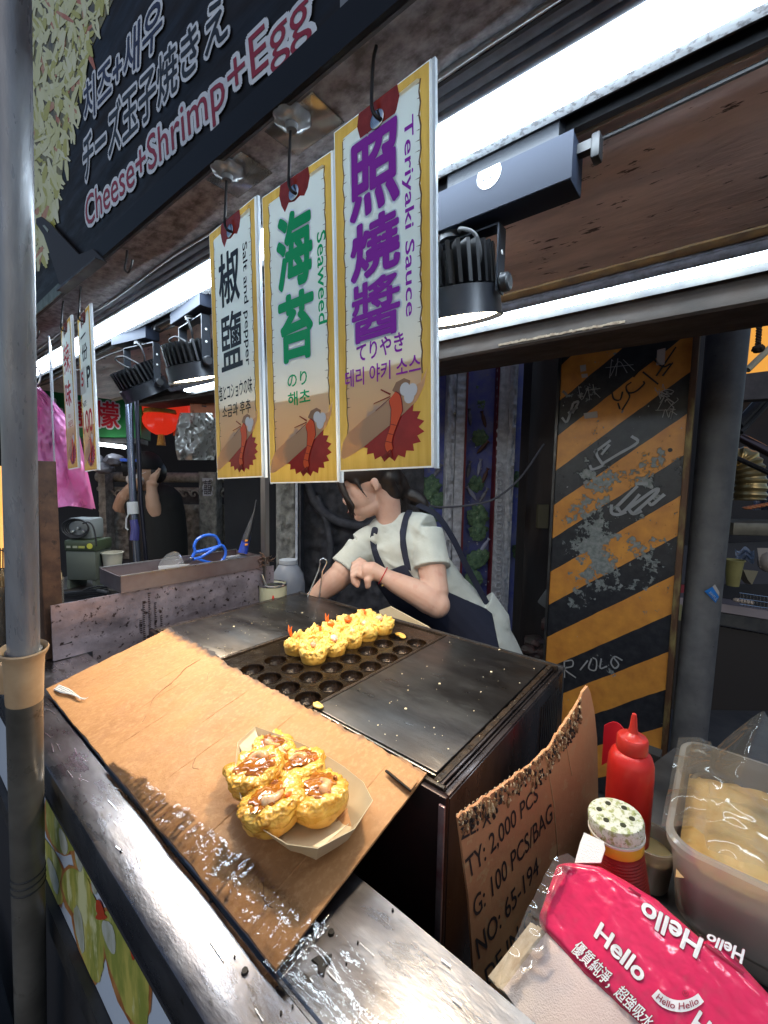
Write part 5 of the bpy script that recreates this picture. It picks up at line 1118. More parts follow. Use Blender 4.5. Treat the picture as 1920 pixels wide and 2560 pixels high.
g = G(); g.lathe([(.0035,0),(.0035,.004)], TX(*L2(1068,528), -1.252), (1,0,0), 12); g.done('rivet', ringM, ss)
scp = thing('scoop', 'clear plastic scoop standing in the tray left of the scissors', 'scoop', TX(*L2(960,590), -1.27))
def scf(u, v):
    p = [(905,600),(1050,600)]; x = 890+150*u; y = 600-115*math.sin(math.pi*(.08+.92*u))**.7*v; q = TX(*L2(x, y), -1.285); return q+V((.020*math.sin(math.pi*u)*math.sin(math.pi*v*.5)*1.2,0,0))
g = G(); g.grid(scf, 26, 12); g.done('bowl', film('scoop_plastic', (.8,.82,.84), .12, .2, haze=.30, hc=(.55,.58,.6)), scp)
g = G(); g.prism([TX(*L2(*p), -1.24) for p in ((886,572),(1060,560),(1062,580),(1058,590),(888,603))], (.002,0,0)); g.done('label_card', M('white_card', (.5,.5,.52), .5), scp)
tch = thing('gas_torch', 'blue kitchen torch with orange button standing in the far end of the tray', 'torch', TX(*L2(1365,545), -1.25))
g = G(); g.tube([TX(*L2(1360,500), -1.255), TX(*L2(1385,400), -1.255)], [.016,.012], 14); g.done('blue_body', M('torch_blue', (.015,.04,.28), .3), tch)
g = G(); g.tube([TX(*L2(1375,430), -1.250), TX(*L2(1398,362), -1.250), TX(*L2(1425,270), -1.25), TX(*L2(1436,200), -1.25)], [.0125,.010,.003,.002], 12); g.done('dark_neck', blackp, tch)
for i in range(2): g = G(); p = TX(*L2(1380,430+22*i), -1.236); g.box(p-V((.001,.005,.003)), p+V((.003,.005,.003)), bev=.001); g.done('orange_button', M('orange_plastic', (.75,.28,.03), .4), tch)
g = G(); q = TX(*L2(1330,530), -1.262); g.box(q-V((.01,.045,.014)), q+V((.012,.028,.012)), bev=.004); tag(g.done('grey_sponge', M('sponge_grey', (.12,.13,.16), .9, bump=.5)), 'dark grey block lying in the tray under the torch', 'sponge')
# tin can with tweezers
cn_ = V((-1.155,.762,.955)); can = thing('cream_can', 'cream coloured can with a red letter A behind the griddle corner', 'can', (-1.175,.86,.90))
cc_ = V((-1.175,.86,.90)); 
g = G(); g.lathe([(.043,0),(.045,.002),(.045,.128),(.0455,.131),(.0435,.132),(.042,.128),(.042,.02)], cc_, seg=36, cap=False); g.done('can_wall', M('cream_tin', (.50,.50,.36), .35, c2=(.45,.44,.3), sc_=12), can)
g = G(); g.lathe([(.0462,.127),(.0470,.130),(.0462,.134),(.0430,.134),(.0425,.129)], cc_, seg=36, cap=False); g.lathe([(.036,.120),(.0365,.125),(.036,.127),(.030,.127),(.0295,.120)], cc_, seg=36, cap=False); g.done('can_rim', ringM, can)
td = (CAM-cc_); td.z = 0; td.normalize(); tsd = V((-td.y,td.x,0))
g = G()
def amap(u, v, l=0): a = (u-.5)*.5; return cc_ + (td*math.cos(a)+tsd*math.sin(a))*(.0452+l) + V((0,0,.060+.042*v))
g.glyphs('A', amap, .02, lift=.0005); g.done('lettering', M('red_letter', (.6,.03,.02), .4), can, smooth=False)
for s_ in (-1,1): g = G(); g.tube([cc_+V((s_*.006,0,.03)), cc_+V((-.01+s_*.005,-.012,.10)), cc_+V((-.02,-.03,.165))], .0028, 8); g.done('tweezer_arm', film('clear_rod', (.8,.85,.9), .2, .1, haze=.3), can)
jg = V((-1.26,.99,.80)); jt = thing('plastic_jug', 'milky translucent plastic jug behind the steel post', 'jug', jg)
g = G(); g.lathe([(.058,0),(.062,.01),(.062,.19),(.055,.23),(.036,.262),(.030,.268)], jg, seg=32); g.done('jug_body', M('milky_jug', (.30,.33,.40), .4, c2=(.24,.27,.34), sc_=10, tl=.4), jt)
g = G(); g.lathe([(.033,.269),(.033,.283)], jg, seg=24); g.done('cap', M('jug_cap', (.3,.33,.38), .4), jt)
# sealing machine with coiled cable
FR = Matrix((rH, dH, V((0,0,1)))).transposed().to_4x4()
def fpos(x, y, d): return at(x, y, d)
def frame(x, y, d, z=None):
    p = at(x, y, d); m_ = FR.copy(); m_.translation = p; return m_
mc_p = at(207, 1475, 1.52); mc = thing('sealing_machine', 'dark green counter machine with a lighter grey hood and control strip', 'machine', mc_p)
FM = FR.copy(); FM.translation = mc_p
px1 = 1.52/FOC
g = G(); g.box((-.056,0,.035),(.048,.09,.140), FM, bev=.004); g.done('housing', M('machine_green', (.095,.115,.098), .38, .2, c2=(.08,.095,.085), sc_=6), mc)
g = G(); g.box((-.056,0,.003),(-.046,.09,.0345), FM).box((.036,0,.003),(.048,.09,.0345), FM); g.done('foot', M('machine_green'), mc)
g = G(); g.box((-.058,-.004,.1405),(.054,.09,.180), FM, bev=.006); g.done('control_hood', M('machine_dark_green', (.035,.05,.03), .35), mc)
for i, (a, b, c_x) in enumerate(((-.048,-.034,(.25,.27,.22)),(-.026,-.010,(.25,.28,.2)),(-.006,.016,(.28,.3,.08)))): g = G(); g.box((a,-.0055,.152),(b,-.0042,.160), FM); g.done('button', M('btn%d' % i, c_x, .4), mc)
g = G(); g.lathe([(.010,0),(.010,.0015)], FM @ V((.034,-.004,.160)), -dH, 20); g.done('yellow_knob', M('knob_yellow', (.45,.45,.06), .4), mc)
g = G(); g.box((-.060,.02,.1805),(.026,.09,.255), FM, bev=.008); g.done('upper_hood', M('hood_grey', (.20,.23,.245), .4, .2), mc)
cbk = M('cable_black')
for i in range(4): g = G(); c = FM @ V((-.018,.015-.005*i,.222)); g.tube([c+(rH*math.cos(t)*(.036+.004*i)+V((0,0,1))*math.sin(t)*(.028+.002*i)) for t in [k*math.pi/14 for k in range(29)]], .0025, 8); g.done('cable_coil', cbk, mc)
g = G(); g.tube(bez([FM @ V(p) for p in ((.01,.0,.24),(.03,.0,.245),(.045,0,.23),(.052,0,.20),(.055,0,.16))], 6), .0028, 8); g.done('cable_tail', cbk, mc)
for i in range(3): g = G(); g.lathe([(.005,0),(.006,.008),(.004,.011)], FM @ V((-.038+.02*i,.019,.208+.012*(i%2))), -dH, 14); g.done('gauge', M('gauge_grey', (.3,.33,.34), .3, .6), mc)
g = G(); random.seed(17)
for i in range(14):
    p = at(150+random.uniform(0,10), 1488+random.gauss(0,2), 1.45); q = at(270, 1478+random.gauss(0,5), 1.40); g.tube(bez([p, p.lerp(q,.3)+V((0,0,random.gauss(0,.004))), p.lerp(q,.7)+V((0,0,random.gauss(0,.005))), q], 4), .003, 6)
g.tube([at(245,1478,1.38), at(272,1483,1.36)], .007, 10)
tag(g.done('cable_bundle', cbk), 'tangled bundle of black cables below the green machine', 'cables', kind='stuff')
g = G(); g.box((-.20,.0,-.02),(.16,.35,0), FM); tag(g.done('machine_shelf', dsteel), 'dark shelf carrying the green machine', 'shelf')
g = G(); cp = at(283, 1440, 1.56); g.lathe([(.024,0),(.033,.085),(.036,.086),(.036,.089),(.032,.089),(.0235,.002)], cp, seg=24, cap=False); tag(g.done('paper_cup', M('paper_cup_w', (.42,.42,.36), .5, tl=.2)), 'white paper cup between the green machine and the tray', 'cup')
# stick containers with bamboo skewers
bam = M('bamboo', (.58,.43,.24), .6, c2=(.5,.34,.17), sc_=60); jarM = film('jar_plastic', (.93,.92,.9), .08, .15, haze=.22, hc=(.6,.55,.5))
def stick_tub(c, r_, hgt, label, seed):
    t = thing('stick_tub', label, 'container', c, 0, 'clear tubs of bamboo sticks')
    g = G(); g.lathe([(.0005,0),(r_*.94,.0),(r_,.006),(r_,hgt*.86),(r_*1.03,hgt*.87),(r_*1.03,hgt*.97),(r_*1.05,hgt),(r_*1.0,hgt),(r_*.98,.008),(.0005,.003)], c, seg=36, cap=False); g.done('tub_wall', jarM, t)
    rnd = random.Random(seed); n = 0; me = None
    for i in range(120):
        a = rnd.uniform(0, 6.283); q = r_*.86*math.sqrt(rnd.random()); b0 = c+V((q*math.cos(a),q*math.sin(a),.006)); a2 = a+rnd.gauss(0,.5); q2 = min(r_*.9, q*rnd.uniform(.8,1.15)); e = c+V((q2*math.cos(a2),q2*math.sin(a2),hgt*rnd.uniform(1.08,1.22)))
        if me is None:
            g = G(); g.tube([(0,0,0),(0,0,1)], .0026, 6); o = g.done('bamboo_stick', bam, t, world=False); me = o.data
        else: o = bpy.data.objects.new('bamboo_stick', me); col.objects.link(o); o.parent = t
        d = e-b0; o.matrix_local = t.matrix_basis.inverted() @ Matrix.Translation(b0) @ d.to_track_quat('Z','Y').to_matrix().to_4x4() @ Matrix.Diagonal((1,1,d.length,1))
stick_tub(V((-1.36,.277,.951)), .047, .165, 'clear tub full of bamboo sticks just right of the grey pole', 1)
stick_tub(V((-1.44,.185,.951)), .055, .155, 'second clear tub of bamboo sticks partly hidden left of the grey pole', 2)
# pink bag on a hook
pk = M('pink_bag', (.86,.36,.66), .34, c2=(.80,.27,.56), sc_=6, tl=.30, bump=.45, bsc=38)
pbD = 1.22
def pbf(u, v):
    top, bot = (62, 965), (-18, 1270); w = max(0, 1-v); y = 962+308*(1-v)
    half = 14+(80 if v < .62 else 80*max(0,(1-v)/.38)**.8)
    cx_ = 70+(1-v)*68; x = cx_+(u-.5)*2*half*1.0
    d = pbD + .022*math.sin(u*9+v*4)*(.3+.7*(1-v)) + .03*fbm((u*1.8,v*2.2,1),2,4) + .006*fbm((u,v,2),16)
    return at(x, y+5*math.sin(u*7)*(1-v), d)
bg_ = thing('pink_bag', 'pink plastic carrier bag hanging between the grey pole and the narrow signs', 'bag', at(140,1270,pbD))
g = G(); g.grid(pbf, 70, 80); g.grid(lambda u, v: pbf(u, v)+dH*(.012+.03*math.sin(math.pi*u)), 20, 30); g.done('bag_body', pk, bg_, ang=70)
g = G(); g.tube(bez([at(88,915,pbD), at(98,925,pbD), at(101,945,pbD), at(94,962,pbD), at(86,955,pbD)], 5), .0028, 8); g.tube([at(88,915,pbD), at(88,868,1.2)], .0028, 8); tag(g.done('wire_hook', ringM), 'silver wire hook carrying the pink carrier bag', 'hook', 'wire hooks under the soffit')
# blue black pole with clamp
cpz = thing('clamp_pole', 'slim dark blue upright pole with a white clamp in front of the masked person', 'pole', at(345,1420,1.95))
g = G(); g.tube([at(348,1475,1.95), at(333,1262,1.95), at(316,870,1.95)], .0155, 16); g.done('tube', M('pole_blue_black', (.10,.115,.16), .22, .8), cpz)
g = G(); g.tube([at(372,1475,2.0), at(352,1262,2.0), at(336,870,2.0)], .010, 12); g.done('inner_tube', M('pole_dark', (.03,.03,.045), .3, .7), cpz)
g = G(); g.tube([at(333,1285,1.95), at(331,1255,1.95)], .023, 14); g.tube([at(322,1285,1.93), at(316,1295,1.93), at(315,1320,1.93), at(320,1325,1.93)], .004, 6); g.done('clamp', M('clamp_grey', (.42,.43,.43), .4), cpz)
g = G(); g.tube([at(336,1350,1.945), at(338,1320,1.945), at(334,1300,1.945)], [.020,.018,.017], 12); g.done('wrap', M('wrap_blue', (.04,.04,.16), .2), cpz)
g = G(); g.tube([at(348,1476,1.95)-V((0,0,.0)), V((at(348,1476,1.95).x, at(348,1476,1.95).y, 0))], .018, 12); g.done('lower_tube', M('pole_dark'), cpz)
# ================================================================ BACKGROUND
WD = 2.95      # depth of the temple front behind the stall
def W(x, y, d=WD): return at(x, y, d)
def pane(poly, d, mt, name, par=None, ext=.02, smooth=False):
    g = G(); g.prism([at(*p, d) for p in poly], FW*ext); return g.done(name, mt, par, smooth=smooth)
nightM = M('dark_wall', (.018,.018,.022), .85, c2=(.03,.03,.034), sc_=2, bump=.3, bsc=10)
def vbox(xa, xb, ya, yb, d, depth=.06):
    """upright block whose front spans these photograph columns at this distance"""
    a, b = at(xa, 1200, d), at(xb, 1200, d); zt = at((xa+xb)/2, ya, d).z; zb = at((xa+xb)/2, yb, d).z
    u = V((b.x-a.x, b.y-a.y, 0)); return V((a.x,a.y,zb)), u, zt-zb
def block(xa, xb, ya, yb, d, depth, mt, name, par, carve=None, nu=2, nv=2, bevel=0, amp=.0):
    o, u, hgt = vbox(xa, xb, ya, yb, d); n = V((-dH.x,-dH.y,0))
    fn = (lambda a, b: o+u*a+V((0,0,hgt*b))+n*(carve(a*u.length, b*hgt)*min(1, 12*min(a,1-a), 12*min(b,1-b)) if carve else 0))
    g = G(); g.grid(fn, nu, nv, thick=dH*depth); return g.done(name, mt, par, ang=50)
stone = M('carved_stone', (.34,.32,.28), .75, c2=(.13,.12,.11), sc_=22, bump=.7, bsc=50, c3=(.28,.27,.24), sc3=40, lo3=.62, hi3=.7)
stoneD = M('dark_carved_stone', (.085,.08,.09), .7, c2=(.03,.03,.036), sc_=16, bump=.8, bsc=40)
stoneG = M('grey_carved_stone', (.62,.62,.66), .7, c2=(.36,.36,.40), sc_=30, bump=.5, bsc=70)
bluep = M('blue_panel', (.08,.10,.40), .6, c2=(.18,.19,.36), sc_=10, bump=.4, bsc=30, c3=(.2,.2,.27), sc3=24)
# backing wall behind everything
bw = thing('temple_wall', 'carved stone temple front with blue panels and pilasters behind the cook', 'wall', W(900,1500)-V((0,0,0)))
bw.location.z = 0; bw.matrix_basis = Matrix.Translation(bw.location)
g = G(); a, b = at(560,1200,WD+.12), at(1800,1200,WD+.12); g.prism([V((a.x,a.y,0)),V((b.x,b.y,0)),V((b.x,b.y,4.5)),V((a.x,a.y,4.5))], dH*.1); g.done('backing', nightM, bw)
sw = lambda s, q=1.: (lambda a, b: .022*abs(noise.noise(V((a*s, b*s, q))))+.012*noise.noise(V((a*s*2.3, b*s*2.3, q+4)))+.010*math.sin(a*s*3+4*noise.noise(V((a*s,b*s,q)))))
# left pilaster between post and cook
block(690,738,700,1560,2.55,.10, stone, 'pilaster', bw, sw(22,2), 14, 120)
block(738,744,700,1560,2.54,.10, stoneG, 'pilaster_edge', bw); block(748,752,700,1560,2.55,.10, stoneD, 'pilaster_edge', bw)
block(752,1060,700,1600,2.75,.08, stoneD, 'dark_relief', bw, lambda a, b: .05*abs(noise.noise(V((a*9,b*9,3))))+.02*noise.noise(V((a*26,b*26,1))), 60, 110)
# sweeping curved frame in the dark relief
g = G(); g.tube(bez([W(762,1120,2.66), W(768,1200,2.66), W(790,1260,2.66), W(840,1300,2.66), W(905,1315,2.66), W(960,1300,2.66)], 8), .030, 12); g.done('curved_moulding', stoneD, bw)
g = G(); g.tube(bez([W(792,1240,2.66), W(820,1320,2.66), W(826,1400,2.66), W(812,1480,2.66)], 8), .022, 12); g.done('curved_moulding', stoneD, bw)
# columns of ornament right of the cook
block(1040,1112,800,1640,2.80,.05, bluep, 'blue_panel', bw)
block(1112,1134,800,1640,2.72,.08, stoneG, 'stone_post', bw, sw(30,5), 8, 90); block(1136,1158,800,1640,2.71,.09, stoneG, 'stone_post', bw, lambda a, b: .004*math.sin(b*120), 4, 200)
block(1158,1163,800,1640,2.70,.08, M('dark_red_edge', (.13,.012,.02), .5), 'red_edge', bw)
block(1163,1236,800,1640,2.82,.05, bluep, 'blue_panel', bw)
block(1236,1241,800,1640,2.70,.08, M('dark_red_edge'), 'red_edge', bw)
block(1241,1264,800,1640,2.68,.08, stoneG, 'stone_post', bw); block(1266,1284,800,1640,2.67,.09, stoneG, 'stone_post', bw, sw(34,8), 6, 90)
block(1284,1312,800,1640,2.80,.05, bluep, 'blue_panel', bw)
block(1312,1320,800,1640,2.66,.08, stoneD, 'stone_edge', bw)
me = None; nF = -dH
for i in range(34):
    p = at(1252-i*.25, 905+i*21.5, 2.675)
    if me is None: g = G(); g.lathe([(.012,0),(.018,.006),(.024,0)], (0,0,0), (0,0,1), 14, cap=False); o = g.done('ring_carving', stoneG, bw, world=False); me = o.data
    else: o = bpy.data.objects.new('ring_carving', me); col.objects.link(o); o.parent = bw
    o.matrix_local = Matrix.Translation(bw.location).inverted() @ Matrix.Translation(p) @ nF.to_track_quat('Z','Y').to_matrix().to_4x4()
coral = M('coral_green', (.15,.25,.13), .6, c2=(.06,.12,.08), sc_=40, bump=.8, c3=(.42,.46,.30), sc3=60); fishM = M('carved_fish_grey', (.28,.28,.33), .5, c2=(.1,.1,.12), sc_=40); brn = M('carved_brown', (.10,.045,.035), .5); cbl = M('carved_pale', (.35,.36,.5), .5)
random.seed(19)
def frill(x, y, r_, mt, nm, d=2.79, sd=0):
    c = at(x, y, d); R_ = Matrix((rH, V((0,0,1)), nF)).transposed().to_4x4()
    g = G(); g.ball(c, r_, 4, (1,1.0,.35), R_, fn=lambda p: 1+.45*noise.noise(p*2.2+V((sd,0,0)))+.22*noise.noise(p*6+V((sd,2,0)))); return g.done(nm, mt, bw)
for i, (x, y, r_) in enumerate(((1195,965,.055),(1200,1010,.042),(1198,1095,.050),(1190,1210,.048),(1192,1290,.062),(1196,1330,.055),(1205,1390,.045),(1190,1400,.06),(1185,1450,.055),(1190,1500,.045),(1070,1220,.075),(1095,1250,.05),(1068,1290,.06),(1200,1560,.05),(1300,1200,.05),(1300,1380,.05),(1298,1000,.05))): frill(x, y, r_, coral, 'coral_carving', sd=i*1.7)
for i, (x, y) in enumerate(((1175,1045),(1210,1050),(1198,1170),(1172,1175),(1212,1192),(1180,1235),(1208,1240),(1205,1120),(1210,1365),(1092,1180),(1178,1520))):
    c = at(x, y, 2.785); g = G(); a = random.uniform(.6,2.2); d_ = rH*math.cos(a)+V((0,0,1))*math.sin(a); g.tube([c-d_*.05, c-d_*.025, c+d_*.015, c+d_*.045, c+d_*.06], [.003,.012,.014,.006,.014], 8); g.done('fish_carving', (fishM, brn, cbl)[i%3], bw)
for i in range(40): g = G() if i == 0 else g; g.ball(at(random.uniform(1168,1232), random.uniform(900,1600), 2.80), .005, 1)
g.done('white_beads', M('bead_white', (.5,.5,.55), .4), bw)['kind'] = 'stuff'
g = G(); g.tube(bez([at(1060,1258,2.2), at(1100,1268,2.2), at(1180,1262,2.15), at(1240,1245,2.1), at(1300,1195,2.1), at(1360,1110,2.1)], 8), .005, 8); tag(g.done('hanging_cable', M('cable_grey', (.10,.10,.12), .5)), 'thin grey cable sagging across the blue temple panels', 'cable')
# dark timber pillar with clutter
dp_ = thing('dark_pillar', 'very dark brown timber pillar between the blue panels and the striped board', 'pillar', at(1355,1500,2.3))
dp_.location.z = 0; dp_.matrix_basis = Matrix.Translation(dp_.location)
block(1318,1400,780,1900,2.35,.15, M('dark_timber', (.030,.018,.015), .6, c2=(.012,.009,.009), sc_=6, st=(1,1,.2), bump=.8, bsc=20), 'post', dp_, lambda a, b: .03*noise.noise(V((a*10,b*2.5,1))), 16, 60)
o = block(1350,1376,1262,1322,2.30,.03, M('pale_notice', (.10,.085,.05), .6), 'small_board', dp_)
g = G(); c = at(1372,1498,2.1); g.box((-.035,-.02,-.045),(.035,.02,.045), Matrix.Translation(c) @ Matrix.Rotation(.5,4,'Y'), bev=.008); g.tube([c+V((.03,-.02,.01)), c+V((.07,-.03,-.02))], .007, 8); tag(g.done('grey_valve', M('dull_grey', (.10,.105,.11), .5)), 'dull grey box with a spout on the lower dark pillar', 'box')
g = G(); random.seed(33)
for i in range(26): c = at(random.uniform(1310,1400), random.uniform(1560,1760), random.uniform(2.0,2.2)); g.ball(c, random.uniform(.02,.06), 2, (1,1,random.uniform(.5,1.3)), fn=lambda p: 1+.3*noise.noise(p*2+c))
tag(g.done('dark_clutter', M('clutter_dark', (.028,.024,.018), .6, c2=(.05,.02,.02), sc_=20)), 'dark heap of bags and scraps at the foot of the dark pillar', 'clutter', kind='stuff')
# ---- striped board
by = 2.0; X0b, X1b = -.620, -.146
bd = thing('striped_board', 'tall board with diagonal orange and black stripes, peeling paint and scratched graffiti', 'board', ((X0b+X1b)/2, by, 0))
def stripe_mat():
    m_ = bpy.data.materials.new('hazard_stripe_paint'); m_.use_nodes = True; nt = m_.node_tree; N, L = nt.nodes, nt.links; b = N['Principled BSDF']
    tc = N.new('ShaderNodeTexCoord'); sp = N.new('ShaderNodeSeparateXYZ'); L.new(tc.outputs['Object'], sp.inputs[0])
    def mth(op, a, b_=None, c=None):
        q = N.new('ShaderNodeMath'); q.operation = op
        for i, s in enumerate((a, b_, c)):
            if s is None: continue
            if isinstance(s, (int, float)): q.inputs[i].default_value = s
            else: L.new(s, q.inputs[i])
        return q.outputs[0]
    def nz(s, w_, d=6, rough=.6):
        n = N.new('ShaderNodeTexNoise'); n.noise_dimensions = '4D'; n.inputs['Scale'].default_value = s; n.inputs['W'].default_value = w_; n.inputs['Detail'].default_value = d; n.inputs['Roughness'].default_value = rough; L.new(tc.outputs['Object'], n.inputs['Vector']); return n.outputs[0]
    t = mth('MULTIPLY_ADD', sp.outputs[0], -.79, sp.outputs[2]); t = mth('MULTIPLY_ADD', nz(9,1,2), .012, t)
    f = mth('FRACT', mth('MULTIPLY_ADD', t, 1/.3125, .272)); black_ = mth('GREATER_THAN', f, .5)
    def mix(fac, A, B):
        q = N.new('ShaderNodeMix'); q.data_type = 'RGBA'; L.new(fac, q.inputs[0])
        for s, k in ((A,6),(B,7)):
            if isinstance(s, tuple): q.inputs[k].default_value = (*s,1)
            else: L.new(s, q.inputs[k])
        return q.outputs[2]
    def rng(src, a, z): q = N.new('ShaderNodeMapRange'); q.inputs[1].default_value = a; q.inputs[2].default_value = z; L.new(src, q.inputs[0]); return q.outputs[0]
    org = mix(rng(nz(14,2),.35,.65), (.70,.30,.05), (.52,.20,.04)); blk = mix(rng(nz(30,3),.4,.7), (.014,.015,.02), (.035,.035,.04))
    c = mix(black_, blk, org)
    grey = mix(rng(nz(60,4),.4,.6), (.15,.175,.17), (.27,.28,.275))
    # peeled areas gather in the middle of the board
    dx = mth('ABSOLUTE', mth('ADD', sp.outputs[0], .03)); dz = mth('ABSOLUTE', mth('ADD', sp.outputs[2], -1.32)); r_ = mth('ADD', mth('MULTIPLY', dx, .55), mth('MULTIPLY', dz, .30))
    pe = mth('SUBTRACT', mth('MULTIPLY_ADD', nz(34,7,3), .34, nz(5.5,5,9,.72)), mth('MULTIPLY', r_, .75)); c = mix(rng(pe,.622,.628), c, grey)
    pe2 = nz(42,8,3); c = mix(rng(pe2,.70,.705), c, (.36,.36,.37)); L.new(c, b.inputs['Base Color'])
    b.inputs['Roughness'].default_value = .42
    bp = N.new('ShaderNodeBump'); bp.inputs['Strength'].default_value = .6; bp.inputs['Distance'].default_value = .004; L.new(rng(pe,.607,.64), bp.inputs['Height']); bp.invert = True; L.new(bp.outputs[0], b.inputs['Normal'])
    return m_
g = G(); g.grid(lambda u, v: V((X0b+(X1b-X0b)*u, by+.004*fbm((u,v*3,1),1.5), .02+2.0*v)), 30, 90, thick=(0,.03,0)); g.done('painted_face', stripe_mat(), bd)
g = G(); g.box((X1b+.001,by-.012,.02),(X1b+.022,by+.035,2.02), bev=.002); g.done('rusty_frame', M('rust_frame', (.11,.055,.03), .6, .3, c2=(.26,.2,.08), sc_=12, st=(1,1,.4), lo=.5, hi=.62, bump=.5), bd)
g = G(); g.box((X0b-.012,by-.008,.02),(X0b-.001,by+.03,2.02)); g.done('dark_edge', dsteel, bd)
BP = lambda x, y, l=.006: on_y(x, y, by-l)
k5 = .5184; C5 = lambda x, y: (1060+x*k5, 800+y*k5)
scr = M('scratch_white', (.34,.34,.34), .6); scb = M('marker_black', (.02,.018,.016), .6); scw = M('paint_silver', (.30,.31,.33), .4)
def stroke(pts, r_, mt, nm='graffiti_stroke', sm=4):
    P_ = [BP(*C5(*p)) for p in pts]; P_ = bez(P_, sm) if len(P_) > 2 and sm else P_
    g = G(); a = []
    for i, p in enumerate(P_):
        t = (P_[min(i+1,len(P_)-1)]-P_[max(i-1,0)]).normalized(); n_ = V((-t.z,0,t.x)); w_ = r_*(1+.25*noise.noise(p*60)); a.append((p-n_*w_, p+n_*w_))
    for i in range(len(a)-1): g.poly([a[i][0],a[i+1][0],a[i+1][1],a[i][1]])
    g.done(nm, mt, bd, smooth=False)
for pts in ([(905,340),(915,380),(945,385),(958,345)],[(1000,300),(975,320),(985,350),(1020,345),(1060,310),(1058,295)],[(985,350),(990,375),(955,435)],[(1055,250),(1130,310)],[(1010,275),(1070,205)],[(1100,180),(1150,225),(1190,210)],[(1215,130),(1120,270)],[(1150,270),(1200,205)],[(935,400),(945,430)]): stroke(pts, .0032, scb)
for pts in ([(800,700),(810,720),(840,712),(865,700)],[(830,625),(835,655),(865,700)],[(820,640),(900,580)],[(865,690),(940,645),(1030,590),(1000,560)],[(855,650),(895,600)]): stroke(pts, .0055, scw)
for pts in ([(930,900),(1030,800)],[(930,900),(960,925),(1040,840)],[(985,910),(1010,935),(1050,920)],[(985,910),(1110,820),(1120,835),(1010,935)],[(905,890),(905,930),(940,938),(975,925)],[(1085,880),(1100,890),(1160,840)],[(1020,790),(1080,790)]): stroke(pts, .0060, scw)
for pts in ([(665,470),(690,490),(720,400)],[(695,450),(740,420)],[(720,400),(745,395),(715,450)]): stroke(pts, .0050, scw)
for pts in ([(905,190),(895,280)],[(935,185),(925,270)],[(875,230),(1010,215)],[(900,270),(940,200),(980,255)],[(960,190),(1015,245)],[(745,320),(760,385),(790,330)],[(790,320),(800,385)],[(815,310),(825,360)],[(780,340),(850,330)],[(825,350),(850,375)]): stroke(pts, .0014, scr)
random.seed(44)
for i in range(15):
    x, y = random.uniform(1120,1220), random.uniform(345,430); stroke([(x,y),(x+random.gauss(0,30),y+random.gauss(0,25)),(x+random.gauss(0,30),y+random.gauss(0,25))], .0011, scr)
stroke([(1140,345),(1175,335),(1205,345),(1175,358),(1140,345)], .0013, scr); stroke([(1150,470),(1165,430),(1180,470),(1190,440),(1220,458)], .0013, scr)
k6 = .4822; C6 = lambda x, y: ((640+x*k6-1060)/k5, (1140+y*k6-800)/k5)
for pts in ([(1598,1065),(1600,1150)],[(1598,1065),(1640,1060),(1640,1090),(1600,1105),(1659,1150)],[(1680,1110),(1720,1060)],[(1740,1050),(1725,1100),(1760,1110),(1765,1060),(1745,1045)],[(1790,1050),(1785,1100),(1820,1090)],[(1850,1040),(1880,1080),(1860,1100),(1840,1070),(1860,1040),(1900,1060)]): stroke([C6(*p) for p in pts], .0030, scr)
for c4 in (((1125,145),(1165,135),(1160,215),(1120,218)),((752,220),(780,215),(782,245),(755,250)),((758,262),(788,258),(790,275),(762,280)),((770,450),(835,440),(838,470),(775,476))):
    g = G(); g.prism([BP(*C5(*p), .005) for p in c4], (0,-.001,0)); g.done('torn_sticker', M('torn_paper', (.42,.38,.36), .7), bd, smooth=False)
for x, y in ((1187,627),(1655-520,1180)): g = G(); g.lathe([(.008,0),(.003,.001)], BP(*C5(x,y),.0055), (0,-1,0), 12); g.done('bolt_hole', black, bd)
# ---- big grey pipe right, slim steel rail beside it
pa, pb2 = at(1832,700,1.68), at(1722,1850,1.68); dv = (pa-pb2).normalized(); b0 = pb2 - dv*(pb2.z/dv.z)
gp = thing('grey_pillar', 'thick leaning grey pipe column at right with a torn blue sticker', 'column', b0)
g = G(); g.tube([b0, b0+(b0.lerp(pa,.5)-b0)*1, pa+dv*.12], [.056,.062,.073], 40); g.done('pipe', M('pillar_grey', (.135,.13,.128), .55, c2=(.085,.082,.085), sc_=14, c3=(.04,.035,.035), sc3=50, lo3=.66, hi3=.72, bump=.3, bsc=60), gp)
st_c = [at(x, y, 1.605) for x, y in ((1760,1478),(1788,1461),(1796,1496),(1790,1508))]
g = G(); g.prism([at(1761,1478,1.612), at(1781,1467,1.604), at(1797,1492,1.604), at(1789,1507,1.612)], -FW*.001); s_o = g.done('sticker', M('sticker_blue', (.02,.18,.55), .4), gp, smooth=False)
g = G(); g.prism([at(1781,1466.5,1.603), at(1787,1461,1.603), at(1798,1480,1.603), at(1797.5,1491,1.603)], -FW*.001); g.done('sticker_edge', M('torn_paper'), gp, smooth=False)
g = G(); g.glyphs('AWFUL', quad(at(1771,1483,1.6), at(1790,1503,1.6), at(1795,1498,1.6), at(1776,1477,1.6), -FW*.001), .01); g.done('lettering', M('ink_white'), gp, smooth=False)
g = G(); g.tube(bez([at(1783,745,2.1), at(1772,900,2.1), at(1762,1010,2.1), at(1760,1040,2.1), at(1770,1062,2.1)], 6), .0145, 14); tag(g.done('steel_rail', M('rail_shiny', (.5,.48,.5), .15, 1)), 'slim shiny steel rail beside the grey column', 'rail')
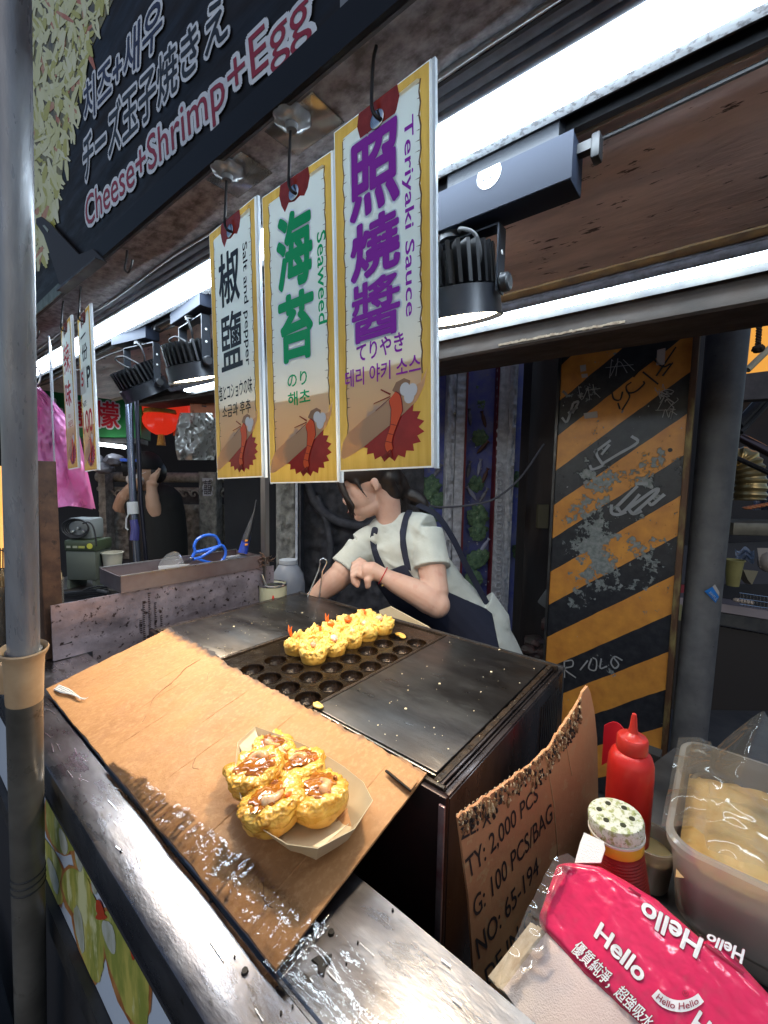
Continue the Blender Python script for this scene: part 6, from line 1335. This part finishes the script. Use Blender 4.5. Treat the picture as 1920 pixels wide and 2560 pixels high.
# ---- neighbouring stall at far right
ns = thing('neighbour_stall', 'neighbouring stall at right edge with dark beam, diagonal struts and counter', 'stall', at(1900,1700,3.0))
ns.location.z = 0; ns.matrix_basis = Matrix.Translation(ns.location)
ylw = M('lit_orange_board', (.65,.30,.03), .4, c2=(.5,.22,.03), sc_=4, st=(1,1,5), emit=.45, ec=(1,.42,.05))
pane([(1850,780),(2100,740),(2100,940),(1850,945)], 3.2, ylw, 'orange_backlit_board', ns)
pane([(1858,975-40),(2100,925-20),(2100,985),(1850,1000)], 2.4, M('stall_beam', (.07,.055,.055), .5, c2=(.04,.03,.03), sc_=20, bump=.4), 'cross_beam', ns, .08)
g = G(); g.tube([at(1868,925,3.0), at(1925,870,3.0)], .022, 12); g.done('pale_strut', M('pale_strut', (.45,.42,.3), .4), ns)
g = G(); g.tube([at(1855,1095,2.5), at(1960,1150,2.3)], .025, 14); g.done('copper_strut', M('copper_pipe', (.24,.16,.14), .2, .9), ns)
g = G(); g.tube([at(1842,1145,2.5), at(1960,1200,2.35)], .014, 10); g.done('dark_strut', black, ns)
g = G(); g.tube([at(1850,1080,2.7), at(1940,985,2.7)], .02, 8); g.tube([at(1845,1062,2.7), at(1925,975,2.7)], .03, 8); g.done('dark_brace', M('brace_dark', (.03,.03,.035), .4), ns)
pane([(1845,1000),(2100,960),(2100,1900),(1690,1900),(1690,1560)], 3.6, nightM, 'dark_back', ns)
pane([(1700,1365),(1960,1350),(1960,1460),(1690,1460)], 3.1, M('back_counter', (.04,.04,.055), .5), 'back_counter', ns)
pane([(1690,1492),(1960,1533),(1960,1555),(1688,1512)], 2.55, M('counter_edge_pale', (.30,.25,.26), .4, .3), 'counter_edge', ns, .4)
pane([(1688,1515),(1960,1556),(1960,1590),(1686,1540)], 2.56, dsteel, 'counter_face', ns, .3)
pane([(1680,1545),(1960,1595),(1960,2100),(1640,2100)], 2.62, M('counter_front', (.045,.038,.036), .35, .4), 'counter_front', ns, .05)
pane([(1690,1510),(1706,1512),(1702,1552),(1686,1548)], 2.5, M('dull_yellow', (.22,.2,.09), .5), 'yellow_patch', ns, .01)
pane([(1694,1462),(1712,1462),(1710,1482),(1692,1482)], 2.5, M('dull_red', (.25,.02,.03), .5), 'red_patch', ns, .01)
# rope tassel, duct, tray, cup, basket
rp_ = thing('rope_tassel', 'dark twisted rope with tassel hanging against the orange board', 'rope', at(1896,870,2.9))
g = G()
for k in range(2): g.tube([at(1899,800,2.9).lerp(at(1895,862,2.9), t/24)+(rH*math.cos(t*1.2+k*math.pi)+dH*math.sin(t*1.2+k*math.pi))*.009 for t in range(25)], .010, 6)
g.done('rope', M('rope_brown', (.05,.035,.025), .9), rp_)
g = G(); g.ball(at(1896,872,2.9), .036, 3, (1,1,.8), fn=lambda p: 1+.25*noise.noise(p*5)); g.done('tassel', M('rope_brown'), rp_)
dc = thing('foil_duct', 'gold ribbed foil duct hanging behind the grey column', 'duct', at(1860,1245,2.7))
pth = bez([at(1838,1150,2.75), at(1862,1152,2.72), at(1876,1195,2.7), at(1874,1250,2.7)], 14)
g = G(); g.tube(pth, [.075+.006*math.sin(i*1.5)+.0002*i for i in range(len(pth))], 28, cap=False); g.done('ribbed_foil', M('gold_foil', (.55,.42,.2), .3, .85, c2=(.4,.3,.13), sc_=10, bump=.3, bsc=20), dc)
g = G(); g.box((-.20,0,0),(.35,.30,.09), Matrix.Translation(at(1905,1340,2.9)) @ FR, bev=.01); tag(g.done('grill_box', M('grill_beige', (.22,.2,.16), .4, .4, c2=(.14,.13,.1), sc_=10)), 'beige metal grill box with rows of food on the neighbouring counter', 'grill')
g = G()
for i in range(7): p = at(1868+i*11, 1270-2*i, 2.95); g.ball(p, .028, 3, (1,1.2,.4), fn=lambda q: 1+.3*noise.noise(q*3+p))
tag(g.done('grilled_food', M('orange_food', (.55,.12,.04), .5, c2=(.5,.25,.1), sc_=40, bump=.5)), 'row of orange grilled food pieces on top of the beige grill box', 'food', kind='stuff')
g = G(); cpp = at(1831,1464,2.45); g.lathe([(.030,0),(.044,.145),(.050,.146),(.050,.152),(.043,.152),(.0295,.003)], cpp, seg=28, cap=False); tag(g.done('yellow_cup', M('yellow_paper_cup', (.30,.27,.10), .5, c2=(.25,.22,.08), sc_=20)), 'tall dull yellow paper cup on the neighbouring counter', 'cup')
g = G(); random.seed(50); c = at(1862,1390,2.6); g.grid(lambda u, v: at(1838+48*u, 1372+32*v+6*math.sin(u*9), 2.6+.04*noise.noise(V((u*4,v*4,1)))), 14, 8); tag(g.done('clear_bag', M('bluish_bag', (.35,.42,.55), .25, tl=.3)), 'bluish clear plastic bag behind the yellow cup', 'bag')
g = G(); g.loft([[at(x+dx, y+dy, 2.5+dd_) for dx, dy, dd_ in ((0,0,0),(30,0,0),(30,0,.05),(0,0,.05))] for x, y in ((1900,1420),(1893,1370))]); g.ball(at(1920,1405,2.5), .05, 3, (1,1,1.2)); tag(g.done('white_container', M('dull_white', (.32,.28,.25), .5)), 'white container with rounded lid at the far right edge', 'container')
g = G(); g.prism([at(*p, 2.45) for p in ((1858,1424),(1896,1428),(1880,1462),(1870,1450))], FW*.05); tag(g.done('folded_foil', M('foil_beige', (.22,.19,.13), .4, .5)), 'beige folded foil packet beside the yellow cup', 'packet')
g = G()
for i in range(12): x = 1850+i*8.5; g.tube([at(x,1480+.16*(x-1850),2.45), at(x,1514+.14*(x-1850),2.45)], .0018, 5)
for k in range(3): g.tube([at(1848,1482+14*k,2.45), at(1945,1496+14*k,2.45)], .002, 5)
tag(g.done('wire_basket', ringM), 'thin wire basket along the edge of the neighbouring counter', 'basket')
g = G(); [g.ball(at(1842+i*11, 1500+2*i, 2.5), .016, 2, (1.3,1,.8)) for i in range(4)]; tag(g.done('pale_snacks', M('pale_food', (.6,.48,.38), .5)), 'pale round snacks inside the wire basket', 'food', kind='stuff')
g = G(); g.grid(lambda u, v: at(1898+45*u-10*v, 1180+95*v, 3.0+.06*math.sin(u*5)), 10, 10, thick=FW*.02); tag(g.done('patterned_cloth', M('blue_white_cloth', (.10,.13,.22), .8, c2=(.4,.42,.48), sc_=70, lo=.5, hi=.6)), 'blue and white speckled cloth hanging at the right edge', 'cloth')
# ---- left background: temple balustrade, lanterns, green sign, masked person
bl = thing('balustrade', 'old carved stone balustrade with round rail and square newel behind the masked person', 'balustrade', at(400,1400,3.4))
bl.location.z = 0; bl.matrix_basis = Matrix.Translation(bl.location)
for y, r_ in ((1192,.032),(1222,.014)):
    g = G(); g.tube([at(245,y,3.45), at(700,y+4,3.40)], r_*1.25, 20); g.done('hand_rail', stone, bl)
block(497,540,1180,1500,3.28,.12, stone, 'newel', bl, sw(26,11), 14, 60)
o_ = block(505,532,1195,1240,3.272,.02, stoneG, 'newel_tablet', bl)
g = G(); g.glyphs('囍', quad(at(509,1236,3.262), at(528,1236,3.262), at(528,1200,3.262), at(509,1200,3.262), -FW*.001), .0); g.done('carved_mark', stoneD, bl, smooth=False)
block(245,262,1150,1500,3.3,.1, stone, 'newel', bl, sw(24,3), 6, 50)
for i, (a, b) in enumerate(((262,330),(430,496),(545,640))):
    block(a, b, 1262, 1400, 3.45, .05, stone, 'carved_panel', bl, lambda a_, b_, i=i: .035*abs(noise.noise(V((a_*14,b_*14,i*3))))+.02*noise.noise(V((a_*30,b_*30,i))), 30, 40)
    block(a, b, 1225, 1262, 3.55, .03, stoneD, 'shadow_gap', bl)
    for k in range(3):
        p = at(a+(b-a)*(k+.5)/3, 1236, 3.38); g = G(); g.tube([p+(rH*math.cos(t*.7)+V((0,0,1))*math.sin(t*.7))*(.042-.004*t) for t in range(11)], .008, 8); g.done('scroll_carving', stone, bl)
block(245,640,1400,1620,3.48,.08, stoneD, 'base_wall', bl, sw(12,6), 50, 30)
# lanterns
redL = M('lantern_red', (.50,.012,.012), .3, c2=(.3,.006,.006), sc_=10, emit=.4, ec=(1,.05,.02), tl=.3); goldL = M('lantern_gold', (.55,.30,.04), .5, c2=(.4,.15,.02), sc_=60)
for i, (x, y, r_, d, lb) in enumerate(((370,1022,.085,3.0,'red paper lantern with gold band, left of the row'),(402,1052,.100,2.95,'large red paper lantern lowest in the row with glossy folds'),(442,1030,.100,3.05,'red paper lantern with wide gold band behind the clear bag'),(474,1012,.09,3.2,'red lantern half hidden behind the salt and pepper sign'),(398,1006,.075,3.2,'small red lantern in the upper part of the row'))):
    c = at(x, y, d); t = thing('red_lantern', lb, 'lantern', c-V((0,0,r_)), 0, 'red lanterns behind the spotlights')
    g = G(); g.lathe([(r_*(.35+.75*math.sin(math.pi*k/12)**.7)*(1+.02*(k%2)), -r_*.95+1.9*r_*k/12) for k in range(13)], c, seg=24, fn=lambda th, h_: 1+.035*math.cos(th*12)); g.done('paper_body', redL, t)
    g = G(); g.lathe([(r_*1.0,r_*.45),(r_*1.08,r_*.5),(r_*1.02,r_*.75),(r_*.9,r_*.78)], c, seg=24); g.done('gold_band', goldL, t)
    g = G(); g.tube([c-V((0,0,r_*.9)), c-V((0,0,r_*1.7))], [.02,.03], 10); g.done('tassel', goldL, t)
g = G(); g.prism([at(*p, 2.5) for p in ((474,985),(536,992),(538,1046),(476,1040))], FW*.004); on_ = g.done('paper_notice', M('orange_paper', (.50,.17,.08), .6), smooth=False)
tag(on_, 'orange paper notice with black characters beside the salt and pepper sign', 'notice')
for tx, c4 in (('十', ((480,1012),(486,1012),(486,1004),(480,1004))), ('八', ((480,1034),(486,1034),(486,1026),(480,1026))), ('皿', ((504,1016),(516,1018),(516,998),(504,996)))):
    g = G(); g.glyphs(tx, quad(*[at(*p, 2.495) for p in c4], -FW), .01); g.done('lettering', black, on_, smooth=False)
g = G(); g.grid(lambda u, v: at(490+92*(u-.5)*(.75+.4*math.sin(math.pi*(.2+.7*v))), 1032+118*(1-v), 2.05-.06*math.sin(math.pi*u)+.05*fbm((u*1.5,v*1.5,3),2)), 44, 44)
tag(g.done('crumpled_bag', film('grimy_bag', (.8,.78,.75), .0, .3, haze=.75, hc=(.17,.165,.155), bump=.1, bsc=22), ang=80), 'crumpled clear plastic bag hanging left of the salt and pepper sign', 'bag')
# green sign
gs = thing('green_sign', 'green sign with red and white characters hanging behind the narrow signs', 'sign', at(210,1095,2.9))
DG = 2.9; GP = lambda x, y, l=0: at(x, y, DG)-FW*l
pane([(60,975),(60,880),(340,960),(355,975),(352,1095),(60,1090)], DG, M('sign_green', (.025,.20,.055), .45, c2=(.02,.15,.045), sc_=8), 'green_face', gs, .12)
pane([(60,893),(278,925),(278,962),(60,930)], DG-.02, M('sign_lilac', (.42,.44,.62), .5), 'lilac_band', gs, .01)
pane([(60,1096),(350,1096),(350,1108),(60,1108)], DG-.01, dsteel, 'bottom_rail', gs, .1)
gred = M('sign_red', (.50,.012,.03), .4); gw = M('sign_white', (.62,.64,.66), .4)
for t, c4 in (('檬', ((243,1068),(305,1074),(302,1010),(245,1004))), ('檸', ((172,1066),(232,1068),(234,1004),(176,1000))), ('汁', ((100,1062),(160,1064),(162,1004),(104,998))), ('白', ((232,972),(282,984),(282,920),(232,910))), ('鮮', ((110,935),(170,950),(170,890),(110,880)))):
    mp = quad(*[GP(*p) for p in c4], -FW)
    g = G(); g.glyphs(t, mp, .065, lift=.026); g.done('lettering_outline', gw, gs, smooth=False); g = G(); g.glyphs(t, mp, .02, lift=.030); g.done('lettering', gred, gs, smooth=False)
lt = thing('far_tube_light', 'short lit tube under the green sign', 'tube light', at(270,1125,2.8)); g = G(); g.tube([at(246,1110,2.85), at(312,1118,2.8)], .012, 10); g.done('tube', M('far_tube', (1,1,1), .4, emit=9, ec=(.85,.95,1)), lt)
g = G()
for i, (x, y, mt_) in enumerate(((235,1150,0),(262,1170,0),(285,1150,0))): g.ball(at(x,y,2.9), .06, 3, (1,1,.7), fn=lambda p: 1+.2*noise.noise(p*2+V((x,0,0))))
tag(g.done('bagged_goods', M('grey_goods', (.12,.12,.14), .3, c2=(.2,.2,.24), sc_=20)), 'grey wrapped goods on a shelf under the far tube light', 'goods', kind='stuff')
pane([(300,1146),(342,1148),(342,1154),(300,1153)], 2.85, M('tray_blue', (.02,.08,.45), .4), 'blue_tray'); tag(bpy.data.objects['blue_tray'], 'thin blue tray on the shelf under the far tube light', 'tray')
# masked person
D2 = 3.0; Z = lambda x, y, d=D2: at(x, y, d)
mp_ = thing('person', 'person in black cap and white face mask with both hands raised to the ear', 'person', (Z(395,1400).x, Z(395,1400).y, 0))
g = G(); hc = Z(366,1180); g.ball(hc, .098, 4, (.86,.92,1.15)); g.tube([hc-V((0,0,.07)), Z(375,1228)], [.055,.062], 14)
g.tube(bez([Z(352,1232), Z(318,1262,D2-.03), Z(300,1270,D2-.05)], 5), .046, 14); g.tube(bez([Z(298,1272,D2-.05), Z(312,1240,D2-.1), Z(335,1215,D2-.12), Z(352,1203,D2-.13)], 5), [.044]*6+[.038]*5+[.032]*5, 14)
g.tube(bez([Z(410,1250,D2-.03), Z(404,1275,D2-.09), Z(393,1288,D2-.12)], 5), .047, 14); g.tube(bez([Z(390,1288,D2-.13), Z(382,1255,D2-.16), Z(379,1215,D2-.16)], 5), [.046]*5+[.042]*3+[.034]*3, 14)
g.tube([Z(379,1216,D2-.16), Z(382,1205,D2-.16)], [.032,.042], 12)
for i, (x2, y2) in enumerate(((400,1170),(394,1176),(388,1182),(382,1186))): g.tube([Z(387-i*3,1202,D2-.17), Z((385+x2)/2-i,1190,D2-.175), Z(x2,y2,D2-.17)], [.015,.014,.011], 8)
g.done('body', M('skin_b', (.50,.30,.20), .5, sss=.1), mp_, remesh=.007, smo=3, ang=180)
g = G(); g.ball(hc+V((0,0,.045)), .108, 4, (.97,1.02,.95))
bmesh.ops.bisect_plane(g.bm, geom=g.bm.verts[:]+g.bm.edges[:]+g.bm.faces[:], plane_co=hc+V((0,0,.020)), plane_no=(0,0,-1), clear_outer=True)
g.tube([hc+(-rH*.04-dH*.06)+V((0,0,.030)), hc+(-rH*.11-dH*.10)+V((0,0,.022))], [.07,.055], 16); g.done('cap', M('cap_black', (.01,.01,.012), .8), mp_)
g = G(); g.ball(hc+(-rH*.038-dH*.062)+V((0,0,-.050)), .062, 3, (1,1,.85)); g.tube([hc+(-rH*.02-dH*.10)+V((0,0,-.03)), hc+(rH*.045-dH*.085)+V((0,0,0))], .002, 5); g.done('face_mask', M('mask_white', (.75,.70,.68), .8), mp_)
g = G(); g.ball(hc+dH*.03+rH*.025, .095, 3, (1,1,1.05)); g.done('hair', hairM, mp_)
blk2 = M('black_tee', (.012,.011,.010), .85); g = G()
g.tube(bez([Z(376,1228), Z(382,1245), Z(392,1290), Z(398,1360), Z(400,1480)], 5), [.06,.10,.13,.15,.165,.175]+[.185]*15, 24)
g.tube([Z(366,1236), Z(340,1248,D2-.02)], [.085,.062], 14); g.tube(bez([Z(392,1240), Z(418,1250,D2-.02), Z(416,1276,D2-.06)], 5), [.10]*5+[.075]*6, 14)
g.done('black_shirt', blk2, mp_, remesh=.012, smo=4, ang=180)
g = G(); f0 = Z(400,1480); g.tube([f0, V((f0.x,f0.y,.02))], [.17,.13], 18); g.done('trousers', blk2, mp_)
# far left: warm lit stall and pale sign behind the grey pole, dark street side
fl = thing('far_left_stall', 'warm lit neighbouring stall glimpsed left of the grey pole', 'stall', at(-20,1500,2.2))
fl.location.z = 0; fl.matrix_basis = Matrix.Translation(fl.location)
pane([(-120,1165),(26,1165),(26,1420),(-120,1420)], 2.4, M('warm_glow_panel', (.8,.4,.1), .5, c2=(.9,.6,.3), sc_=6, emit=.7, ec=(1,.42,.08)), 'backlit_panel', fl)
pane([(-150,880),(18,885),(18,1010),(-150,1005)], 2.35, M('sign_white2', (.5,.5,.6), .5), 'pale_sign', fl)
g = G(); g.glyphs('雞', quad(at(-50,985,2.33), at(14,985,2.33), at(14,915,2.33), at(-50,915,2.33), -FW), .03); g.done('lettering', gred, fl, smooth=False)
pane([(-300,1420),(60,1420),(60,2000),(-300,2000)], 2.6, nightM, 'dark_front', fl)
g = G(); [g.tube([at(0+i*7,1370,2.1), at(0+i*7,1425,2.1)], .003, 5) for i in range(5)]; g.tube([at(-5,1372,2.1), at(35,1390,2.1)], .003, 5); tag(g.done('wire_rack', black), 'black wire rack in front of the warm lit panel at far left', 'rack')
pane([(-900,-300),(640,-300),(640,1900),(-900,1900)], 4.6, nightM, 'dark_facade'); tag(bpy.data.objects['dark_facade'], 'dark building front far behind the lanterns and balustrade', 'building')
# upper dark space under the canopy and stall side
g = G(); g.box((-3.2,1.31,1.86),(.9,1.34,3.2)); tag(g.done('rear_fascia', nightM), 'dark fascia board closing the rear of the stall roof', 'fascia')
# things on the ground at bottom left
g = G(); g.box((-1.5,-.25,.02),(-.9,.05,.30), bev=.01); tag(g.done('dark_crate', M('crate_dark', (.02,.022,.028), .5)), 'dark plastic crate on the ground by the foot of the grey pole', 'crate')
g = G(); g.grid(lambda u, v: at(60+130*u, 2420+170*v, .95+.05*math.sin(u*6)+.04*noise.noise(V((u*4,v*4,2)))), 20, 16); tag(g.done('crumpled_rag', M('rag_grey', (.05,.05,.055), .8)), 'crumpled dark rag below the food poster', 'rag')
g = G(); [g.prism([at(x,2330,.95), at(x+9,2320,.95), at(x+28,2470,.95), at(x+14,2480,.95)], FW*.004) for x in (132,)]; tag(g.done('yellow_packet', M('packet_yellow', (.45,.30,.02), .5)), 'yellow striped packet seen under the counter edge', 'packet')
